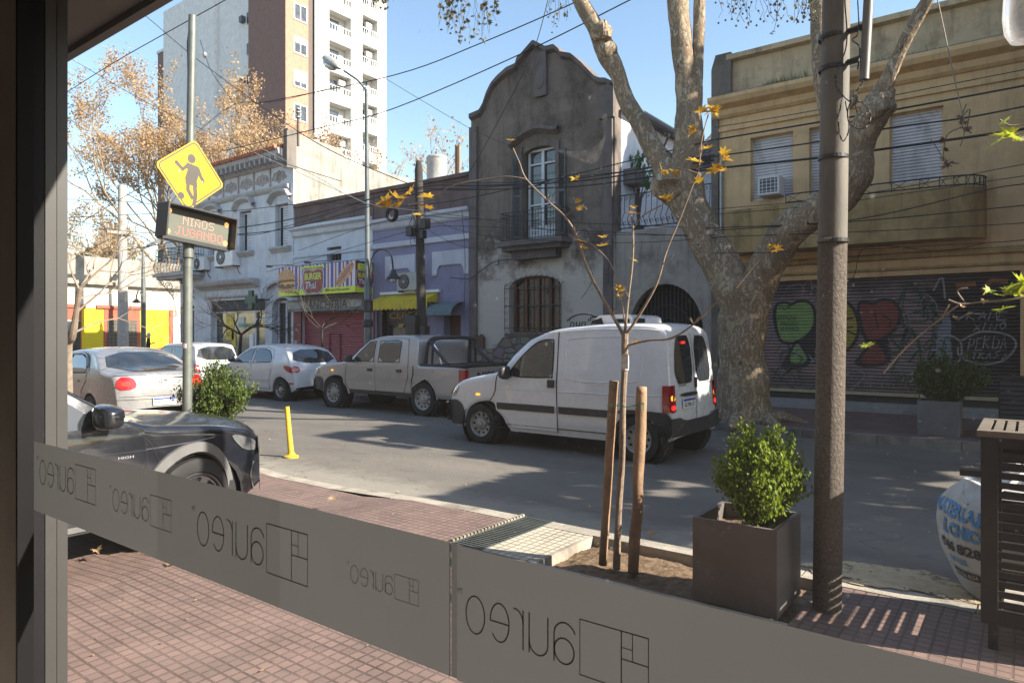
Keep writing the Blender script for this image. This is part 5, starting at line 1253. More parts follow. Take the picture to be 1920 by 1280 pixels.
# ---- white van
pw = paint('white_van_paint', (.68, .68, .69), 0, .28, .18)
top = [(.80, .30), (.805, .42), (.79, .60), (.745, .74), (.66, .86), (.5, .95), (.25, 1.03), (.02, 1.09), (-.12, 1.15), (-.38, 1.38), (-.6, 1.56), (-.82, 1.69), (-1.05, 1.76), (-1.5, 1.80), (-2.2, 1.825), (-2.8, 1.82), (-3.02, 1.79), (-3.12, 1.72), (-3.16, 1.6), (-3.22, 1.2), (-3.275, .8), (-3.29, .45), (-3.292, .32)]
v = Car('delivery_van', 'white panel van with a roof cooling unit driving along the road', (-6.82, 9.04, 0), PI, top, .85, .98, .75, (0, -2.69), .365, .24, .305, .16, .05, .07, .03, pw, taper=.11).body()
v.side('front_bumper', [(.84, .26), (.84, .64), (.60, .66), (.45, .60), (.36, .44), (.36, .26)], m_blackpl, .012, 1, smooth=1); v.side('front_bumper', [(.84, .26), (.84, .64), (.60, .66), (.45, .60), (.36, .44), (.36, .26)], m_blackpl, .012, -1, smooth=1)
v.end('front_bumper', [(-.8, .31), (-.8, .62), (.8, .62), (.8, .31)], m_blackpl, 1, .015, smooth=0)
v.end('windscreen', [(-.66, 1.18), (-.58, 1.7), (.58, 1.7), (.66, 1.18)], m_glass, 1, .006, smooth=1)
for sd in (1, -1):
    fx = [(.02, .62), (-1.02, .62), (-1.02, .45), (-.32, .3), (.36, .45)]
    d = v.side('front_door', [(-.40, .30), (-.39, .40), (-.30, .58), (-.18, .68), (-.08, .80), (-.08, 1.10), (-.30, 1.35), (-.60, 1.60), (-.85, 1.70), (-1.12, 1.735), (-1.14, .95), (-1.14, .30)], pw, .004, sd, smooth=0, nx=26, nz_=12)
    v.line('door_seam', [(-.38, .27), (-.12, .36), (-.04, .62), (-.06, 1.05), (-.16, 1.20)], .012, m_seam, sd, .004, d)
    v.line('door_seam', [(-1.14, .28), (-1.14, 1.0), (-1.13, 1.72)], .012, m_seam, sd, .006, d)
    w_ = v.side('side_window', [(-.27, 1.09), (-.36, 1.20), (-.55, 1.40), (-.78, 1.57), (-1.00, 1.61), (-1.055, 1.55), (-1.06, 1.12), (-1.0, 1.07), (-.5, 1.06)], m_glass, .010, sd, d, 1)
    v.line('window_rubber', [(-.27, 1.09), (-.36, 1.20), (-.55, 1.40), (-.78, 1.57), (-1.00, 1.61), (-1.055, 1.55), (-1.06, 1.12), (-1.0, 1.07), (-.5, 1.06), (-.27, 1.09)], .02, m_rub, sd, .008, w_)
    q = MB(); 
    for z in (.97,): q.obox((-1.21 + .16, sd * (v.sy(-1.05, .98) + .02), .98), (1, 0, 0), (0, 1, 0), (0, 0, 1), .05, .02, .055)
    part('handle', q, m_blackpl, d)
    v.line('side_panel', [(-1.3, 1.07), (-1.27, 1.25), (-1.27, 1.55), (-1.34, 1.62), (-1.8, 1.645), (-2.5, 1.65), (-2.68, 1.62), (-2.75, 1.5), (-2.74, 1.15), (-2.66, 1.06), (-2.2, 1.03), (-1.6, 1.03), (-1.3, 1.07)], .018, pw, sd, .0)
    v.side('rubbing_strip', [(-.30, .56), (-.20, .66), (-1.1, .66), (-1.1, .56)], m_blackpl, .016, sd, smooth=0)
    v.side('rubbing_strip', [(-1.17, .56), (-1.17, .66), (-2.3, .66), (-2.34, .60), (-2.33, .56)], m_blackpl, .016, sd, smooth=0)
    v.side('rear_bumper', [(-3.30, .33), (-3.30, .66), (-2.98, .68), (-2.50, .69), (-2.42, .67), (-2.42, .62), (-2.55, .645), (-2.80, .62), (-2.98, .50), (-3.05, .34)], m_blackpl, .018, sd, smooth=1)
    v.line('swage_line', [(-.1, .86), (-1.5, .87), (-2.6, .875), (-3.1, .89)], .02, pw, sd, -.002)
    v.line('roof_gutter', [(-.95, 1.70), (-1.6, 1.745), (-2.6, 1.755), (-3.0, 1.73)], .016, pw, sd, .0)
    v.line('sill_line', [(-.38, .34), (-1.3, .34), (-2.28, .34)], .012, m_seam, sd, .0)
    lm = v.side('tail_lamp', [(-3.31, .67), (-3.305, 1.02), (-3.12, 1.02), (-3.12, .67)], m_red, .014, sd, smooth=0)
    yA_, yB_ = sd * .60, sd * .80
    le = v.end('tail_lamp', [(sd * .655, .68), (sd * .655, 1.02), (sd * .79, 1.02), (sd * .79, .68)], m_red, -1, .016, smooth=0)
    v.end('brake_light', [(sd * .67, .70), (sd * .67, .765), (sd * .775, .765), (sd * .775, .70)], m_redlit, -1, .02, le, 1)
    v.end('indicator_light', [(sd * .67, .82), (sd * .67, .89), (sd * .775, .89), (sd * .775, .82)], m_orlit, -1, .02, le, 1)
    v.side('headlamp', [(.79, .70), (.72, .84), (.50, .90), (.62, .72)], m_clear, .012, sd, smooth=1)
    v.end('headlamp', [(sd * .46, .70), (sd * .46, .82), (sd * .76, .84), (sd * .78, .70)], m_clear, 1, .012, smooth=1)
    wq = v.end('rear_window', [(sd * .06, 1.04), (sd * .06, 1.67), (sd * .30, 1.67), (sd * .54, 1.65), (sd * .64, 1.04), (sd * .3, 1.03)], m_glass, -1, .008, smooth=1)
    rd_ = v.end('rear_door_seam', [(sd * .006, .40), (sd * .006, 1.70), (sd * .012, 1.70), (sd * .012, .40)], m_seam, -1, .004, smooth=0)
    v.mirror(-.30, 1.08, sd, m_blackpl, (.06, .11, .10))
    for x in (0, -2.69): v.wheel(x, sd, 'steel')
    q = MB(); q.obox((.15, sd * (v.sy(.15, .78) + .002), .76), (1, 0, 0), (0, 1, 0), (0, 0, 1), .022, .008, .012); part('side_repeater', q, m_orlit, v.root)
v.end('rear_bumper', [(-.83, .36), (-.83, .60), (-.55, .60), (-.45, .55), (.45, .55), (.55, .60), (.83, .60), (.83, .36)], m_blackpl, -1, .05, smooth=0)
v.end('plate_lamp_bar', [(-.02, .86), (-.02, .91), (.52, .91), (.52, .86)], m_blackpl, -1, .03, smooth=1)
q = MB(); x = v.endx(1.0, -1, 0) - .02; q.obox((x, .0, 1.03), (0, 1, 0), (1, 0, 0), (0, 0, 1), .03, .015, .07); part('rear_handle', q, m_blackpl, v.root)
v.plate(-1, .77, .27, txt='AG 904 UD')
q = MB(); fr = Fr((v.endx(1.0, -1, 0) - .014, .56, 1.0), (0, -1, 0), (0, 0, 1)); text(q, fr, 'CITROEN', 0, 0, .24, .035, 0, 0, .01); fr = Fr((v.endx(1.0, -1, 0) - .006, -.42, 1.0), (0, -1, 0), (0, 0, 1)); text(q, fr, 'Berlingo', 0, 0, .16, .035, 0, 0, .01); part('badge', q, m_blk2, v.root)
q = MB(); q.obox((v.endx(1.56, -1, 0) - .02, .3, 1.575), (0, 1, 0), (1, 0, 0), (0, 0, 1), .04, .012, .016); part('high_brake_light', q, m_redlit, v.root)
fz = MB()   # refrigeration unit
pr = [(-1.52, 1.80), (-1.58, 1.90), (-1.72, 1.955), (-2.35, 1.965), (-2.42, 1.93), (-2.44, 1.81)]
fz.prism(pr, -.48, .48); cu = part('cooling_unit', fz, pw, v.root, True)
q = MB(); q.prism([(-1.50, 1.83), (-1.54, 1.88), (-1.78, 1.92), (-1.83, 1.83)][::-1], .481, .487); q.box(-2.4, -2.15, .481, .487, 1.85, 1.90); q.box(-2.447, -2.441, .1, .42, 1.84, 1.91); part('unit_vents', q, m_hole, cu)
v.warp(-.30, .45, -.15, -1.35, -2.35, -.5, -2.2)
def squeeze(o):
    for c in o.children:
        if c.name.split('.')[0] in ('wheel', 'wheel_arch'): continue
        for v_ in c.data.vertices:
            if v_.co.x < -2.9: v_.co.x = -2.9 + (v_.co.x + 2.9) * .70
        squeeze(c)
squeeze(v.root)
# ---- silver pickup
ps = paint('silver_pickup_paint', (.37, .355, .345), .35, .34, .3)
top = [(.86, .42), (.865, .55), (.85, .78), (.79, .90), (.66, .96), (.3, 1.02), (-.1, 1.07), (-.35, 1.10), (-.62, 1.30), (-.92, 1.53), (-1.12, 1.62), (-1.4, 1.665), (-1.9, 1.68), (-2.25, 1.665), (-2.42, 1.62), (-2.50, 1.40), (-2.545, 1.10), (-2.56, 1.05), (-2.60, 1.04), (-3.4, 1.04), (-4.05, 1.04), (-4.07, 1.0), (-4.075, .9), (-4.08, .55)]
p = Car('pickup_truck', 'silver double cab pickup with a black roll bar parked at the far kerb', (-12.98, 11.12, 0), PI, top, .87, 1.03, .72, (0, -2.9), .405, .38, .355, .18, .03, .05, .02, ps, taper=.08).body()
q = MB(); q.box(-4.03, -2.6, -.78, .78, 1.03, 1.068); part('bed_interior', q, m_hole, p.root)
q = MB()
for sd in (1, -1): q.box(-4.06, -2.58, sd * .80 - .035, sd * .80 + .035, 1.05, 1.085)
q.box(-4.09, -4.02, -.83, .83, 1.05, 1.085); part('bed_rail', q, m_blackpl, p.root)
q = MB()
for sd in (1, -1):
    q.tube(spline([(-2.62, sd * .70, 1.06), (-2.66, sd * .68, 1.45), (-2.74, sd * .6, 1.60), (-2.76, sd * .3, 1.63), (-2.76, 0, 1.63)], 5), .042, 8); q.tube(spline([(-2.72, sd * .66, 1.56), (-3.1, sd * .68, 1.38), (-3.5, sd * .72, 1.08)], 5), .036, 8)
    q.tube(spline([(-2.95, sd * .70, 1.06), (-2.98, sd * .68, 1.42), (-3.0, sd * .6, 1.60), (-3.0, 0, 1.63)], 5), .036, 8)
part('roll_bar', q, m_blackpl, p.root, True)
q = MB(); q.tube([(-2.98, .66, 1.5), (-3.2, .66, 1.3), (-3.3, .68, 1.08)], .02, 6); part('bar_brace', q, m_chrome, p.root)
for sd in (1, -1):
    for nm, pl, hx in (('front_door', [(-.42, .46), (-.37, .62), (-.28, .74), (-.28, 1.06), (-.62, 1.34), (-.95, 1.58), (-1.22, 1.615), (-1.24, .46)], -1.08), ('rear_door', [(-1.27, .46), (-1.27, 1.615), (-1.8, 1.62), (-2.18, 1.60), (-2.26, 1.1), (-2.26, .8), (-2.12, .46)], -2.0)):
        d = p.side(nm, pl, ps, .005, sd, smooth=0, nx=24, nz_=12); p.line('door_seam', pl + [pl[0]], .010, m_seam, sd, .004, d, sp=False)
        q = MB(); q.obox((hx, sd * (p.sy(hx, .9) + .016), .92), (1, 0, 0), (0, 1, 0), (0, 0, 1), .065, .018, .03); part('handle', q, m_blackpl, d)
        wp_ = [(-.50, 1.10), (-.66, 1.27), (-.98, 1.53), (-1.17, 1.56), (-1.19, 1.1)] if nm == 'front_door' else [(-1.33, 1.10), (-1.32, 1.56), (-1.85, 1.575), (-1.98, 1.54), (-2.0, 1.1)]
        w_ = p.side('side_window', wp_, m_glass, .011, sd, d, 1); p.line('window_rubber', wp_ + [wp_[0]], .018, m_rub, sd, .009, w_, sp=False)
    p.side('front_bumper', [(.88, .40), (.88, .70), (.62, .72), (.44, .66), (.42, .40)], m_blackpl, .03, sd, smooth=1)
    p.side('tail_lamp', [(-4.078, .70), (-4.078, .99), (-3.92, .99), (-3.92, .70)], m_red, .012, sd, smooth=0)
    p.end('tail_lamp', [(sd * .74, .70), (sd * .74, .99), (sd * .835, .99), (sd * .835, .70)], m_red, -1, .012, smooth=0)
    p.side('headlamp', [(.84, .76), (.80, .90), (.62, .92), (.66, .76)], m_clear, .012, sd, smooth=1)
    p.side('indicator', [(.15, .86), (.15, .89), (.09, .89), (.09, .86)], m_orlit, .01, sd, smooth=1)
    p.line('bed_seam', [(-2.4, .46), (-2.42, 1.03)], .02, m_seam, sd, .004)
    p.line('arch_lip', [(-2.9 + .42 * math.cos(a * PI / 10), .36 + .42 * math.sin(a * PI / 10)) for a in range(11)], .03, ps, sd, .0)
    p.line('arch_lip', [(.42 * math.cos(a * PI / 10), .36 + .42 * math.sin(a * PI / 10)) for a in range(11)], .03, ps, sd, .0)
    p.side('sill', [(-.42, .38), (-.42, .46), (-2.4, .46), (-2.4, .38)], m_blackpl, .0, sd, smooth=0)
    p.mirror(-.5, 1.12, sd, m_blackpl, (.06, .10, .085))
    for x in (0, -2.9): p.wheel(x, sd, 'steel', wd=.22)
p.end('windscreen', [(-.62, 1.12), (-.56, 1.58), (.56, 1.58), (.62, 1.12)], m_glass, 1, .006, smooth=1)
x = -4.085
tg = MB(); tg.box(x - .01, x + .03, -.73, .73, .56, 1.03); tgo = part('tailgate', tg, ps, p.root)
q = MB(); q.box(x - .014, x - .011, -.70, .70, .60, .70); part('red_strip', q, mat('red_sticker', (.35, .03, .03), .5), tgo)
q = MB(); text(q, Fr((x - .013, .5, .78), (0, -1, 0), (0, 0, 1)), 'NISSAN', 0, 0, 1.0, .16, .002, 0, .025); part('lettering', q, m_blk2, tgo)
q = MB(); q.box(-4.2, -4.08, -.80, .80, .42, .55); part('rear_bumper', q, m_blackpl, p.root)
q = MB(); q.box(-3.35, -3.3, -.82, -.62, .3, .55); q.box(-3.35, -3.3, .62, .82, .26, .55); part('mud_flap', q, m_rub, p.root)
p.warp(-.24, .4, -.2, -2.6, -3.2, -.5, -2.35)
# ---- white hatchback
def hatch(name, label, loc, rz, pmat, S=1.0, rim='eight', group=None, kind='curvy'):
    if kind == 'curvy':
        top = [(.74, .30), (.745, .42), (.72, .58), (.62, .70), (.4, .80), (.1, .90), (-.18, .97), (-.45, 1.14), (-.75, 1.32), (-1.0, 1.40), (-1.4, 1.43), (-1.9, 1.42), (-2.35, 1.36), (-2.6, 1.27), (-2.80, 1.08), (-2.90, .94), (-2.98, .86), (-3.03, .72), (-3.045, .5), (-3.052, .34)]
        wb, belt, W_, Wr_ = -2.44, .90, .815, .60
        wins = [('front_door', [(-.37, .30), (-.33, .46), (-.2, .62), (-.10, .85), (-.2, .97), (-.62, 1.20), (-.95, 1.34), (-1.18, 1.37), (-1.22, .30)], [(-.34, .97), (-.62, 1.15), (-.95, 1.30), (-1.14, 1.33), (-1.15, .96)]),
                ('rear_door', [(-1.25, .30), (-1.22, 1.37), (-1.7, 1.38), (-2.0, 1.30), (-2.12, 1.1), (-2.1, .80), (-2.0, .62), (-1.98, .30)], [(-1.25, .96), (-1.23, 1.33), (-1.6, 1.335), (-1.85, 1.28), (-2.03, 1.12), (-2.05, .99)])]
    else:
        top = [(.68, .30), (.685, .45), (.67, .66), (.6, .74), (.3, .82), (-.1, .88), (-.28, .92), (-.6, 1.2), (-.82, 1.37), (-1.0, 1.415), (-1.6, 1.43), (-2.3, 1.42), (-2.62, 1.39), (-2.68, 1.34), (-2.80, 1.05), (-2.88, .86), (-2.90, .6), (-2.905, .34)]
        wb, belt, W_, Wr_ = -2.36, .88, .775, .64
        wins = [('front_door', [(-.37, .30), (-.33, .46), (-.2, .62), (-.10, .85), (-.28, .94), (-.62, 1.24), (-.85, 1.35), (-1.5, 1.375), (-1.5, .30)], [(-.40, .94), (-.66, 1.2), (-.86, 1.32), (-1.44, 1.34), (-1.44, .93)]),
                ('rear_quarter', [(-1.53, .30), (-1.53, 1.37), (-2.2, 1.375), (-2.22, .8), (-1.95, .5)], [(-1.58, .93), (-1.58, 1.34), (-2.3, 1.33), (-2.4, .95)])]
    c = Car(name, label, loc, rz, top, W_, belt, Wr_, (0, wb), .335, .22, .29, .2, .14 if kind == 'curvy' else .05, .06, .04, pmat, group, taper=.13).body()
    for sd in (1, -1):
        for nm, dp, wp_ in wins:
            d = c.side(nm, dp, pmat, .004, sd, smooth=0, nx=22, nz_=10); c.line('door_seam', dp + [dp[0]], .009, m_seam, sd, .003, d, sp=False)
            w_ = c.side('side_window', wp_, m_glass, .010, sd, d, 1); c.line('window_rubber', wp_ + [wp_[0]], .02, m_rub, sd, .007, w_, sp=False)
            q = MB(); hx = max(a for a, b in dp) * .18 + min(a for a, b in dp) * .82; q.obox((hx, sd * (c.sy(hx, .80) + .012), .80), (1, 0, 0), (0, 1, 0), (0, 0, 1), .06, .012, .016); part('handle', q, pmat, d)
        c.side('rubbing_strip', [(-.36, .50), (-.34, .55), (-1.95, .55), (-1.95, .50)], pmat, .018, sd, smooth=0)
        if kind == 'curvy':
            c.side('tail_lamp', [(-3.02, .72), (-2.98, .86), (-2.78, .92), (-2.60, .90), (-2.78, .76)], m_red, .012, sd, smooth=1); c.end('tail_lamp', [(sd * .58, .74), (sd * .55, .88), (sd * .74, .90), (sd * .78, .74)], m_red, -1, .012, smooth=1)
            c.side('rear_reflector', [(-3.0, .44), (-3.0, .48), (-2.85, .48), (-2.85, .44)], m_red, .012, sd, smooth=0)
        else:
            c.end('tail_lamp', [(sd * .58, .50), (sd * .58, .80), (sd * .735, .80), (sd * .735, .50)], m_red, -1, .012, smooth=1); c.side('tail_lamp', [(-2.9, .50), (-2.88, .80), (-2.80, .80), (-2.82, .50)], m_red, .012, sd, smooth=0)
        c.side('headlamp', [(.70, .56), (.66, .70), (.42, .76), (.5, .62)], m_clear, .012, sd, smooth=1)
        c.mirror(-.42, .99, sd, m_blackpl, (.06, .10, .07))
        for x in (0, wb): c.wheel(x, sd, rim)
    if kind == 'curvy': c.end('rear_window', [(-.68, .97), (-.55, 1.31), (.55, 1.31), (.68, .97)], m_glass, -1, .008, smooth=1)
    else:
        c.end('rear_window', [(-.66, .93), (-.60, 1.34), (.60, 1.34), (.66, .93)], m_glass, -1, .008, smooth=1)
        q = MB(); q.tube([(c.endx(.9, -1) - .02, -.05, .88), (c.endx(1.15, -1) - .03, .12, 1.14)], .01, 5); part('rear_wiper', q, m_blackpl, c.root)
    c.end('windscreen', [(-.60, 1.0), (-.52, 1.34), (.52, 1.34), (.60, 1.0)], m_glass, 1, .006, smooth=1)
    c.plate(-1, .62 if kind == 'curvy' else .66, 0, txt='FGH 482')
    return c
pw2 = paint('white_hatch_paint', (.60, .61, .62), 0, .3, .1)
hatch('hatchback_car', 'white rounded hatchback parked between the silver pickup and a boxy white car', (-17.75, 11.25, 0), PI, pw2, rim='eight', group='cars parked along the far kerb')
hatch('compact_car', 'boxy white compact with an upright tailgate parked ahead of the rounded hatchback', (-22.9, 11.5, 0), PI, paint('white_box_paint', (.58, .59, .6), 0, .32, .15), rim='steel', group='cars parked along the far kerb', kind='boxy')
c_ = hatch('distant_car', 'pale car far down the road at the left edge, mostly behind the silver sedan', (-33.0, 9.6, 0), PI + .05, paint('pale_blue_paint', (.45, .48, .5), 0, .3, .1), rim='steel', kind='boxy')
# ---- silver sedan
psd = paint('silver_sedan_paint', (.27, .27, .275), .4, .3, .2)
top = [(.78, .30), (.785, .42), (.76, .56), (.66, .66), (.4, .78), (0, .88), (-.35, .94), (-.7, 1.15), (-1.05, 1.33), (-1.3, 1.39), (-1.75, 1.415), (-2.2, 1.395), (-2.5, 1.33), (-2.85, 1.16), (-3.1, 1.03), (-3.35, .995), (-3.52, .99), (-3.60, .965), (-3.65, .82), (-3.68, .60), (-3.69, .34)]
sd_loc = (-16.1, 6.25, 0)
s_ = Car('sedan_car', 'silver sedan seen from behind with red tail lamps, beyond the dark car', sd_loc, PI - .04, top, .86, .95, .62, (0, -2.6), .34, .22, .30, .2, .16, .07, .045, psd, taper=.12).body()
for sd in (1, -1):
    for nm, dp, wp_ in (('front_door', [(-.38, .30), (-.34, .46), (-.22, .64), (-.2, .9), (-.45, .97), (-.8, 1.18), (-1.15, 1.33), (-1.38, 1.35), (-1.42, .30)], [(-.5, .96), (-.82, 1.15), (-1.15, 1.29), (-1.33, 1.31), (-1.35, .96)]),
                        ('rear_door', [(-1.45, .30), (-1.42, 1.35), (-1.9, 1.36), (-2.25, 1.28), (-2.55, 1.05), (-2.5, .85), (-2.25, .65), (-2.2, .30)], [(-1.44, .97), (-1.42, 1.31), (-1.85, 1.315), (-2.15, 1.25), (-2.4, 1.08), (-2.45, 1.0)])):
        d = s_.side(nm, dp, psd, .004, sd, smooth=0, nx=22, nz_=10); s_.line('door_seam', dp + [dp[0]], .009, m_seam, sd, .003, d, sp=False)
        w_ = s_.side('side_window', wp_, m_glass, .010, sd, d, 1); s_.line('window_rubber', wp_ + [wp_[0]], .022, m_rub, sd, .007, w_, sp=False)
        if nm == 'rear_door': s_.line('rain_visor', [(-1.44, 1.33), (-1.88, 1.335), (-2.2, 1.26), (-2.42, 1.10)], .05, m_glass, sd, .012, w_)
        q = MB(); hx = -1.28 if nm == 'front_door' else -2.1; q.obox((hx, sd * (s_.sy(hx, .82) + .012), .84), (1, 0, 0), (0, 1, 0), (0, 0, 1), .07, .012, .018); part('handle', q, psd, d)
    l_ = s_.end('tail_lamp', [(sd * .47, .73), (sd * .44, .84), (sd * .50, .94), (sd * .74, .94), (sd * .77, .72)], m_red, -1, .012, smooth=1)
    s_.end('brake_light', [(sd * .53, .78), (sd * .53, .86), (sd * .68, .86), (sd * .68, .78)], m_redlit, -1, .016, l_, 1)
    s_.mirror(-.62, 1.0, sd, psd, (.07, .11, .07))
    for x in (0, -2.6): s_.wheel(x, sd, 'five')
s_.end('rear_window', [(-.72, 1.03), (-.57, 1.355), (.57, 1.355), (.72, 1.03)], m_glass, -1, .008, smooth=1)
s_.end('windscreen', [(-.60, .98), (-.52, 1.32), (.52, 1.32), (.60, .98)], m_glass, 1, .006, smooth=1)
s_.end('boot_seam', [(-.78, .966), (-.78, .974), (.78, .974), (.78, .966)], m_seam, -1, .004, smooth=0)
s_.end('bumper_seam', [(-.84, .548), (-.84, .556), (.84, .556), (.84, .548)], m_seam, -1, .004, smooth=0)
s_.end('boot_recess', [(-.40, .60), (-.34, .74), (.34, .74), (.40, .60)], mat('recess_silver', (.2, .2, .205), .4, .3), -1, .003, smooth=1)
s_.end('boot_edge', [(-.72, .60), (-.72, .606), (-.45, .606), (.45, .606), (.72, .606), (.72, .60)], m_seam, -1, .005, smooth=0)
s_.end('chrome_bar', [(-.36, .90), (-.36, .925), (.36, .925), (.36, .90)], m_chrome, -1, .012, smooth=0)
q = MB(); x_ = s_.endx(.86, -1) - .012; q.tube([(x_, .07 * math.cos(a * PI / 8), .855 + .035 * math.sin(a * PI / 8)) for a in range(17)], .006, 5); q.tube([(x_, .03 * math.cos(a * PI / 8), .855 + .034 * math.sin(a * PI / 8)) for a in range(17)], .005, 5); part('oval_badge', q, m_chrome, s_.root)
s_.plate(-1, .5, 0, txt='LKJ 215')
# ---- dark compact suv, nose to the road
pk = paint('black_suv_paint', (.012, .014, .02), .2, .16, .05)
top = [(.82, .30), (.825, .45), (.815, .66), (.77, .77), (.64, .84), (.3, .90), (-.1, .935), (-.45, .965), (-.8, 1.19), (-1.15, 1.42), (-1.4, 1.52), (-1.8, 1.57), (-2.6, 1.56), (-3.0, 1.50), (-3.2, 1.40), (-3.38, 1.05), (-3.46, .9), (-3.48, .6), (-3.485, .35)]
k_ = Car('dark_suv', 'black crossover with grey wheel arch trim, parked nose to the road', (-6.02, 2.80, .045), PI / 2, top, .885, .90, .68, (0, -2.62), .385, .27, .335, .34, .1, .07, .05, pk, taper=.16).body()
m_refl = mat('lamp_reflector', (.3, .3, .31), .15, .6, .4, scale=40); m_lens = glassdark('lamp_lens', (.10, .105, .11), .03, (.22, .23, .24)); m_clad = mat('grey_cladding', (.13, .13, .13), .55, var=.1, bmp=.1, bsc=150)
for sd in (1, -1):
    for ax in (0, -2.62):
        q = MB(); n_ = 22
        for i in range(n_ + 1):
            a = -.12 * PI + 1.24 * PI * i / n_
            for rr in (.375, .392, .465, .468):
                x = ax + rr * math.cos(a); z = .335 + rr * math.sin(a); z2 = max(z, .2); y = s_ and sd * (k_.sy(x, max(z2, k_.B(x) + .02)) + (.022 if rr < .466 else .0)); q.v.append(k_.P(x, y if rr > .38 else y - sd * .05, z2))
        for i in range(n_):
            for k in range(3): a = i * 4 + k; q.f.append((a, a + 1, a + 5, a + 4))
        part('arch_trim', q, m_clad, k_.root, True)
        k_.wheel(ax, sd, 'five', col=mat('dark_alloy', (.22, .22, .23), .3, .7))
    k_.side('sill_cladding', [(-.40, .27), (-.45, .42), (-2.2, .42), (-2.2, .27)], m_blackpl, .02, sd, smooth=0); k_.side('sill_trim', [(-.42, .29), (-.42, .33), (-2.2, .33), (-2.2, .29)], m_clad, .034, sd, smooth=0)
    for nm, dp, wp_ in (('front_door', [(-.50, .42), (-.40, .70), (-.42, .93), (-.75, 1.13), (-1.1, 1.36), (-1.5, 1.47), (-1.55, .42)], [(-.66, .98), (-.95, 1.20), (-1.2, 1.36), (-1.46, 1.42), (-1.48, .97)]), ('rear_door', [(-1.58, .42), (-1.53, 1.48), (-2.2, 1.49), (-2.6, 1.42), (-2.55, .9), (-2.3, .6), (-2.2, .42)], [(-1.58, .97), (-1.56, 1.43), (-2.1, 1.44), (-2.4, 1.38), (-2.45, 1.0)])):
        d = k_.side(nm, dp, pk, .004, sd, smooth=0, nx=24, nz_=12); k_.line('door_seam', dp + [dp[0]], .008, m_seam, sd, .003, d, sp=False)
        w_ = k_.side('side_window', wp_, m_glass, .010, sd, d, 1)
    k_.line('fender_seam', [(-.33, .45), (-.30, .62), (-.36, .80), (-.44, .90)], .007, m_seam, sd, .001)
    k_.line('bonnet_seam', [(-.40, .935), (-.1, .895), (.3, .855), (.56, .80)], .008, m_seam, sd, .0)
    k_.line('crease_line', [(-2.4, .84), (-1.3, .83), (-.6, .79), (-.1, .80), (.2, .82)], .014, pk, sd, -.002)
    hl = k_.side('headlamp', [(.795, .65), (.78, .73), (.62, .79), (.42, .825), (.48, .76), (.62, .67)], m_lens, .008, sd, smooth=1)
    k_.side('headlamp_reflector', [(.765, .68), (.745, .715), (.67, .735), (.68, .69)], m_refl, .011, sd, hl, 1); k_.side('headlamp_reflector', [(.64, .71), (.62, .75), (.54, .775), (.56, .73)], m_refl, .011, sd, hl, 1)
    k_.end('headlamp', [(sd * .45, .66), (sd * .45, .73), (sd * .80, .76), (sd * .82, .60)], m_lens, 1, .012, smooth=1)
    k_.line('bumper_edge', [(.74, .56), (.70, .45), (.74, .32)], .014, m_clad, sd, .004)
    mo = k_.mirror(-.72, 1.02, sd, m_chrome if False else pk, (.085, .125, .085))
    q = MB(); y = sd * (k_.sy(-.72, 1.02) + .13); q.obox((-.69, y, 1.045), (1, 0, 0), (0, 1, 0), (0, 0, 1), .07, .10, .012); part('mirror_indicator', q, m_clear, mo)
q = MB(); fr = Fr((-.60, -(k_.sy(-.55, .76) + .006), .745), (1, 0, 0), (0, 0, 1)); text(q, fr, 'HIGH', .0, 0, .105, .019, 0, 0, .0); part('badge', q, mat('badge_silver', (.3, .3, .31), .4), k_.root)
k_.end('windscreen', [(-.68, 1.0), (-.60, 1.48), (.60, 1.48), (.68, 1.0)], m_glass, 1, .006, smooth=1)
k_.end('rear_window', [(-.60, 1.06), (-.52, 1.40), (.52, 1.40), (.60, 1.06)], m_glass, -1, .006, smooth=1)
k_.end('grille', [(-.5, .42), (-.55, .68), (.55, .68), (.5, .42)], m_blackpl, 1, .01, smooth=1)
# ------------------------------------------------------------------ trees, plants
def barkmat():
    m, t, b = nodes('plane_bark'); P = coords(t)
    mp = N(t, 'ShaderNodeMapping'); mp.inputs['Scale'].default_value = (1, 1, .45); t.links.new(P, mp.inputs[0]); V = mp.outputs[0]
    n1 = nz(t, V, 7.5, 8, .78, None, .9); n2 = nz(t, V, 13, 4, .7); n3 = nz(t, V, 2.2, 3)
    c = mixc(t, ramp(t, n1, .44, .48), (.40, .325, .22), (.215, .155, .10)); c = mixc(t, ramp(t, n1, .56, .60), c, (.46, .41, .32))
    c = mixc(t, ramp(t, n2, .635, .66), c, (.075, .052, .038)); c = mixc(t, ramp(t, n3, .5, .7, 0, .55), c, (.10, .08, .06))
    t.links.new(c, b.inputs['Base Color']); b.inputs['Roughness'].default_value = .85; b.inputs['Specular IOR Level'].default_value = .2
    b1 = bump(t, b, n2, .6, .03); bump(t, b, nz(t, V, 30, 5), .5, .01, b1); return m
m_bark = barkmat()
m_twig = mat('twig_bark', (.10, .078, .06), .85, var=.25, scale=10)
m_pale = mat('pale_bark', (.20, .16, .12), .8, var=.35, scale=9, bmp=.2)
m_autumn = leafmat('autumn_leaves', ((.47, .32, .185), (.32, .21, .12), (.58, .44, .26)), .4)
m_olive = leafmat('olive_leaves', ((.09, .10, .025), (.16, .12, .03), (.20, .10, .03)), .35)
m_yleaf = leafmat('yellow_leaves', ((.62, .42, .03), (.50, .33, .03), (.45, .16, .03)), .4)
m_gleaf = leafmat('yellow_green_leaves', ((.42, .50, .04), (.30, .42, .04), (.60, .50, .04)), .4)
m_box = leafmat('boxwood_leaves', ((.12, .19, .015), (.20, .28, .025), (.34, .38, .05)), .5)
m_box2 = leafmat('darker_boxwood_leaves', ((.04, .075, .014), (.075, .12, .02), (.12, .15, .03)), .25)
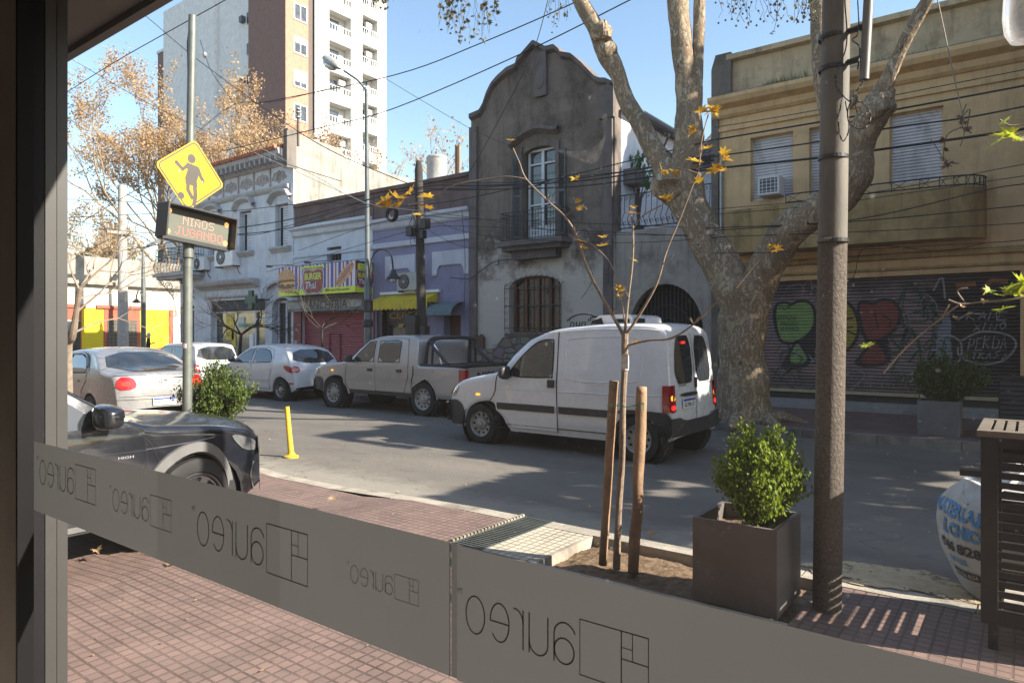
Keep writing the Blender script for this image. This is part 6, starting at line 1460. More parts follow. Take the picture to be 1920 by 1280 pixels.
m_dgreen = leafmat('dark_green_leaves', ((.03, .06, .015), (.05, .09, .02), (.08, .10, .03)), .2)
LEAF = [(0, -.42), (.05, -.2), (.3, -.34), (.27, -.16), (.55, -.06), (.3, .05), (.42, .36), (.15, .2), (.1, .38), (0, .66), (-.1, .38), (-.15, .2), (-.42, .36), (-.3, .05), (-.55, -.06), (-.27, -.16), (-.3, -.34), (-.05, -.2)]
def rv(): return Vector((rnd.gauss(0, 1), rnd.gauss(0, 1), rnd.gauss(0, 1))).normalized()
def leaf(mb, p, s, shape=None, n=None, up=None):
    n = n or rv(); u = n.cross(up or rv())
    if u.length < 1e-3: u = n.orthogonal()
    u.normalize(); v = n.cross(u); p = Vector(p)
    if shape == 'maple':
        fo = rnd.uniform(-.1, .75); cu_ = rnd.uniform(-.5, .5); pts = [p + u * a * s * (1 - .25 * fo) + v * b * s + n * s * (fo * abs(a) + cu_ * b * b) for a, b in LEAF]; mb.add([p - n * .02 * s] + pts, [(0, i + 1, (i + 1) % 18 + 1) for i in range(18)])
    elif shape == 'oval':
        mb.add([p - v * s * .5, p + u * s * .28 + n * s * .06, p + v * s * .5, p - u * s * .28 + n * s * .06], [(0, 1, 2), (0, 2, 3)])
    else: mb.add([p - u * s * .5, p - v * s * .35 + n * s * .1, p + u * s * .5, p + v * s * .4], [(0, 1, 2, 3)])
def grow(mb, tips, p, d, L, r, depth, spread=.55, up=.15, n=(2, 3), jit=.16, sides=5, shrink=.68):
    p = Vector(p); d = Vector(d).normalized(); pts = [p]; rr = [r]; k = 3
    for i in range(k):
        d = (d + rv() * jit + Vector((0, 0, up * .3))).normalized(); p = p + d * L / k; pts.append(p); rr.append(r * (1 - .35 * (i + 1) / k))
        if depth <= 1: tips.append((p, d))
    mb.tube(pts, rr, sides if r > .03 else (4 if r > .012 else 3), cap=False)
    if depth == 0: return
    for i in range(rnd.randint(*n)):
        q = rv(); q = (q - d * q.dot(d)).normalized(); nd = (d + q * spread * rnd.uniform(.6, 1.5) + Vector((0, 0, up))).normalized()
        at = pts[-1] if i == 0 else pts[rnd.choice((-1, -2))]
        grow(mb, tips, at, nd, L * shrink * rnd.uniform(.8, 1.15), r * .6, depth - 1, spread, up, n, jit, sides, shrink)
def pxpath(pts, Y0, Y1=None):
    """pts (px, py, r_px): a limb in the plane of its own tree, radius in metres"""
    Y1 = Y0 if Y1 is None else Y1; out = []
    for i, (px, py, r) in enumerate(pts):
        Y = Y0 + (Y1 - Y0) * i / max(1, len(pts) - 1); p = atY(px, py, Y); D = Y / ray(px)[1]; out.append((p.x, p.y, p.z, r * D / FOC))
    return out
def limb(mb, path, n=14, bmp=.12, k=6, bs=2.5):
    sp_ = spline(path, k); mb.tube([(a, b, c) for a, b, c, r in sp_], [max(.004, r) for *_, r in sp_], n, True, bmp, bs)
YT = 12.55
pt = thing('plane_tree', 'big mottled plane tree forking low at the far kerb in front of the arched gate', 'tree', tuple(atY(1395, 790, YT)), 'plane trees along the far kerb')
q = MB()
limb(q, pxpath([(1398, 822, 74), (1397, 800, 62), (1395, 770, 50), (1392, 720, 45), (1390, 650, 42), (1394, 590, 44), (1398, 545, 52), (1402, 520, 40)], YT), 26, .16, 6, 2.2)
limb(q, pxpath([(1388, 575, 36), (1358, 505, 36), (1322, 445, 33), (1298, 395, 33), (1278, 350, 38), (1262, 318, 36)], YT, YT - .2), 18)
limb(q, pxpath([(1262, 330, 30), (1232, 290, 20), (1205, 240, 18), (1172, 185, 15.5), (1158, 140, 15), (1135, 95, 19), (1118, 55, 16), (1098, 20, 14), (1070, -30, 12), (1030, -90, 10)], YT - .2, YT - .8), 12)
limb(q, pxpath([(1272, 340, 32), (1290, 285, 28), (1292, 230, 25), (1286, 150, 20), (1276, 60, 19), (1268, -20, 19), (1258, -110, 17)], YT - .2, YT - .1), 14)
limb(q, pxpath([(1296, 260, 16), (1304, 190, 13), (1309, 90, 11), (1313, -10, 11), (1322, -100, 9)], YT - .2, YT + .2), 10)
limb(q, pxpath([(1408, 570, 34), (1440, 495, 33), (1482, 430, 33), (1535, 392, 30), (1580, 365, 30), (1604, 325, 30), (1612, 270, 27), (1632, 222, 28), (1650, 190, 27)], YT, YT - .7), 18)
limb(q, pxpath([(1636, 205, 22), (1665, 148, 14), (1693, 85, 12), (1722, 30, 12), (1750, -20, 11), (1790, -100, 9)], YT - .7, YT - 1.0), 10)
limb(q, pxpath([(1606, 300, 22), (1570, 240, 19), (1548, 180, 17), (1538, 90, 16), (1534, 0, 15), (1530, -90, 13)], YT - .5, YT - .5), 12)
for px, py, r, Y in ((1652, 192, 26, YT - .7), (1640, 205, 22, YT - .8), (1128, 60, 20, YT - .7), (1140, 95, 16, YT - .6), (1258, 345, 36, YT - .3), (1592, 190, 14, YT - .6)):
    p_ = atY(px, py, Y); rr = r * Y / ray(px)[1] / FOC; n0 = len(q.v); q.ball(p_, rr, 14, 10)
    for i in range(n0, len(q.v)):
        v_ = Vector(q.v[i]); d_ = (v_ - p_); q.v[i] = tuple(p_ + d_ * (1 + .45 * noise.noise(v_ * 6)))
for a in range(7):   # roots
    an = a * PI / 3.5 + .3; b0 = atY(1398, 800, YT); d_ = Vector((math.cos(an), math.sin(an), 0)); L_ = rnd.uniform(.6, 1.0)
    q.tube([b0 + Vector((0, 0, .12)) + d_ * .35, Vector((b0.x, b0.y, .2)) + d_ * .6, Vector((b0.x, b0.y, .11)) + d_ * (.6 + L_ * .5)], [.2, .14, .04], 8, True, .3, 4)
part('trunk', q, m_bark, pt, True)
tw_, tips = MB(), []
for (px, py, Y, dx) in ((1030, -90, YT - .8, -1), (1258, -110, YT - .1, -.4), (1322, -100, YT + .2, .3), (1790, -100, YT - 1, 1), (1530, -90, YT - .5, .2)):
    for k in range(2): grow(tw_, tips, atY(px, py, Y), (dx * .6 + rnd.uniform(-.3, .3), rnd.uniform(-.5, .5), 1), 1.5, .07, 4, .6, .12)
lv = MB()
for p_, d_ in tips:
    if rnd.random() < .55: leaf(lv, p_ + rv() * .1, rnd.uniform(.07, .13), 'maple')
# hanging sprays that reach into the view
sb = MB()
def spray(px0, px1, py1, Y, n, mbl, dens, ls=.1, balls=.0, top=-60):
    for i in range(n):
        px = rnd.uniform(px0, px1); c = 1 - abs((px - (px0 + px1) / 2) / ((px1 - px0) / 2 + 1)) * .5; yb_ = py1 * c * rnd.uniform(.5, 1.05); y_ = Y + rnd.uniform(-.5, .5)
        a = atY(px + rnd.uniform(-12, 12), top, y_); b = atY(px, yb_, y_); k = 7; pts = []
        for j in range(k + 1):
            u = j / k; p_ = a.lerp(b, u) + Vector((rnd.uniform(-.05, .05), rnd.uniform(-.05, .05), 0)); pts.append(p_)
            if rnd.random() < dens:
                for _ in range(rnd.randint(1, 3)): leaf(mbl, p_ + rv() * .07, rnd.uniform(.6, 1.2) * ls, 'maple')
            if rnd.random() < balls: sb.ball(p_ + Vector((rnd.uniform(-.05, .05), 0, -.08)), .017, 7, 5)
        tw_.tube(pts, .0035, 3, False)
spray(825, 935, 95, 10.5, 30, lv, .62, .11); spray(690, 742, 18, 10.5, 9, lv, .8, .1); spray(1005, 1075, 52, 11, 9, lv, .25, .08, .1)
spray(1350, 1535, 62, 10.5, 30, lv, .16, .07, .5)
part('twigs', tw_, m_twig, pt); part('leaves', lv, m_olive, pt); part('seed_balls', sb, m_twig, pt)
# more plane trees along the far kerb, past the right edge of the view; they shade the road as in the photograph
def leafy(name, label, x, y, zt, crowns, nl, mleaf, group, h0=3.0, r0=.26, ls=.17, cat='tree', nb=5, pts=None):
    t = thing(name, label, cat, (x, y, .13), group); q = MB(); tp = []
    q.tube([(x, y, .0), (x, y, .5), (x + .1, y, h0)], [r0 * 1.4, r0, r0 * .8], 14, True, .15, 2)
    for i in range(nb):
        a = i * 2 * PI / nb + rnd.random(); grow(q, tp, (x + .1, y, h0 - .1), (math.cos(a) * .6, math.sin(a) * .6, 1), (zt - h0) * .33, r0 * .45, 2, .5, .1)
    part('trunk', q, m_bark, t, True); l = MB()
    for (cx, cy, cz, rx_, ry_, rz_), n_ in zip(crowns, nl):
        cl = [Vector((cx, cy, cz)) + Vector((rv().x * rx_, rv().y * ry_, rv().z * rz_)) * rnd.uniform(.3, 1) for _ in range(46)]
        for i in range(n_):
            c = rnd.choice(cl); leaf(l, c + rv() * rnd.uniform(.1, .9), rnd.uniform(.7, 1.3) * ls)
    for p_ in (pts or []): leaf(l, p_, rnd.uniform(.7, 1.3) * ls)
    part('leaves', l, mleaf, t); return t
KX, KY = SUN.x / SUN.z, SUN.y / SUN.z      # crowns are filled back along the sun's rays from the part of the street they shade
def crown_pts(n, x0, x1, y0, y1, h0=0.0, thick=3.2, zmin=3.4, clump=.5, gap=.42):
    out = []
    while len(out) < n:
        X = rnd.uniform(x0, x1); Y = rnd.uniform(y0, y1)
        if noise.noise((X * .8, Y * 1.4, 5)) > gap: continue
        zl = max(zmin, h0 + (.5 - X) / KX); z = zl + rnd.random() * thick
        c = Vector((X + KX * (z - h0), Y + KY * (z - h0), z))
        if c.x > .35 + .0 * c.y: out.append(c)
    return out
cp_ = crown_pts(18000, -4.9, 5.0, 5.05, 13.2, gap=.5) + crown_pts(9000, -19, -4.5, 9.3, 12.8, thick=2.5) + crown_pts(3500, -9.5, -5, 7.2, 9.5, gap=.1) + crown_pts(2200, -15, 0, 12.6, 15.4, gap=.2)
trs = [(4.6, 12.7, 'leafy plane tree at the far kerb just past the right edge of the view'), (10.5, 13.0, 'second leafy plane tree along the far kerb to the right'), (16.5, 13.2, 'third leafy plane tree along the far kerb, farthest to the right')]
for x, y, lab in trs:
    mine = [p for p in cp_ if min(trs, key=lambda t: abs(t[0] - p.x))[0] == x]
    leafy('plane_tree', lab, x, y, 7.5, [], [], m_olive, 'plane trees along the far kerb', ls=.25, pts=mine)
leafy('added_shade_tree', 'unseen leafy tree added behind the ochre building to shade the terrace wall', 3.5, 21.5, 12, [], [], m_olive, None, h0=8, ls=.25, pts=crown_pts(9000, -11.5, -6, 15.9, 20.8, 5.6, 2.5, 9.5, gap=.9))  # added tree out of view, crown shaped to shade the terrace wall
# autumn plane far left
def at_tree(name, label, base, h, spread_, nleaf, mleaf, ls, group=None, depth=5, r=.3, trunkm=None, lean=(0, 0), fork=.35, sh=.72, n=(2, 3), up=.12, sp=.5):
    t = thing(name, label, 'tree', base, group); q = MB(); tp = []; rnd.seed(int(base[0] * 10) % 97 + depth)
    b = Vector(base); top_ = b + Vector((lean[0], lean[1], h * fork)); q.tube([b, b.lerp(top_, .5) + rv() * .1 * r, top_], [r, r * .85, r * .75], 9, False)
    k = 7 if nleaf > 20000 else 4
    for i in range(k):
        a = 2 * PI * i / k + rnd.random(); grow(q, tp, top_, (math.cos(a) * spread_, math.sin(a) * spread_, 1 if i % 2 else .55), h * .27, r * .55, depth, sp, up, n, .18, 5, sh)
    part('trunk', q, trunkm or m_bark, t, True)
    if nleaf:
        l = MB(); rnd.shuffle(tp)
        for i in range(nleaf):
            p_, d_ = tp[i % len(tp)]; leaf(l, p_ + rv() * rnd.uniform(.02, .6), ls * rnd.uniform(.6, 1.3))
        part('leaves', l, mleaf, t)
    return t
p_ = atD(322, 650, 45); at_tree('autumn_tree', 'large plane tree with rusty orange leaves in front of the brick tower wing', (p_.x, p_.y, 0), 16.5, .85, 42000, m_autumn, .14, 'autumn trees behind the houses', 5, .22, None, (0, 0), .3, .76)
p_ = atD(180, 650, 47); at_tree('autumn_tree', 'thinner brown leaved tree at the left edge beside the window frame', (p_.x, p_.y, 0), 10, .6, 7000, m_autumn, .14, 'autumn trees behind the houses', 5, .18, None, (0, 0), .3, .74)
p_ = atD(450, 650, 50); at_tree('autumn_tree', 'orange tree crown rising right behind the tiled eave of the corner house', (p_.x, p_.y, 0), 15.5, .7, 16000, m_autumn, .15, 'autumn trees behind the houses', 5, .34, None, (0, 0), .3, .74)
p_ = atD(765, 600, 42); at_tree('autumn_tree', 'small half bare tree between the tower and the round roof tank', (p_.x, p_.y, 0), 12.6, .5, 1500, m_autumn, .18, 'autumn trees behind the houses', 5, .25)
p_ = atD(640, 600, 36); at_tree('bare_tree', 'leafless shrub like tree top in front of the tower balconies', (p_.x, p_.y, 0), 10.2, .35, 0, None, .2, None, 5, .15)
p_ = atD(160, 600, 56); leafy('evergreen_tree', 'dark green conifer like crown behind the low white building', p_.x, p_.y, 9, [(p_.x, p_.y, 7.0, 3.2, 3.2, 2.2)], [3500], m_dgreen, None, h0=3.5, ls=.35)
# small bare street trees
t = thing('bare_street_tree', 'thin leafless street tree at the left edge in front of the yellow walls', 'tree', (-12.3, 4.5, .1), 'bare street trees'); q = MB(); tp = []
limb(q, [(-12.35, 4.55, .05, .075), *pxpath([(128, 660, 7), (136, 630, 6.5), (143, 585, 5), (150, 540, 5)], 4.55)], 9, .1)
for a, b, c, L_ in ((150, 540, (-.2, .5, .5), .75), (150, 540, (.3, .7, .6), .8), (143, 585, (.2, .8, .6), .95), (150, 545, (-.3, -.2, .9), .6), (136, 625, (.1, .9, .45), 1.0), (147, 560, (0, .9, .25), .9)):
    grow(q, tp, atY(a, b, 4.55), c, L_ * .72, .02, 4, .65, .08, (2, 3), .22, 5, .7)
part('trunk', q, m_pale, t, True)
t = thing('bare_street_tree', 'leafless street tree in front of the pharmacy window', 'tree', (atY(449, 650, 12.9).x, 12.9, .13), 'bare street trees'); q = MB(); tp = []
b_ = atY(449, 650, 12.9); q.tube([(b_.x, 12.9, 0), (b_.x, 12.9, 1.0), (b_.x + .1, 12.9, 1.75)], [.07, .06, .05], 8)
for i in range(6): a = i * 1.05; grow(q, tp, (b_.x + .1, 12.9, 1.7), (math.cos(a) * .9, math.sin(a) * .8, .55), .75, .032, 4, .6, .05, (2, 3), .22, 4, .75)
part('trunk', q, mat('shaded_twig', (.035, .028, .024), .9, var=.2), t, True)  # twig colour darkened to hold the shade these trees stand in
t = thing('bare_street_tree', 'slight leafless tree in front of the maroon shutter', 'tree', (atY(604, 660, 12.9).x, 12.9, .13), 'bare street trees'); q = MB(); b_ = atY(604, 660, 12.9)
q.tube([(b_.x, 12.9, 0), (b_.x, 12.9, 1.2), (b_.x, 12.9, 1.9)], [.04, .035, .028], 7)
for i in range(5): a = i * 1.26; grow(q, tp, (b_.x, 12.9, 1.85), (math.cos(a) * .9, math.sin(a) * .8, .6), .7, .02, 4, .6, .05, (2, 3), .22, 4, .75)
part('trunk', q, bpy.data.materials['shaded_twig'], t, True)
# bushes
def bush(name, label, c, rx_, ry_, rz_, n, mleaf, ls, group=None, zb=None, spk=26):
    t = thing(name, label, 'bush', (c[0], c[1], zb if zb else c[2] - rz_), group); l = MB(); tgw = MB(); c = Vector(c); base = Vector((c.x, c.y, zb if zb is not None else c.z - rz_))
    stems = []
    for i in range(spk * 3):
        d = rv(); d.z = abs(d.z) * .95 if rnd.random() < .8 else d.z * .6
        e = c + Vector((d.x * rx_, d.y * ry_, d.z * rz_)) * (rnd.uniform(.72, 1.0) + (.3 * rnd.random() if rnd.random() < .18 else 0))
        if d.z > .45 and rnd.random() < .3: e = e + Vector((0, 0, rz_ * rnd.uniform(.05, .25)))
        mid = base.lerp(e, .5) + rv() * .05; stems.append((base, mid, e)); tgw.tube([base + rv() * .03, mid, e], [.006, .004, .0015], 3, False)
    for i in range(n):
        b_, m_, e = rnd.choice(stems); u = rnd.random() ** .42; p_ = (b_.lerp(m_, u * 2) if u < .5 else m_.lerp(e, u * 2 - 1)) + rv() * rnd.uniform(.0, .16 * min(rx_, rz_) + .02)
        leaf(l, p_, ls * rnd.uniform(.7, 1.3), 'oval', None, Vector((0, 0, 1)))
    part('stems', tgw, m_twig, t); part('leaves', l, mleaf, t); return t
def planter(name, label, x0, x1, y0, y1, z0, z1, m_, group=None, th=.025):
    t = thing(name, label, 'planter', ((x0 + x1) / 2, (y0 + y1) / 2, z0), group); q = MB()
    q.box(x0, x1, y0, y0 + th, z0, z1); q.box(x0, x1, y1 - th, y1, z0, z1); q.box(x0, x0 + th, y0 + th, y1 - th, z0, z1); q.box(x1 - th, x1, y0 + th, y1 - th, z0, z1); q.box(x0 + th, x1 - th, y0 + th, y1 - th, z0 + .02, z0 + .04); part('box', q, m_, t)
    q = MB(); n_ = 14
    for j in range(n_ + 1):
        for i in range(n_ + 1):
            X = x0 + th + (x1 - x0 - 2 * th) * i / n_; Y = y0 + th + (y1 - y0 - 2 * th) * j / n_; q.v.append((X, Y, z1 - .09 + .03 * noise.noise((X * 12, Y * 12, 1))))
    for j in range(n_):
        for i in range(n_): a = j * (n_ + 1) + i; q.f.append((a, a + 1, a + n_ + 2, a + n_ + 1))
    part('soil', q, m_soil, t, True); return t
m_plant = mat('brown_grey_composite', (.13, .117, .107), .55, var=.12, scale=3, bmp=.12, bsc=120, dirt=(.10, .08, .065), dirtamt=.45, dsc=3)
planter('planter_box', 'square brown grey planter at the near kerb beside the tree stakes', -1.60, -1.115, 3.90, 4.39, .10, .59, m_plant, 'planters with boxwood bushes')
bush('boxwood_bush', 'sunlit green boxwood growing in the near brown planter', (-1.28, 4.14, .80), .27, .26, .31, 15000, m_box, .029, 'boxwood bushes', .52, 34)
planter('planter_box', 'grey planter by the sign post behind the black car', -9.0, -8.45, 4.75, 5.25, .0, .5, m_plant, 'planters with boxwood bushes')
bush('boxwood_bush', 'olive green bush behind the sign post and the black bonnet', (-8.80, 5.02, .84), .50, .46, .50, 7500, m_box2, .042, 'boxwood bushes', .42, 34)
planter('planter_box', 'slate grey planter on the far pavement in front of the painted shutter', -1.42, -.86, 12.4, 12.95, .13, .66, mat('slate_planter', (.13, .135, .14), .6, var=.15, bmp=.1, dirt=(.2, .2, .2), dirtamt=.2), 'planters with boxwood bushes')
bush('boxwood_bush', 'wide dark bush on the far pavement in front of the painted shutter', (-1.02, 12.75, .98), .62, .45, .42, 7000, m_box2, .045, 'boxwood bushes', .6, 34)
# large leaved plant and potted plants on the terrace
t = thing('potted_rubber_plant', 'tall big leaved potted plant on the white walled terrace', 'plant', (X_(1197, 16.9), 16.9, 4.35)); q = MB(); l = MB(); b_ = atY(1197, 430, 16.9)
q.lathe((b_.x, 16.9, 4.35), [(.12, 0), (.17, .28), (.15, .29)], 14); part('pot', q, mat('dark_pot', (.04, .045, .04), .6), t); q = MB()
for i in range(16):
    e = atY(rnd.uniform(1172, 1225), rnd.uniform(292, 345), 16.9 + rnd.uniform(-.3, .3)); q.tube([(b_.x, 16.9, 4.6), (b_.x + (e.x - b_.x) * .2, 16.9, 5.4), e], [.02, .015, .006], 4)
    for k in range(4): leaf(l, e + rv() * .12, .24, 'oval', Vector((rnd.uniform(-.5, .5), -1, rnd.uniform(-.2, .6))).normalized(), Vector((0, 0, 1)))
part('stems', q, m_twig, t); part('leaves', l, mat('rubber_leaf', (.04, .13, .03), .35, var=.3), t)
# sapling with its two stakes
YS_ = 4.15
sp_ = thing('young_tree', 'slender young maple with a few yellow leaves, tied between two wooden stakes', 'tree', tuple(gnd(1157, 1060, .08)))
q = MB()
def sl(pts, Y0=YS_, Y1=None, n=8): limb(q, [(a, b, c, r if len(pts) == 6 else r * .78) for a, b, c, r in pxpath(pts, Y0, Y1)], n, .08, 5, 14)
sl([(1156, 1066, 7.5), (1160, 960, 6.5), (1166, 860, 6.5), (1168, 760, 6), (1171, 690, 6.5), (1172, 625, 7)], 4.15, 4.15, 10)
sl([(1171, 632, 4.5), (1148, 590, 4), (1122, 545, 3.8), (1100, 500, 3.4), (1080, 440, 3), (1058, 405, 2.6), (1028, 378, 2.3), (987, 336, 2), (974, 305, 1.4), (962, 278, .9)], 4.15, 4.0)
sl([(987, 336, 1.3), (950, 331, 1.1), (905, 337, 1.1), (850, 348, 1.1), (800, 375, .9), (765, 385, .8)], 4.0, 3.9, 6)
sl([(1171, 630, 3.8), (1178, 560, 3), (1186, 490, 2.6), (1187, 430, 2), (1181, 392, 1.4)], 4.15, 4.2)
sl([(1174, 628, 4), (1205, 580, 3.4), (1232, 530, 3), (1250, 470, 2.4), (1275, 410, 2), (1300, 345, 1.7), (1310, 320, 1.4), (1316, 262, 1.1), (1328, 215, .9)], 4.15, 4.3)
sl([(1174, 648, 3.2), (1215, 638, 2.7), (1258, 634, 2.5), (1300, 608, 2.2), (1340, 570, 1.8), (1385, 540, 1.4), (1424, 521, .9)], 4.15, 4.2)
sl([(1172, 610, 2), (1164, 560, 1.6), (1146, 497, 1.5), (1118, 465, 1.2), (1100, 452, .8)], 4.15, 4.05, 6)
sl([(1060, 407, 1.1), (1085, 385, 1), (1100, 392, .7)], 4.08, 4.05, 5); sl([(1186, 430, 1), (1205, 405, .8), (1240, 385, .7)], 4.2, 4.25, 5); sl([(1240, 500, 1.0), (1262, 478, .6)], 4.2, 4.2, 4)
sl([(1300, 345, 1.1), (1330, 318, .9), (1345, 308, .6)], 4.3, 4.35, 5); sl([(1308, 325, 1.0), (1285, 318, .8), (1260, 315, .6)], 4.3, 4.25, 5)
sl([(1380, 540, .9), (1430, 480, .7), (1455, 466, .6)], 4.2, 4.2, 4)
for i in range(26):
    px, py, Y = rnd.choice([(1148, 590, 4.13), (1122, 545, 4.1), (1080, 440, 4.05), (1186, 490, 4.2), (1232, 530, 4.2), (1250, 470, 4.2), (1300, 608, 4.2), (1028, 378, 4.02), (1275, 410, 4.25), (1168, 760, 4.15), (1178, 560, 4.15)])
    a = atY(px, py, Y); q.tube([a, a + Vector((rnd.uniform(-.04, .04), rnd.uniform(-.02, .02), rnd.uniform(.02, .06)))], [.003, .001], 4)
part('trunk', q, mat('sapling_bark', (.22, .165, .12), .7, var=.3, scale=25, bmp=.2, bsc=90), sp_, True)
l = MB()
def cluster(px, py, Y, n, s, spreadpx=20, mb=None, drop=.2):
    for i in range(max(1, int(n * .75))):
        p_ = atY(px + rnd.gauss(0, spreadpx * .65), py + rnd.gauss(0, spreadpx * .3), Y + rnd.uniform(-.04, .04)); nn = Vector((rnd.gauss(0, .4), rnd.gauss(-.15, .4), 1)).normalized(); leaf(mb if mb is not None else l, p_, s * .92 * rnd.uniform(.6, 1.2), 'maple', nn)
for a in ((745, 375, 3.9, 7, .17, 42), (765, 398, 3.9, 5, .15, 26), (1088, 328, 4.05, 2, .11, 16), (1080, 385, 4.05, 3, .10, 16), (1186, 393, 4.2, 4, .10, 14), (1246, 380, 4.25, 5, .12, 22), (1118, 452, 4.05, 5, .12, 26), (1190, 490, 4.2, 1, .07, 5), (1160, 548, 4.15, 5, .09, 20), (1186, 642, 4.15, 2, .07, 6), (1262, 318, 4.27, 4, .11, 26), (1340, 306, 4.33, 7, .13, 28), (1332, 205, 4.3, 7, .13, 26), (1300, 245, 4.3, 5, .12, 18), (1284, 322, 4.3, 3, .1, 20), (1452, 465, 4.2, 4, .08, 18), (962, 262, 3.98, 1, .08, 4), (1100, 456, 4.05, 2, .08, 8), (1318, 275, 4.3, 3, .1, 12)): cluster(*a)
part('leaves', l, m_yleaf, sp_)
q = MB(); a = atY(1172, 680, 4.15); q.lathe(a, [(.026, -.05), (.028, 0), (.026, .05)], 10); q.obox(a + Vector((.02, -.03, .01)), (1, .2, 0), (0, 0, 1), (0, 1, 0), .018, .05, .002); part('care_label', q, mat('paper_tag', (.55, .53, .5), .6, scale=40, var=.4), sp_)
for k, (b0, b1, tp_, lab) in enumerate((((1130, 1058, 8), (1141, 880, 8.5), (1151, 714, 9), 'left wooden stake, the paler and straighter of the two'), ((1187, 1074, 10), (1196, 900, 10.5), (1203, 725, 10), 'right wooden stake, rougher and bent near its foot'))):
    q = MB(); Y_ = (4.16, 4.13)[k]; pth = [b0, b1, tp_] if k == 0 else [b0, (1190, 1010, 11), (1196, 950, 10), b1, (1201, 800, 11), tp_]
    q.tube([(a, b, c) for a, b, c, r in spline(pxpath(pth, Y_), 5)], [r for *_, r in spline(pxpath(pth, Y_), 5)], 12, True, .08, 12)
    single('wooden_stake', q, mat('stake_wood', (.27, .17, .10), .8, var=.35, scale=6, bmp=.4, bsc=50, dirt=(.10, .06, .04), dirtamt=.4), lab, 'stake', 'stakes holding the young tree', 'all')
q = MB(); A_, B_, C_ = atY(1141, 760, 4.1), atY(1168, 760, 4.12), atY(1208, 757, 4.08)
for dz in (0, .008): q.tube([A_ + Vector((-.02, .0, dz)), A_ + Vector((.0, -.02, dz)), B_ + Vector((0, -.02, dz)), B_ + Vector((.03, -.01, -.01)), C_ + Vector((0, 0, dz))], .0025, 4)
q.tube([B_, B_ + Vector((.005, -.02, -.03))], .003, 4); q.tube([C_, C_ + Vector((.005, -.02, -.04))], .003, 4)
single('green_twine', q, mat('green_twine', (.03, .30, .17), .6), 'green twine tying the young tree to its two stakes', 'twine')
# second young tree whose branches enter from the right
t = thing('young_tree', 'young maple branches with bright yellow green leaves entering from the right edge', 'tree', (.95, 4.4, .1)); q = MB(); l = MB(); l2 = MB()
q.tube([(.95, 4.4, .0), (.93, 4.38, 1.2), (.9, 4.3, 1.9), (.92, 4.3, 2.9)], [.022, .02, .016, .008], 8)
def sl2(pts, Y0, Y1): limb(q, pxpath(pts, Y0, Y1), 6, .08, 5, 14)
q.tube([(.9, 4.3, 1.8), (.5, 4.15, 1.85), tuple(atY(1925, 556, 3.9))], [.01, .008, .006], 6)
sl2([(1925, 556, 2.2), (1885, 563, 1.8), (1840, 566, 1.5), (1803, 570, 1.2), (1778, 562, .8)], 3.9, 3.8); sl2([(1800, 570, 1), (1760, 600, .8), (1700, 650, .7), (1655, 700, .5)], 3.8, 3.8); sl2([(1810, 568, .8), (1795, 545, .7), (1815, 540, .5)], 3.8, 3.8); sl2([(1780, 570, .8), (1770, 590, .6), (1762, 600, .5)], 3.8, 3.8)
q.tube([(.92, 4.3, 2.7), (.5, 4.15, 2.75), tuple(atY(1925, 232, 3.9))], [.008, .006, .005], 6); sl2([(1925, 232, 1.5), (1895, 236, 1.2), (1875, 225, .8)], 3.9, 3.9)
part('trunk', q, bpy.data.materials['sapling_bark'], t, True)
for a in ((1905, 545, 3.85, 6, .11, 24), (1885, 575, 3.85, 3, .1, 16), (1915, 530, 3.85, 4, .12, 14), (1835, 548, 3.8, 2, .07, 24), (1905, 255, 3.9, 4, .12, 18), (1875, 228, 3.9, 1, .09, 6), (1868, 262, 3.9, 2, .12, 14), (1850, 552, 3.8, 2, .07, 12), (1627, 646, 3.8, 2, .08, 6)): cluster(*a[:5], a[5], l)
for a in ((1800, 578, 3.8, 2, .06, 8), (1790, 595, 3.8, 1, .05, 4), (1850, 566, 3.8, 1, .06, 4), (1815, 588, 3.8, 1, .04, 3)): cluster(*a[:5], a[5], l2)
part('leaves', l, m_gleaf, t); part('withered_leaves', l2, m_autumn, t)
# fallen leaves
for i, (px, py, z, lab) in enumerate(((1815, 0, 0, ''), (623, 938, .14, 'orange fallen leaf on the red pavement near the kerb'), (1222, 1008, .004, 'brown fallen leaf lying on the road behind the planter'), (182, 1037, .1, 'pale fallen leaf on the pavement beside the black car'), (320, 1060, .1, 'fallen leaf on the pavement under the frosted band'), (1104, 953, .004, 'pale scrap of leaf on the shaded road'))):
    if i == 0: continue
    q = MB(); p_ = gnd(px, py, z); leaf(q, p_ + Vector((0, 0, .02)), .09 if i != 5 else .06, 'maple', Vector((.2, -.3, 1)).normalized()); single('fallen_leaf', q, m_autumn, lab, 'leaf', 'fallen leaves')
q = MB(); qq = MB()
for i in range(420):
    x, y = rnd.uniform(-14, 3), rnd.uniform(4.9, 11.6)
    if rnd.random() < .5: y = rnd.choice((4.88, 11.7)) + rnd.uniform(0, .25) * (1 if y < 8 else -1)
    leaf(q, (x, max(y, 4.9), .012), rnd.uniform(.015, .05), 'maple', Vector((rnd.gauss(0, .2), rnd.gauss(0, .2), 1)).normalized())
for i in range(160):
    x, y = rnd.uniform(-9, 1), rnd.uniform(1.2, 4.6); leaf(q, (x, y, rampz(x) + .01), rnd.uniform(.01, .03), 'oval', Vector((rnd.gauss(0, .2), rnd.gauss(0, .2), 1)).normalized())
struct('leaf_litter', q, m_autumn, 'stuff')
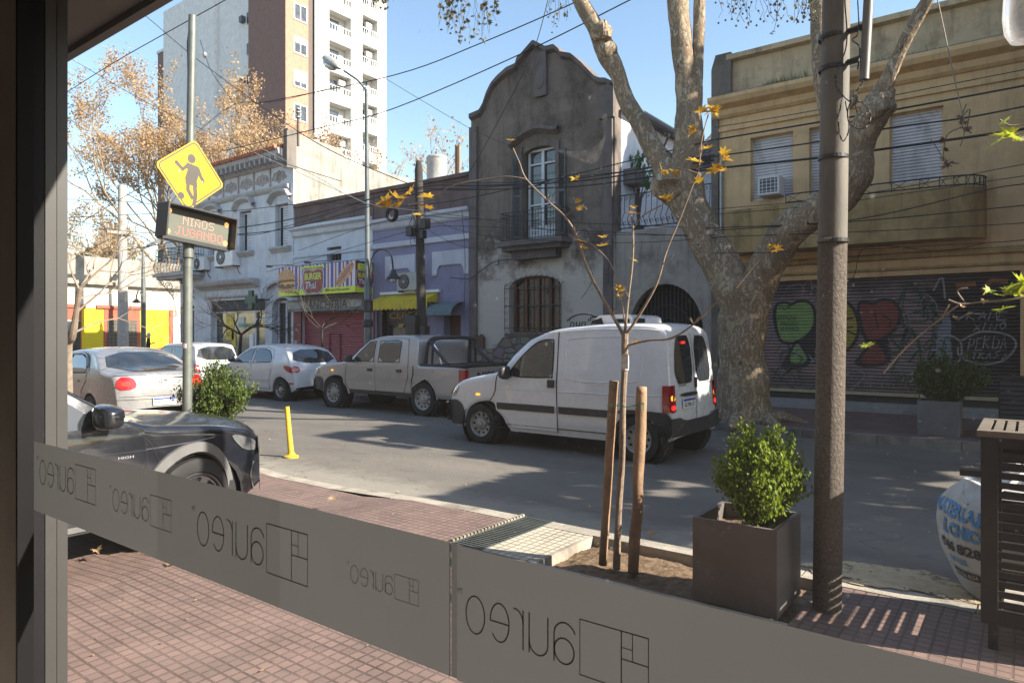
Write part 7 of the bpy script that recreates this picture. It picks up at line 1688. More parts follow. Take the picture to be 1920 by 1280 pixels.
# weeds on the cornice
q = MB()
for i in range(260):
    x = rnd.uniform(X_(1435), X_(1520)) if rnd.random() < .8 else rnd.uniform(X_(1640), X_(1760)); b_ = Vector((x, YF - rnd.uniform(.1, .3), 7.2)); h_ = rnd.uniform(.05, .22) * (1 if rnd.random() < .5 else .5)
    q.add([b_, b_ + Vector((.012, 0, 0)), b_ + Vector((rnd.uniform(-.08, .08), rnd.uniform(-.05, .05), h_))], [(0, 1, 2)])
struct('cornice_weeds', q, leafmat('weed_green', ((.08, .14, .03), (.12, .17, .04), (.2, .2, .06))), 'stuff')
# ------------------------------------------------------------------ poles, signs, street furniture
def mbpole(): 
    m, t, b = nodes('coated_pole'); P = coords(t)
    sp = N(t, 'ShaderNodeSeparateXYZ'); t.links.new(P, sp.inputs[0])
    ad = N(t, 'ShaderNodeMath', operation='ADD'); t.links.new(sp.outputs[2], ad.inputs[0]); t.links.new(ramp(t, nz(t, P, 14, 5), .3, .7, -.02, .02), ad.inputs[1])
    f = ramp(t, ad.outputs[0], 2.19, 2.2)
    rough_ = mixc(t, ramp(t, nz(t, P, 60, 5, .7), .35, .65), (.085, .066, .052), (.19, .155, .12)); top_ = mixc(t, ramp(t, nz(t, P, 12, 6, .7, (1, 1, .2)), .4, .7), (.15, .135, .11), (.085, .078, .07))
    t.links.new(mixc(t, f, rough_, top_), b.inputs['Base Color']); b.inputs['Roughness'].default_value = .7
    h = N(t, 'ShaderNodeMath', operation='MULTIPLY'); t.links.new(nz(t, P, 55, 6, .75, (1, 1, .6)), h.inputs[0]); t.links.new(ramp(t, f, 0, 1, 1, .06), h.inputs[1]); bump(t, b, h.outputs[0], 1.0, .03); return m
B0 = gnd(1550, 1141, .1); T0 = atY(1569, -60, 4.19)
t = thing('utility_pole', 'thick steel pole with a rough coated lower half between the planter and the slatted bin', 'pole', tuple(B0))
q = MB(); q.tube([B0 + Vector((0, 0, -.05)), B0.lerp(T0, .45), T0, T0 + (T0 - B0) * .8], [.0765, .078, .072, .07], 40); part('shaft', q, mbpole(), t, True)
q = MB(); a = atY(1560, 450, 4.19); q.lathe(a, [(.079, -.012), (.0795, 0), (.079, .004), (.0735, .006)], 40); part('coating_edge', q, mat('coating_brown', (.17, .14, .11), .9, bmp=.6), t)
q = MB()
for py in (72, 130, 296, 452):
    a = atY(1562, py, 4.19); q.lathe(a, [(.0745, -.012), (.079, -.01), (.079, .01), (.0745, .012)], 24)
    if py < 200: b_ = atY(1618, py - 22, 4.15); q.tube([a + Vector((.04, -.03, 0)), a.lerp(b_, .5) + Vector((0, 0, .005)), b_], [.018, .016, .018], 6)
part('pipe_clamp', q, m_black, t)
q = MB(); a = atY(1620, 150, 4.15); b_ = atY(1632, -60, 4.15); q.tube([a, b_, b_ + (b_ - a) * 2], .026, 16); part('side_pipe', q, mat('dull_zinc', (.16, .155, .15), .45, .5), t, True)
q = MB()
for pts in ([(1622, 148), (1610, 165), (1600, 180), (1592, 190), (1570, 165), (1566, 140)], [(1600, 182), (1590, 205), (1592, 230), (1612, 242), (1630, 232), (1630, 208), (1612, 190), (1604, 200), (1612, 215), (1632, 210)], [(1608, 0), (1610, 60), (1598, 75), (1612, 90), (1608, 130)], [(1572, 125), (1585, 95), (1588, 60), (1584, 0), (1585, -60)], [(1585, 190), (1592, 240), (1580, 265), (1572, 230), (1580, 180)]):
    q.tube([atY(x, y, 4.12 + .02 * math.sin(i * 2)) for i, (x, y) in enumerate(spline(pts, 5))], .0035, 4, False)
part('cable', q, m_wire, t)
# sign post with diamond sign and led board
px0, py0 = -8.71, 4.6; sx = thing('sign_post', 'grey steel post carrying the yellow diamond sign and the message board', 'post', (px0, py0, .1))
def onpost(px, py): return atD(px, py, 8.9)
q = MB(); a = onpost(351, 840); b_ = onpost(361, 30); q.tube([Vector((a.x, a.y, 0)), onpost(352, 500)], .058, 18); q.tube([onpost(352, 501), onpost(353, 480), b_], [.062, .05, .05], 18); q.lathe(onpost(353, 470), [(.07, -.09), (.07, .09), (.05, .1)], 16); part('shaft', q, mat('green_grey_steel', (.15, .165, .15), .5, .3, .2, dirt=(.08, .07, .06), dirtamt=.4), sx, True)
q = MB(); a = onpost(351, 648); q.lathe(a + Vector((0, 0, 0)), [(.0595, -.03), (.0595, .03)], 18); part('sticker', q, mat('pale_sticker', (.5, .42, .48), .5), sx)
q = MB(); q.tube([onpost(357, 30), onpost(351, 80), onpost(353, 200), onpost(352, 260)], .006, 4); part('cable', q, m_wire, sx)
ux = Vector((-.05, 1, 0)).normalized(); c = onpost(351, 330); nrm = ux.cross(Vector((0, 0, 1)))
rl = R(-7); u_ = ux * math.cos(rl) + Vector((0, 0, 1)) * math.sin(rl); v_ = nrm.cross(u_); v_ = v_ if v_.z > 0 else -v_
fd_ = Fr(c + nrm * .09, u_, v_); sg2 = thing('diamond_sign', 'yellow diamond warning sign of a child kicking a ball', 'sign', tuple(c)); h_ = .475
def rdia(s): return chaikin([(0, s), (s, 0), (0, -s), (-s, 0)][::-1], 1, True) if 0 else [p for k in range(4) for p in [(s * (math.cos(PI / 2 * k) * .94 - math.sin(PI / 2 * k) * .06), s * (math.sin(PI / 2 * k) * .94 - math.cos(PI / 2 * k) * .06)), (s * math.cos(PI / 2 * k) * .97, s * math.sin(PI / 2 * k) * .97), (s * (math.cos(PI / 2 * k) * .94 + (-1 if 0 else 1) * -math.sin(PI / 2 * k) * -.06), s * (math.sin(PI / 2 * k) * .94 + math.cos(PI / 2 * k) * .06))]]
def dia(s, e=.05):
    out = []
    for k in range(4):
        a = PI / 2 * k; d = Vector((math.cos(a), math.sin(a))); tt = Vector((-math.sin(a), math.cos(a)))
        for w_ in (-1, -.5, .5, 1): out.append(tuple(d * (s - e * (1 if abs(w_) == 1 else .55)) + tt * e * w_ * (1 if abs(w_) == 1 else .9)))
    return out
m_sgy = mat('sign_yellow', (.66, .38, .012), .35, var=.04, coat=.3, dirt=(.5, .36, .05), dirtamt=.2); m_sgk = mat('sign_dark', (.055, .045, .035), .5)
q = MB(); pl = dia(h_); n_ = len(pl); q.add([fd_(a, b, 0) for a, b in pl] + [fd_(a, b, -.004) for a, b in pl], [tuple(range(n_)), tuple(range(2 * n_ - 1, n_ - 1, -1))] + [(i, i + n_, (i + 1) % n_ + n_, (i + 1) % n_) for i in range(n_)]); part('panel', q, m_sgy, sg2)
q = MB(); stroke(q, fd_, dia(h_ * .93), .017, .002, True); part('border', q, m_sgk, sg2)
q = MB(); S_ = h_ / .475
fpoly(q, fd_, [(a * S_, b * S_) for a, b in ell(-.02, .21, .055, .06)], .0022)
fpoly(q, fd_, [(-.075, .145), (.085, .135), (.115, .10), (.085, -.06), (.105, -.13), (-.06, -.13), (-.075, -.06), (-.055, .06), (-.085, .08)][::-1], .0022)
stroke(q, fd_, [(-.05, .12), (-.12, .04), (-.21, .10)], .05, .0024); stroke(q, fd_, [(.08, .11), (.13, .02), (.17, -.03)], .045, .0024); stroke(q, fd_, [(.06, -.10), (.09, -.25), (.085, -.36)], .055, .0024)
stroke(q, fd_, [(-.03, -.10), (-.02, -.20), (.06, -.30)], .05, .0026)
for a, b, r_ in ((-.21, .10, .025), (.17, -.03, .022), (.085, -.36, .027), (-.12, .04, .025)): fpoly(q, fd_, ell(a, b, r_, r_, 12), .0025)
fpoly(q, fd_, ell(-.10, -.30, .045, .045), .0024); part('pictogram', q, m_sgk, sg2)
q = MB()
for a, b in ((-.16, .0), (.16, -.04)): fpoly(q, fd_, ell(a, b, .012, .012, 8), .003)
q.box(c.x - .02, c.x + .06, c.y - .05, c.y + .05, c.z - .02, c.z + .02); part('bolt', q, m_steel, sg2)
# led board
c = onpost(369, 428); rl = R(-5); u_ = ux * math.cos(rl) + Vector((0, 0, 1)) * math.sin(rl); v_ = nrm.cross(u_); v_ = v_ if v_.z > 0 else -v_
lb_ = Fr(c, u_, v_); bd = thing('message_board', 'black hooded led message board under the yellow diamond sign', 'sign', tuple(c)); w_, h_ = .46, .20
q = MB(); fbox(q, lb_, -w_, w_, -h_, h_, -.10, .02)
fbox(q, lb_, -w_ - .01, w_ + .01, h_, h_ + .02, -.10, .16); fbox(q, lb_, -w_ - .02, -w_, -h_, h_ + .02, -.1, .16); fbox(q, lb_, w_, w_ + .02, -h_, h_ + .02, -.1, .16); fbox(q, lb_, -w_, w_, -h_ - .02, -h_, -.1, .05); part('housing', q, mat('black_housing', (.022, .024, .028), .5, var=.2), bd)
q = MB(); fpoly(q, lb_, [(-w_ + .03, -h_ + .03), (w_ - .02, -h_ + .03), (w_ - .02, h_ - .02), (-w_ + .03, h_ - .02)], .022); part('screen', q, mat('grey_led_screen', (.13, .135, .11), .3, var=.05), bd)
FONT = {'N': ['10001', '11001', '10101', '10011', '10001', '10001', '10001'], 'I': ['111', '010', '010', '010', '010', '010', '111'], 'Ñ': ['01110', '00000', '10001', '11001', '10101', '10011', '10001'], 'O': ['01110', '10001', '10001', '10001', '10001', '10001', '01110'], 'S': ['01111', '10000', '10000', '01110', '00001', '00001', '11110'],
        'J': ['00111', '00010', '00010', '00010', '00010', '10010', '01100'], 'U': ['10001'] * 6 + ['01110'], 'G': ['01110', '10001', '10000', '10111', '10001', '10001', '01110'], 'A': ['01110', '10001', '10001', '11111', '10001', '10001', '10001'], 'D': ['11110', '10001', '10001', '10001', '10001', '10001', '11110']}
def led(s, a0, b0, pitch, m_, nm):
    q = MB(); x = a0
    for ch_ in s:
        g_ = FONT[ch_]
        for r_, row in enumerate(g_):
            for k, c_ in enumerate(row):
                if c_ == '1': fpoly(q, lb_, ell(x + k * pitch, b0 + (6 - r_) * pitch, pitch * .36, pitch * .36, 6), .025)
        x += (len(g_[0]) + 1.2) * pitch
    part(nm, q, m_, bd)
led('NIÑOS', -.20, .01, .0155, mat('led_dim', (.75, .36, .3), .4, emit=.15), 'upper_word'); led('JUGANDO', -.29, -.13, .0155, mat('led_red', (.95, .16, .14), .4, emit=.35), 'lower_word')
q = MB()
for a, b in ((-.39, .14), (.40, .13), (-.39, -.12), (.40, -.12)):
    for r_, k in ((.0, 1), (.014, 6), (.027, 11)):
        for i in range(k): an = 2 * PI * i / k; fpoly(q, lb_, ell(a + r_ * math.cos(an), b + r_ * math.sin(an), .0055, .0055, 6), .0255)
part('amber_lights', q, mat('led_amber', (1, .45, .12), .4, emit=1.0), bd)
# yellow bollard
B_ = gnd(546, 857); t = thing('yellow_bollard', 'leaning yellow plastic bollard in the road beyond the black car', 'bollard', tuple(B_)); q = MB()
T_ = atY(538, 762, B_.y); q.tube([B_ + Vector((0, 0, .03)), B_.lerp(T_, .5), T_], [.042, .036, .032], 14); part('post', q, mat('yellow_plastic', (.62, .42, .015), .5, var=.1, dirt=(.3, .2, .05), dirtamt=.3), t, True)
q = MB(); q.lathe(B_, [(.10, 0), (.10, .02), (.055, .04), (.045, .07)], 18); part('base', q, bpy.data.materials['yellow_plastic'], t)
# street lamp behind the pickup
YL = 12.35
def lp(px, py, Y=YL): return atY(px, py, Y)
t = thing('street_lamp', 'tall grey street lamp with a cobra head at its top and a bell lamp halfway', 'street lamp', (lp(690, 700).x, YL, .13)); q = MB(); b_ = lp(690, 700)
q.tube([(b_.x, YL, 0), (b_.x, YL, .9), (b_.x, YL, 3.1), (b_.x - .01, YL, 3.15), (lp(687, 168).x, YL, lp(687, 168).z)], [.11, .10, .10, .07, .05], 16)
arm = [lp(687, 170), lp(670, 150), lp(645, 133)]; q.tube([lp(688, 182)] + arm, .03, 8); part('shaft', q, mat('lamp_pole_grey', (.11, .125, .125), .5, .3, .2, dirt=(.06, .05, .05), dirtamt=.3), t, True)
q = MB(); c = lp(622, 118); d_ = (lp(600, 104) - lp(645, 133)).normalized(); up_ = Vector((0, 0, 1)); n0 = len(q.v); q.ball((0, 0, 0), 1, 16, 10); s3 = d_.cross(up_).normalized(); u3 = s3.cross(d_)
for i in range(len(q.v)): a, b, e = q.v[i]; q.v[i] = tuple(c + d_ * a * .44 + s3 * b * .19 + u3 * (e * .15 if e > 0 else e * .10))
part('lamp_head', q, mat('lamp_shell_grey', (.33, .33, .31), .5, .2, .2, dirt=(.12, .1, .08), dirtamt=.4), t, True)
q = MB(); q.ball((0, 0, 0), 1, 14, 8)
for i in range(len(q.v)): a, b, e = q.v[i]; q.v[i] = tuple(c + d_ * (a * .30 + .05) + s3 * b * .15 + u3 * (e * .12 - .09))
part('lamp_glass', q, m_clear, t, True)
q = MB(); gn = [lp(696, 535), lp(695, 500), lp(702, 475), lp(718, 467), lp(733, 478), lp(737, 505)]; q.tube(spline([tuple(g) for g in gn], 5), .022, 8); bell = lp(738, 515); q.lathe(bell, [(.02, .14), (.05, .13), (.07, .05), (.10, .0), (.19, -.08), (.2, -.1), (.0, -.08)], 18); part('bell_arm', q, m_iron, t, True)
q = MB(); q.ball(bell + Vector((0, 0, -.13)), .085, 12, 8); part('bell_glass', q, m_clear, t, True)
q = MB(); q.lathe((b_.x, YL, 2.3), [(.105, 0), (.13, .02), (.13, .3), (.105, .33)], 12); q.lathe((b_.x, YL, 1.9), [(.105, 0), (.14, .03), (.14, .16), (.105, .2)], 12); part('junction_collar', q, m_black, t)
# wooden utility pole
t = thing('wooden_pole', 'weathered shade-darkened wooden utility pole with coiled cable in front of the violet shop', 'pole', (lp(787, 650).x, 12.4, .13)); q = MB(); b_ = lp(788, 650)
q.tube([(b_.x, 12.4, 0), (b_.x, 12.4, 2), tuple(atY(785, 318, 12.4)), tuple(atY(785, 302, 12.4))], [.12, .115, .10, .06], 14, True, .08, 4); part('shaft', q, mat('weathered_shaded_wood', (.04, .034, .03), .9, var=.35, scale=5, bmp=.5), t, True)  # wood colour lowered to stand in for the shade on the pole
q = MB()
for px, py, s in ((774, 434, (.1, .1, .12)), (800, 420, (.1, .1, .12)), (795, 440, (.07, .07, .1)), (781, 610, (.12, .12, .25)), (800, 622, (.08, .1, .14)), (770, 600, (.08, .08, .16))): a = atY(px, py, 12.3); q.box(a.x - s[0], a.x + s[0], 12.25 - s[1], 12.3 + s[1] * .3, a.z - s[2], a.z + s[2])
part('junction_box', q, m_black, t)
q = MB()
for i in range(7): a = atY(735, 402, 12.2); rr = .16 + .012 * (i % 3); q.tube([a + Vector((rr * math.cos(k * PI / 8), .02 * i - .06, rr * math.sin(k * PI / 8))) for k in range(17)], .012, 4)
for i in range(16):
    a = atY(rnd.uniform(772, 800), rnd.uniform(395, 450), 12.25); b2 = atY(rnd.uniform(772, 800), rnd.uniform(395, 460), 12.22); m_ = (a + b2) / 2 + Vector((rnd.uniform(-.2, .2), -.06, rnd.uniform(-.3, .05))); q.tube(spline([tuple(a), tuple(m_), tuple(b2)], 4), .007, 4)
part('coiled_cable', q, m_wire, t)
# concrete pole and small lamp across the side street
t = thing('concrete_pole', 'tall pale concrete pole with a crossarm in front of the low yellow painted building', 'pole', (atD(230, 660, 36).x, atD(230, 660, 36).y, 0)); a, b_ = atD(231, 660, 36), atD(229, 348, 36)
q = MB(); q.tube([(a.x, a.y, 0), tuple(b_)], [.27, .19], 18); part('shaft', q, mat('pale_concrete', (.36, .34, .31), .85, var=.15, dirt=(.2, .18, .15), dirtamt=.3), t, True)
q = MB(); c = atD(229, 437, 35.7); q.box(c.x - .06, c.x + .06, c.y - .75, c.y + .75, c.z - .07, c.z + .07); c = atD(229, 432, 35.7)
for dy in (-.7, -.45, .4, .7): q.tube([(c.x, c.y + dy, c.z), (c.x, c.y + dy, c.z + .25)], .05, 6)
part('crossarm', q, m_con, t)
t = thing('street_lamp', 'slim distant street lamp with a short arm beside the concrete pole', 'street lamp', tuple(atD(269, 660, 37.5))); a = atD(269, 660, 37.5); b_ = atD(268, 466, 37.5)
q = MB(); q.tube([(a.x, a.y, 0), (a.x, a.y, 4), tuple(b_)], [.14, .13, .06], 10); e_ = atD(288, 456, 37.5); q.tube([b_, e_], .04, 6); part('shaft', q, bpy.data.materials['lamp_pole_grey'], t)
q = MB(); q.obox(atD(288, 456, 37.5), e_ - b_, (0, 0, 1), (1, 0, 0), .35, .09, .15); part('lamp_head', q, bpy.data.materials['lamp_shell_grey'], t)
q = MB(); gn = [atD(266, 560, 37), atD(264, 548, 37), atD(259, 545, 37), atD(256, 555, 37), atD(256, 563, 37)]; q.tube([tuple(g) for g in gn], .04, 6); q.lathe(atD(256, 566, 37), [(.03, .2), (.12, .1), (.25, -.05), (.0, -.04)], 12); part('bell_lamp', q, m_iron, t)
t = thing('roof_pole', 'short dark pole on the parapet corner of the white house', 'pole', tuple(atY(559, 252, 15.6))); q = MB(); a = atY(559, 255, 15.6); b_ = atY(559, 205, 15.6); q.tube([(a.x, 15.6, 8.7), tuple(b_)], .05, 8); part('shaft', q, m_twig, t)
q = MB()
for dz in (0, -.12, -.3): q.lathe(b_ + Vector((0, 0, dz)), [(.03, -.04), (.1, -.02), (.1, .02), (.03, .04)], 8)
part('insulators', q, m_steel, t)
# overhead wires
def wire(pts, Y, r=.012, label=None, Y1=None, m_=None, name='overhead_wire'):
    n_ = len(pts); P3 = []
    for i, (x, y) in enumerate(spline(pts, 6)): u = i / max(1, (n_ - 1) * 6); P3.append(atY(x, y, Y + ((Y1 or Y) - Y) * u))
    q = MB(); q.tube(P3, r, 5); single(name, q, m_ or m_wire, label or 'thin black wire strung across the house fronts with the others', 'wire', 'overhead wires')
wire([(480, 195), (740, 141), (900, 82), (1080, 4), (1140, -30)], 12.0, .013, 'upper of the two thick wires crossing the sky above the curved gable')
wire([(420, 283), (600, 240), (740, 203), (980, 100), (1182, 0), (1240, -30)], 12.0, .013, 'lower of the two thick wires crossing the sky, touching the curved gable')
wire([(700, 133), (760, 170), (880, 240), (960, 275)], 14.5, .007, 'thin wire slanting down from the tower to the left edge of the curved gable')
wire([(1035, -30), (1006, 80), (975, 150), (900, 290), (870, 335)], 14.0, .011, 'wire running steeply down over the curved gable from its peak')
wire([(80, 198), (125, 173), (230, 108), (423, 0), (470, -30)], 9.0, .012, 'wire rising from the window frame to the top of the view across the sky')
wire([(80, 80), (137, 113), (300, 205), (490, 290), (640, 340)], 11.0, .009, 'long wire falling from the upper left past the diamond sign post')
wire([(240, 10), (275, 32), (373, 114), (537, 232), (640, 292), (780, 350)], 11.5, .012, 'heavy wire falling from the porch edge to the roofs by the wooden pole')
wire([(375, 75), (385, 105), (400, 140), (440, 195)], 9.1, .008, 'short stay wire with a knot hanging from the top of the sign post')
q = MB(); q.ball(atY(384, 103, 9.1), .06, 8, 6, (1, 1, 1.3)); single('wire_insulator', q, m_steel, 'small insulator knot on the wire right of the sign post top', 'insulator')
wire([(368, 250), (440, 196), (520, 190), (640, 160)], 11.5, .008, 'wire from the sign post rising to the right over the autumn leaves')
wire([(447, 272), (640, 360), (700, 384), (785, 395)], 12.0, .008, 'sunlit pale wire slanting over the frieze of the corner house', m_=mat('pale_wire', (.4, .4, .4), .5))
wire([(470, 268), (600, 335), (640, 362)], 12.0, .008, 'second sunlit pale wire just above the first', m_=bpy.data.materials['pale_wire'])
wire([(80, 240), (125, 205), (205, 130)], 20, .012, 'faint wire rising through the left tree crown beside the window frame')
WL = [([(80, 372), (300, 385), (445, 440), (560, 418), (700, 372), (785, 355), (900, 352), (1120, 330), (1340, 290)], .011, 'thin wire sagging from the left edge past the message board to the wooden pole'),
      ([(80, 410), (300, 400), (440, 395), (600, 380), (785, 385), (1000, 345), (1340, 262)], .011, 'thin wire running behind the message board and over the brown parapet'),
      ([(440, 428), (560, 408), (785, 352), (900, 348), (1100, 338), (1340, 300)], .016, 'thick upper cable of the pair from the message board to the wooden pole'),
      ([(440, 440), (560, 424), (785, 362), (880, 356), (1100, 348), (1340, 312)], .014, 'lower cable of the pair from the message board to the wooden pole'),
      ([(785, 340), (960, 342), (1200, 318), (1342, 296)], .009, 'thin wire leaving the wooden pole top and crossing the french door'),
      ([(560, 470), (700, 420), (785, 405), (880, 410), (1340, 428)], .007, 'thin wire over the striped food sign and the violet wall'),
      ([(500, 510), (640, 470), (785, 430), (900, 425), (1340, 445)], .007, 'thin wire rising across the striped food sign lamps'),
      ([(785, 395), (900, 410), (1100, 438), (1340, 440)], .006, 'fine wire sloping from the wooden pole over the gable balcony railing'),
      ([(785, 400), (900, 440), (1150, 455), (1345, 446)], .006, 'fine wire sloping from the wooden pole under the gable balcony slab'),
      ([(785, 420), (860, 460), (940, 465), (1130, 452)], .006, 'fine wire looping from the junction boxes to the gabled house'),
      ([(80, 520), (228, 440), (300, 462), (350, 470)], .012, 'wire climbing to the concrete pole crossarm and down to the sign post'),
      ([(80, 400), (228, 432), (310, 438)], .012, 'wire falling from the left edge to the crossarm'),
      ([(80, 460), (228, 372), (300, 330)], .012, 'wire rising past the top of the concrete pole'),
      ([(228, 470), (330, 452), (445, 420)], .014, 'wire from the concrete pole behind the message board foot')]
for a, r_, lab in WL: wire(a, 12.2, r_, lab)
RW = [([(1340, 239), (1535, 206), (1920, 131), (2000, 115)], .007, 'topmost thin wire over the ochre wall, just under the cornice'), ([(1342, 262), (1537, 229), (1677, 206), (1920, 161), (2000, 145)], .015, 'second wire from the top over the ochre wall, above the blinds'), ([(1304, 298), (1535, 266), (1670, 240), (1805, 222), (1920, 200), (2000, 184)], .013, 'wire crossing the upper half of the ochre building blinds'), ([(1300, 322), (1370, 313), (1535, 296), (1632, 283), (1805, 259), (1920, 242), (2000, 228)], .020, 'thickest black cable sagging across the ochre building at blind height'),
      ([(1340, 392), (1535, 375), (1700, 350), (1920, 308), (2000, 296)], .006, 'fine wire at the top edge of the curved balcony'), ([(1340, 402), (1535, 385), (1750, 355), (1920, 330), (2000, 320)], .006, 'fine wire crossing the curved balcony rail'), ([(1340, 427), (1600, 412), (1850, 356), (1920, 345), (2000, 333)], .009, 'wire slanting up across the mossy balcony front'), ([(1340, 432), (1587, 416), (1750, 402), (1920, 385), (2000, 378)], .009, 'wire crossing the mossy balcony front near its middle'), ([(1340, 475), (1560, 470), (1850, 455), (1920, 450), (2000, 446)], .007, 'lowest long wire, just above the painted shutter'), ([(1345, 444), (1600, 435), (1800, 425), (1920, 418), (2000, 412)], .007, 'wire along the bottom edge of the mossy balcony front')]
for a, r_, lab in RW: wire(a, 12.1, r_, lab)
wire([(1758, 0), (1775, 80), (1790, 150), (1808, 228)], 11.0, .008, 'slack pale cord hanging down in front of the right blind', m_=mat('pale_cord', (.25, .2, .14), .7))
wire([(1560, 560), (1600, 520), (1627, 462), (1760, 470), (1850, 455)], 15.6, .007, 'loose wire drooping under the balcony behind the steel pole'); wire([(1340, 475), (1360, 560), (1370, 480)], 15.6, .007, 'short loop of wire hanging behind the plane tree fork')
wire([(866, 395), (872, 480), (870, 590)], 15.5, .01, 'dark cable dropping down the violet wall'); wire([(845, 520), (880, 522), (905, 505), (930, 490), (975, 485)], 15.6, .014, 'slack cable running along the violet wall onto the dark gabled house')
wire([(1078, 440), (1095, 480), (1112, 520), (1090, 560)], 15.6, .007, 'loose wire curling down the gabled house right of its barred window'); wire([(1100, 430), (1120, 465), (1145, 462), (1140, 510), (1145, 540)], 15.6, .007, 'loose wire hanging between the gabled house and the arched gate')
t = thing('dead_twig', 'withered twig with curled brown leaves caught on the thick cable', 'twig', tuple(atY(1808, 230, 11.0))); q = MB(); l = MB()
for pts in ([(1812, 195), (1802, 225), (1808, 250), (1800, 275)], [(1800, 240), (1775, 255), (1770, 300), (1785, 312)], [(1800, 225), (1818, 205), (1814, 240), (1822, 250)], [(1770, 300), (1755, 275), (1745, 262)]): q.tube([atY(x, y, 11.0) for x, y in spline(pts, 4)], .007, 4)
for x, y in ((1804, 228), (1800, 222), (1808, 240), (1815, 243), (1766, 265), (1772, 285), (1765, 300), (1778, 305), (1790, 302), (1770, 312)):
    for k in range(2): leaf(l, atY(x, y, 11.0) + rv() * .03, .1, 'maple')
part('stem', q, m_twig, t); part('withered_leaves', l, mat('withered_brown', (.14, .08, .05), .8), t)
# slatted bin
m_bin = mat('dark_brown_slats', (.011, .009, .008), .55, var=.2, scale=4, bmp=.15, dirt=(.05, .04, .03), dirtamt=.15)
bx0, bx1, by0, by1, bz0, bz1 = -.20, .36, 4.16, 4.78, .23, 1.16
t = thing('slatted_bin', 'dark brown slatted refuse cabinet standing on short legs at the right edge', 'bin', ((bx0 + bx1) / 2, (by0 + by1) / 2, .1)); q = MB()
for x in (bx0, bx1 - .07):
    for y in (by0, by1 - .06): q.box(x, x + .07, y, y + .06, bz0, bz1 - .002)
for z in (bz0, bz1 - .05): q.box(bx0 + .071, bx1 - .071, by0 + .004, by0 + .05, z, z + (.07 if z == bz0 else .049)); q.box(bx0 + .071, bx1 - .071, by1 - .05, by1 - .004, z, z + (.07 if z == bz0 else .049)); q.box(bx0 + .004, bx0 + .05, by0 + .061, by1 - .061, z, z + .048); q.box(bx1 - .05, bx1 - .004, by0 + .061, by1 - .061, z, z + .048)
part('frame', q, m_bin, t); q = MB(); n_ = 16; zz0, zz1 = bz0 + .085, bz1 - .06
for i in range(n_):
    z = zz0 + (zz1 - zz0) * i / n_; h_ = (zz1 - zz0) / n_ * .62; tilt = .012
    for y in (by0 + .02, by1 - .03): q.box(bx0 + .071, bx1 - .071, y, y + .014, z, z + h_)
    for x in (bx0 + .02,): q.box(x, x + .014, by0 + .061, by1 - .061, z, z + h_)
part('slats', q, m_bin, t)
q = MB(); q.box(bx0 - .015, bx1 + .015, by0 - .015, by0 + .06, bz1, bz1 + .03); q.box(bx0 - .015, bx1 + .015, by1 - .06, by1 + .015, bz1, bz1 + .03); i = bx0 - .015; k = 0
while i < bx1: q.box(i, i + (.05 if k == 0 else .036), by0 + .061, by1 - .061, bz1 + .001, bz1 + .029); i += .065 if k == 0 else .05; k += 1
part('top_slats', q, mat('pale_top_slats', (.15, .125, .095), .65, var=.25, scale=8, bmp=.2), t)  # top slats in a paler brown than the frame and sides
q = MB()
for x in (bx0 + .03, bx1 - .07):
    for y in (by0 + .02, by1 - .06): q.box(x, x + .04, y, y + .04, .10, bz0 - .001)
q.box(bx0 - .09, bx0 - .001, by0 + .02, by0 + .05, .95, .98); part('leg', q, m_black, t)
q = MB(); q.box(bx0 + .09, bx1 - .09, by0 + .07, by1 - .07, bz0 + .05, bz0 + .07)
part('shelf', q, mat('shelf_pale', (.3, .28, .25), .7, scale=8, var=.5), t)
# builder's bag of sand
m_bag = mat('woven_white_bag', (.50, .49, .46), .75, var=.07, bmp=.5, bsc=45, dirt=(.30, .27, .21), dirtamt=.35, dsc=3)
cb = Vector((-.03, 5.36, 0)); t = thing('builders_bag', 'bulging white woven bag of building material printed in blue and black, standing on the road', 'bag', (cb.x, cb.y, 0)); q = MB(); na, nh = 48, 22
prof = [(.20, 0), (.30, .02), (.36, .10), (.42, .22), (.465, .36), (.47, .48), (.44, .58), (.385, .66), (.33, .71), (.31, .735), (.24, .72), (.1, .69), (.0, .68)]
pr2 = spline(prof, 3)
def bagr(a, z): return 1 + .05 * noise.noise((math.cos(a) * 2, math.sin(a) * 2, z * 4)) + .03 * noise.noise((math.cos(a) * 5, math.sin(a) * 5, z * 9)) + .05 * abs(math.cos(2 * (a + .3))) - .03
for r_, z in pr2:
    for k in range(na): a = 2 * PI * k / na; s = bagr(a, z); q.v.append((cb.x + r_ * s * math.cos(a), cb.y + r_ * s * math.sin(a) * .92, z + .012 * noise.noise((a * 2, z * 5, 2)) + .005))
for i in range(len(pr2) - 1):
    for k in range(na): a = i * na + k; b = i * na + (k + 1) % na; q.f.append((a, b, b + na, a + na))
part('sack', q, m_bag, t, 'all')
def bagp(a, z, e=.006):
    for (r0, z0), (r1, z1) in zip(pr2, pr2[1:]):
        if z0 <= z <= z1: r_ = r0 + (r1 - r0) * (z - z0) / max(1e-6, z1 - z0); break
    s = bagr(a, z); return Vector((cb.x + (r_ * s + e) * math.cos(a), cb.y + (r_ * s + e) * math.sin(a) * .92, z + .012 * noise.noise((a * 2, z * 5, 2)) + .005))
class BF:   # writing wrapped round the sack
    def __init__(s, a0, z0, slope=0): s.a0, s.z0, s.sl = a0, z0, slope
    def __call__(s, x, y, n=0): return bagp(s.a0 + x / .46, s.z0 + y + s.sl * x, .007 + n)
def btext(s_, deg, z, wd, ht, m_, nm, slope=0, bold=.02):
    q = MB(); text(q, BF(R(deg), z, slope), s_, 0, 0, wd, ht, 0, 0, bold); part(nm, q, m_, t)
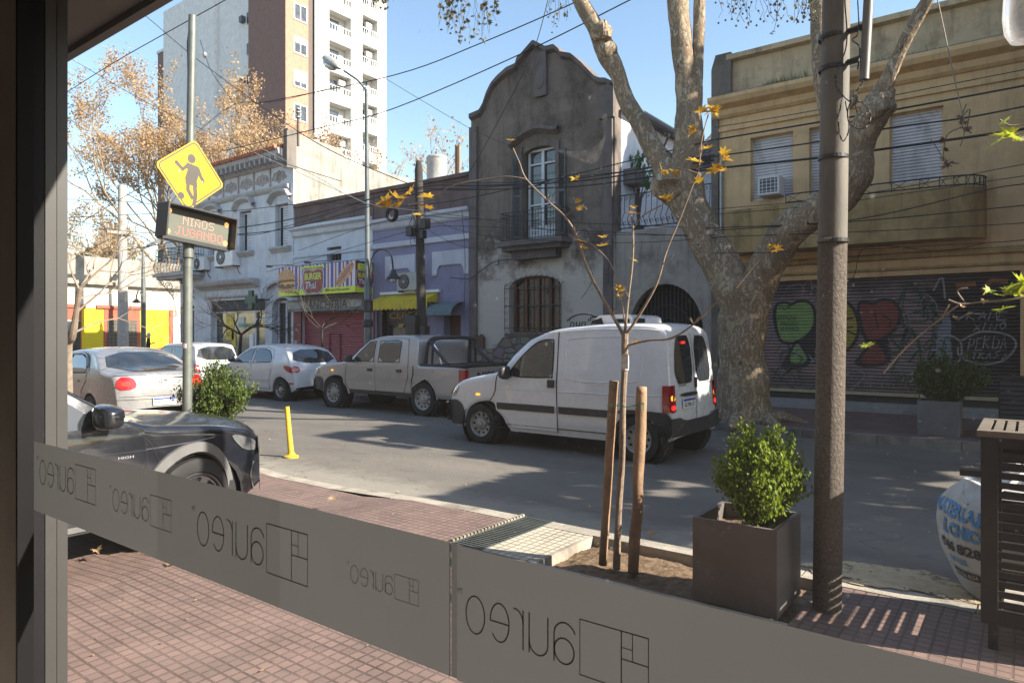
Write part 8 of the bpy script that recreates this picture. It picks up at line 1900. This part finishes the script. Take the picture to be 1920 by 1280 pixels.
m_bb = mat('bag_blue_print', (.06, .24, .50), .6, var=.25, scale=30); m_bk = mat('bag_black_print', (.03, .03, .035), .6, var=.3, scale=30)
btext('MATERIALES', 184, .535, .62, .09, m_bb, 'blue_lettering', -.05, .04); btext('EL CHICO', 203, .42, .40, .085, m_bb, 'blue_lettering', -.04, .05); btext('4746 8283', 196, .315, .43, .07, m_bk, 'black_lettering', -.04, .04)
btext('ENTRES', 210, .25, .17, .035, m_bb, 'blue_lettering', -.04); btext('3/20', 240, .05, .16, .06, m_bk, 'black_lettering', -.05)
q = MB(); F2 = BF(R(208), .165, -.04); n_ = 10
for i in range(n_): a, b = .26 * i / n_, .26 * (i + 1) / n_; q.add([F2(a, 0), F2(b, 0), F2(b, .05), F2(a, .05)], [(0, 1, 2, 3)])
part('black_strip', q, m_bk, t); q = MB(); text(q, BF(R(208), .175, -.04), 'AVENIDA 4654', .02, 0, .22, .03, .003); part('strip_lettering', q, m_bag, t)
q = MB(); q.tube(spline([tuple(bagp(R(150), .71)), (cb.x - .1, cb.y - .1, .80), (cb.x + .02, cb.y - .05, .86), tuple(bagp(R(250), .70))], 6), .016, 6); q.tube([bagp(R(200 + 5 * k), .70 - .012 * k, .004) for k in range(7)], .008, 5); part('lifting_loop', q, m_bag, t)
q = MB(); q.ball((cb.x - .05, cb.y - .02, .80), .06, 10, 8, (.7, .7, 1.6)); part('gathered_neck', q, m_bag, t)
# far dark bin at the right
t = thing('dark_litter_bin', 'dark louvred bin on the far pavement at the right edge', 'bin', (.0, 13.0, .13)); q = MB(); a0, a1 = X_(1872, 12.9), .55
q.box(a0, a1, 12.9, 13.4, .2, 1.0); q.box(a0 - .02, a1 + .02, 12.88, 13.42, 1.001, 1.04); part('body', q, mat('very_dark_bin', (.02, .022, .025), .5), t)
q = MB(); slats(q, a0 + .02, a1 - .02, .25, .97, 12.87, .07); part('louvres', q, bpy.data.materials['very_dark_bin'], t)
# ------------------------------------------------------------------ people
def figure(name, label, base, h, face, poseL, skinm, clothm, hairm, legm, hood=False):
    """one continuous skinned body; face: heading angle; poseL: 'phone' | 'stand'"""
    s = h / 1.75; V = []; E = []; Rr = []
    def J(x, y, z, r, par=None): V.append((x * s, y * s, z * s)); Rr.append(r * s); (E.append((par, len(V) - 1)) if par is not None else None); return len(V) - 1
    pel = J(0, 0, .95, .135); sp = J(.01, 0, 1.15, .125, pel); ch_ = J(.02, 0, 1.36, .145, sp); nk = J(.03, 0, 1.50, .055, ch_); hd = J(.05, 0, 1.60, .085, nk); ht = J(.045, 0, 1.69, .08, hd)
    for sd in (1, -1):
        sh_ = J(0, sd * .17, 1.40, .07, ch_)
        if poseL == 'phone': el = J(.06, sd * .22, 1.12, .05, sh_); wr = J(.28, sd * .10, 1.18, .036, el); J(.36, sd * .06, 1.20, .03, wr)
        else: el = J(-.02, sd * .23, 1.10, .05, sh_); wr = J(.06, sd * .24, .86, .036, el); J(.09, sd * .23, .77, .03, wr)
        hp = J(0, sd * .09, .88, .10, pel); kn = J(.04 * sd, sd * .10, .48, .065, hp); an_ = J(-.02 + .05 * sd, sd * .10, .09, .045, kn); J(.13 + .05 * sd, sd * .11, .035, .038, an_)
    me = bpy.data.meshes.new('person_body'); me.from_pydata(V, E, []); o = bpy.data.objects.new('body', me); COL.objects.link(o); md = o.modifiers.new('skin', 'SKIN'); md.use_smooth_shade = True
    if not me.skin_vertices: bpy.context.view_layer.update()
    for i, r_ in enumerate(Rr): me.skin_vertices[0].data[i].radius = (r_, r_)
    me.skin_vertices[0].data[0].use_root = True
    o.modifiers.new('sub', 'SUBSURF').levels = 2; o.modifiers['sub'].render_levels = 2
    dg = bpy.context.evaluated_depsgraph_get(); m2 = bpy.data.meshes.new_from_object(o.evaluated_get(dg)); bpy.data.objects.remove(o)
    m2.materials.clear()
    for m_ in (clothm, skinm, legm): m2.materials.append(m_)
    for p in m2.polygons: z = p.center.z / s; p.material_index = 1 if (z > 1.47 or (poseL == 'phone' and p.center.x / s > .30) or (poseL != 'phone' and z < .84 and abs(p.center.y / s) > .19)) else (2 if z < .93 else 0); p.use_smooth = True
    t = thing(name, label, 'person', base, None, face, True); b = bpy.data.objects.new('body', m2); COL.objects.link(b); b.parent = t
    q = MB(); q.ball((.03 * s, 0, 1.665 * s), .108 * s, 14, 10, (1, .88, 1.05))
    q.v = [v if not (v[0] > .09 * s and v[2] < 1.70 * s) else (.06 * s, v[1] * .8, v[2]) for v in q.v]
    if hood: q.ball((-.03 * s, 0, 1.56 * s), .11 * s, 12, 8, (1, .9, .8))
    part('hair' if not hood else 'hood', q, hairm, t, 'all')
    q = MB(); q.ball((.135 * s, 0, 1.63 * s), .018 * s, 8, 6); [q.ball((.125 * s, d * .032 * s, 1.66 * s), .008 * s, 6, 4) for d in (1, -1)]; part('face_features', q, skinm, t, 'all')
    q = MB()
    if poseL == 'phone': q.box(.36 * s, .37 * s, -.035 * s, .035 * s, 1.20 * s, 1.33 * s); part('hands_held_phone', q, m_black, t)
    return t
m_skin = mat('skin', (.42, .24, .16), .5, var=.05)
p_ = atX(278, 660, -39.2); figure('person', 'person in a white hood and dark jacket looking at a phone by the yellow wall', (p_.x, p_.y, .12), 1.72, R(60), 'phone', m_skin, mat('dark_jacket', (.015, .015, .02), .8), mat('white_hood', (.6, .6, .6), .8), mat('dark_trousers', (.03, .03, .04), .8), True)
p_ = atY(824, 640, 13.6); figure('person', 'blond person in a dark coat standing behind the pickup', (p_.x, 13.6, .13), 1.56, R(200), 'stand', m_skin, mat('dark_coat', (.02, .02, .028), .8), mat('blond_hair', (.42, .28, .12), .6), mat('dark_trousers', (.03, .03, .04), .8))
# ------------------------------------------------------------------ the café window the picture is taken through
GY = .95; cf = thing('cafe_front', 'cafe window with dark frame, frosted logo band and porch slab above', 'window', (-2.8, GY, .1))
q = MB(); q.box(-3.9, -2.572, .80, .83, .1, 3.0); part('wall_end', q, plaster('warm_grey_wall', (.42, .38, .34), (.2, .17, .14), .2, .1), cf)
q = MB(); q.box(-2.571, -2.556, .795, .84, .1, 3.0); q.box(-3.9, -2.572, .8305, .84, .1, 3.0); q.box(-3.9, -2.92, .8405, .949, .1, 3.0); q.box(-3.2, -2.935, .958, .999, .1, 3.0); q.box(-2.86, 3.5, .90, .99, .1, .22); q.box(-2.86, 3.5, .90, .99, 2.93, 3.0); q.box(3.4, 3.5, .86, .99, .22, 2.93); part('black_jamb', q, mat('black_aluminium', (.007, .007, .008), .6, var=.1, spec=.15), cf)
q = MB(); q.box(-3.2, -2.93, 1.0, 1.034, .1, 3.02); q.box(-3.2, -2.933, 1.0345, 1.038, .1, 3.02); q.box(-3.2, -2.93, 1.0385, 1.074, .1, 3.02); part('outer_post', q, mat('grey_aluminium', (.034, .033, .032), .5, .1, .08), cf)
mg, t_, b = nodes('clear_window_pane'); P = coords(t_)
tr = N(t_, 'ShaderNodeBsdfTransparent'); gl = N(t_, 'ShaderNodeBsdfGlossy'); gl.inputs['Roughness'].default_value = .02; df = N(t_, 'ShaderNodeBsdfDiffuse'); df.inputs[0].default_value = (.75, .75, .75, 1); tl = N(t_, 'ShaderNodeBsdfTranslucent'); tl.inputs[0].default_value = (.8, .8, .8, 1); dd = N(t_, 'ShaderNodeMixShader'); dd.inputs[0].default_value = .6
t_.links.new(df.outputs[0], dd.inputs[1]); t_.links.new(tl.outputs[0], dd.inputs[2])
m1 = N(t_, 'ShaderNodeMixShader'); m1.inputs[0].default_value = .035; t_.links.new(tr.outputs[0], m1.inputs[1]); t_.links.new(gl.outputs[0], m1.inputs[2])
vo = N(t_, 'ShaderNodeTexVoronoi'); vo.inputs['Scale'].default_value = 34; t_.links.new(P, vo.inputs['Vector'])
spk = N(t_, 'ShaderNodeMath', operation='MULTIPLY'); t_.links.new(ramp(t_, vo.outputs['Distance'], .03, .15, 1, 0), spk.inputs[0]); t_.links.new(ramp(t_, nz(t_, P, 8, 4, .8), .56, .72), spk.inputs[1])
vo2 = N(t_, 'ShaderNodeTexVoronoi'); vo2.inputs['Scale'].default_value = 95; t_.links.new(P, vo2.inputs['Vector'])
sp2 = N(t_, 'ShaderNodeMath', operation='MULTIPLY'); t_.links.new(ramp(t_, vo2.outputs['Distance'], .05, .22, 1, 0), sp2.inputs[0]); t_.links.new(ramp(t_, nz(t_, P, 5, 5, .8), .50, .75), sp2.inputs[1])
def mth(op, a, b_):
    n = N(t_, 'ShaderNodeMath', operation=op)
    for i, v in enumerate((a, b_)):
        if isinstance(v, (int, float)): n.inputs[i].default_value = v
        else: t_.links.new(v, n.inputs[i])
    return n.outputs[0]
fac = mth('ADD', mth('MULTIPLY', spk.outputs[0], .5), mth('MULTIPLY', sp2.outputs[0], .2)); fac = mth('ADD', fac, ramp(t_, nz(t_, P, 1.2, 5, .7, (1, 1, .5)), .3, .8, .006, .028))  # specks, plus a faint cloudy veil standing in for haze on the glass
m2_ = N(t_, 'ShaderNodeMixShader'); t_.links.new(fac, m2_.inputs[0]); t_.links.new(m1.outputs[0], m2_.inputs[1]); t_.links.new(dd.outputs[0], m2_.inputs[2]); t_.links.new(m2_.outputs[0], t_.nodes['Material Output'].inputs[0])
q = MB(); q.quad((-3.1, GY + .005, .22), (3.4, GY + .005, .22), (3.4, GY + .005, 2.93), (-3.1, GY + .005, 2.93)); pn = part('clear_pane', q, mg, cf)
mf, t_, b = nodes('frosted_film'); df = N(t_, 'ShaderNodeBsdfDiffuse'); tl = N(t_, 'ShaderNodeBsdfTranslucent'); mx = N(t_, 'ShaderNodeMixShader'); P = coords(t_)
c = mixc(t_, ramp(t_, nz(t_, P, 3, 3, .5), .3, .7), (.215, .215, .205), (.228, .228, .218)); t_.links.new(c, df.inputs[0]); t_.links.new(c, tl.inputs[0]); mx.inputs[0].default_value = .42; t_.links.new(df.outputs[0], mx.inputs[1]); t_.links.new(tl.outputs[0], mx.inputs[2]); t_.links.new(mx.outputs[0], t_.nodes['Material Output'].inputs[0])
mf2 = mf.copy(); mf2.name = 'frosted_film_overlap'; mf2.node_tree.nodes['Mix Shader'].inputs[0].default_value = .30
zt_ = EYE - .402 * GY; zb_ = EYE - .664 * GY; yf = GY + .001
def XG(px, Y=yf): a, b = ray(px); return a / b * Y
mf3 = mf.copy(); mf3.name = 'frosted_film_reflection'; mf3.node_tree.nodes['Mix Shader'].inputs[0].default_value = .36
q = MB(); q.quad((XG(295), yf, zb_), (XG(525), yf, zb_), (XG(525), yf, zt_), (XG(295), yf, zt_)); part('frosted_strip', q, mf3, cf)  # darker stretch of the band, a reflection put into the film's tone
q = MB(); q.quad((XG(62), yf, zb_), (XG(295), yf, zb_), (XG(295), yf, zt_), (XG(62), yf, zt_)); q.quad((XG(525), yf, zb_), (XG(845), yf, zb_), (XG(845), yf, zt_), (XG(525), yf, zt_)); q.quad((XG(857), yf, zb_ - .002), (3.38, yf, zb_ - .002), (3.38, yf, zt_ - .003), (XG(857), yf, zt_ - .003)); fm = part('frosted_band', q, mf, cf)
q = MB(); q.quad((XG(845) + .0005, yf + .001, zb_), (XG(857) - .0005, yf + .001, zb_), (XG(857) - .0005, yf + .001, zt_), (XG(845) + .0005, yf + .001, zt_)); part('band_seam', q, mf2, fm)
def tint(nm, c):
    m_ = mf.copy(); m_.name = nm; t_ = m_.node_tree
    for n_ in t_.nodes:
        if n_.type == 'MIX':
            for l_ in list(n_.outputs[2].links): t_.links.remove(l_)
        if n_.type in ('BSDF_DIFFUSE', 'BSDF_TRANSLUCENT'): n_.inputs[0].default_value = c4(c)
    return m_
mr, t_, b = nodes('tape_residue'); P = coords(t_); tr = N(t_, 'ShaderNodeBsdfTransparent'); df = N(t_, 'ShaderNodeBsdfDiffuse'); df.inputs[0].default_value = (.6, .58, .56, 1); tl = N(t_, 'ShaderNodeBsdfTranslucent'); tl.inputs[0].default_value = (.6, .58, .56, 1); d2 = N(t_, 'ShaderNodeMixShader'); mx = N(t_, 'ShaderNodeMixShader')
t_.links.new(df.outputs[0], d2.inputs[1]); t_.links.new(tl.outputs[0], d2.inputs[2]); t_.links.new(ramp(t_, nz(t_, P, 45, 7, .75), .40, .72, .0, .3), mx.inputs[0]); t_.links.new(tr.outputs[0], mx.inputs[1]); t_.links.new(d2.outputs[0], mx.inputs[2]); t_.links.new(mx.outputs[0], t_.nodes['Material Output'].inputs[0])
for pts in ([(1030, 278), (1060, 284), (1100, 283), (1128, 268), (1141, 225), (1136, 262), (1118, 312), (1080, 298)], [(1128, 235), (1131, 212), (1140, 215), (1136, 240)]):
    q = MB(); fpoly(q, Fr((0, GY + .003, 0), (1, 0, 0), (0, 0, 1)), [(atY(x, y, GY + .003).x, atY(x, y, GY + .003).z) for x, y in chaikin(pts, 1, True)]); part('tape_residue', q, mr, cf)
m_lg = tint('logo_grey', (.155, .158, .15)); m_lr_ = tint('logo_brown', (.23, .195, .17))
def logo(pxl, pxr, cy_px, k):
    """thin rounded lettering, mirrored because it is read from the street"""
    xl, xr = XG(pxl), XG(pxr); W_ = xr - xl; fr = Fr((xr, yf - .002, 0), (-1, 0, 0), (0, 0, 1)); h_ = W_ * .185; wd = W_ * .0075
    pm = (pxl + pxr) / 2; z0_ = EYE - (cy_px - HOR) * yf / ray(pm)[1] / FOC - h_ / 2; q = MB()
    fr = Fr((xr, yf - .002, z0_), (-1, 0, 0), (0, 0, 1))
    sq = W_ * .33; r_ = MB(); b0 = -h_ * .12; hh = sq * .74
    stroke(r_, fr, [(0, b0), (sq, b0), (sq, b0 + hh), (0, b0 + hh)], wd, 0, True)
    stroke(r_, fr, [(sq * .38, b0), (sq * .38, b0 + hh)], wd * .8); stroke(r_, fr, [(0, b0 + hh * .52), (sq * .38, b0 + hh * .52)], wd * .8); stroke(r_, fr, [(sq * .22, b0 + hh * .52), (sq * .22, b0 + hh)], wd * .6); stroke(r_, fr, [(sq * .22, b0 + hh * .72), (sq * .38, b0 + hh * .72)], wd * .6)
    part('logo_square', r_, m_lr_, fm)
    x = sq * 1.08; a = h_ * .5
    def arc(cx, cz, rx, rz, d0, d1, n=22): return [(cx + rx * math.cos(R(d0 + (d1 - d0) * i / n)), cz + rz * math.sin(R(d0 + (d1 - d0) * i / n))) for i in range(n + 1)]
    u = W_ * .125
    stroke(q, fr, arc(x + u * .45, a * .62, u * .42, a * .62, 0, 360), wd, 0, True); stroke(q, fr, arc(x + u * .42, a * 1.35, u * .46, a * .65, 160, 0) + [(x + u * .88, 0)], wd); x += u * 1.15
    stroke(q, fr, [(x, a * 2)] + arc(x + u * .42, a * .62, u * .42, a * .62, 180, 360) + [(x + u * .84, a * 2)], wd); stroke(q, fr, [(x + u * .84, a * .8), (x + u * .84, 0)], wd); x += u * 1.12
    stroke(q, fr, [(x, 0), (x, a * 2)], wd); stroke(q, fr, arc(x + u * .38, a * 1.3, u * .38, a * .68, 180, 80), wd); x += u * .62
    stroke(q, fr, arc(x + u * .5, a, u * .46, a, 320, 0) [:0] + [(x + u * .06, a)] + [(x + u * .94, a)] + arc(x + u * .5, a, u * .46, a, 0, 320), wd); x += u * 1.22
    stroke(q, fr, arc(x + u * .5, a, u * .48, a, 0, 360), wd, 0, True); x += u * 1.15
    text(q, fr, 'TM', x, a * 1.9, W_ * .035, h_ * .16); part('logo_word', q, m_lg, fm)
logo(75, 180, 899, 0); logo(212, 322, 952, 1); logo(370, 578, 1020, 2); logo(658, 786, 1093, 3); logo(873, 1217, 1200, 4); logo(1420, 1700, 1400, 5)
q = MB(); q.box(-8, 9, 1.02, 1.34, 3.03, 3.25); q.box(-8, 9, 1.3405, 1.38, 3.0, 3.3); q.box(-8, -2.97, .5, 1.019, 3.03, 3.25); part('porch_slab', q, mat('grey_soffit', (.2, .195, .185), .8, var=.08, bmp=.1), cf)
q = MB(); q.box(-3.9, 3.9, -6, .86, .02, .2); q.box(-3.9, 3.9, -6, .88, 3.001, 3.2); q.box(-3.9, 3.9, -6.2, -6.001, .02, 3.2); q.box(-4.1, -3.901, -6.2, .9, .02, 3.2); q.box(3.901, 4.1, -6.2, .9, .02, 3.2); q.box(3.51, 4.1, .8, .99, .02, 3.2)
part('room_shell', q, mat('dim_interior', (.34, .31, .28), .8, var=.1), cf)
q = MB(); q.box(-3.9, -3.201, 1.0, 1.06, 0, 3.02); q.box(-8, -3.9, .5, .9, 0, 3.03); part('street_wall', q, mat('grey_street_wall', (.2, .19, .18), .85, var=.1, bmp=.2), cf)
q = MB(); q.box(-8, 14, -9, .98, 3.31, 8.2); q.box(-40, -9.5, -9, .9, 0, 6.5); q.box(4.11, 14, -9, .95, 0, 3.3); part('upper_storeys', q, mat('near_side_render', (.3, .28, .25), .85, bmp=.2), cf)
# hanging glass lamp just outside the pane at the upper right
c = atD(1921, 22, 1.75); t = thing('pendant_lamp', 'glass jar shaped pendant lamp with a white disc shade at the upper right corner', 'lamp', tuple(c))
mgl, t_, b = nodes('blown_glass'); tr = N(t_, 'ShaderNodeBsdfTransparent'); gl = N(t_, 'ShaderNodeBsdfGlossy'); gl.inputs['Roughness'].default_value = .06; lw = N(t_, 'ShaderNodeLayerWeight'); lw.inputs[0].default_value = .6; tl = N(t_, 'ShaderNodeBsdfTranslucent'); tl.inputs[0].default_value = (.8, .8, .8, 1)
mx = N(t_, 'ShaderNodeMixShader'); t_.links.new(ramp(t_, lw.outputs[1], .0, .8, .25, .9), mx.inputs[0]); t_.links.new(tr.outputs[0], mx.inputs[1]); mx2 = N(t_, 'ShaderNodeMixShader'); mx2.inputs[0].default_value = .35; t_.links.new(gl.outputs[0], mx2.inputs[1]); t_.links.new(tl.outputs[0], mx2.inputs[2]); t_.links.new(mx2.outputs[0], mx.inputs[2]); t_.links.new(mx.outputs[0], t_.nodes['Material Output'].inputs[0])
q = MB(); q.lathe(c, [(.03, .12), (.044, .05), (.047, -.01), (.043, -.05), (.03, -.075), (.001, -.085)], 24); part('jar', q, mgl, t, True)
q = MB(); q.lathe(c, [(.025, .12), (.028, .17), (.01, .18), (.003, .19), (.003, .55)], 12); part('cap', q, mat('brown_cap', (.15, .10, .06), .5), t)
for o in bpy.data.objects:
    if '_local' in o: del o['_local']
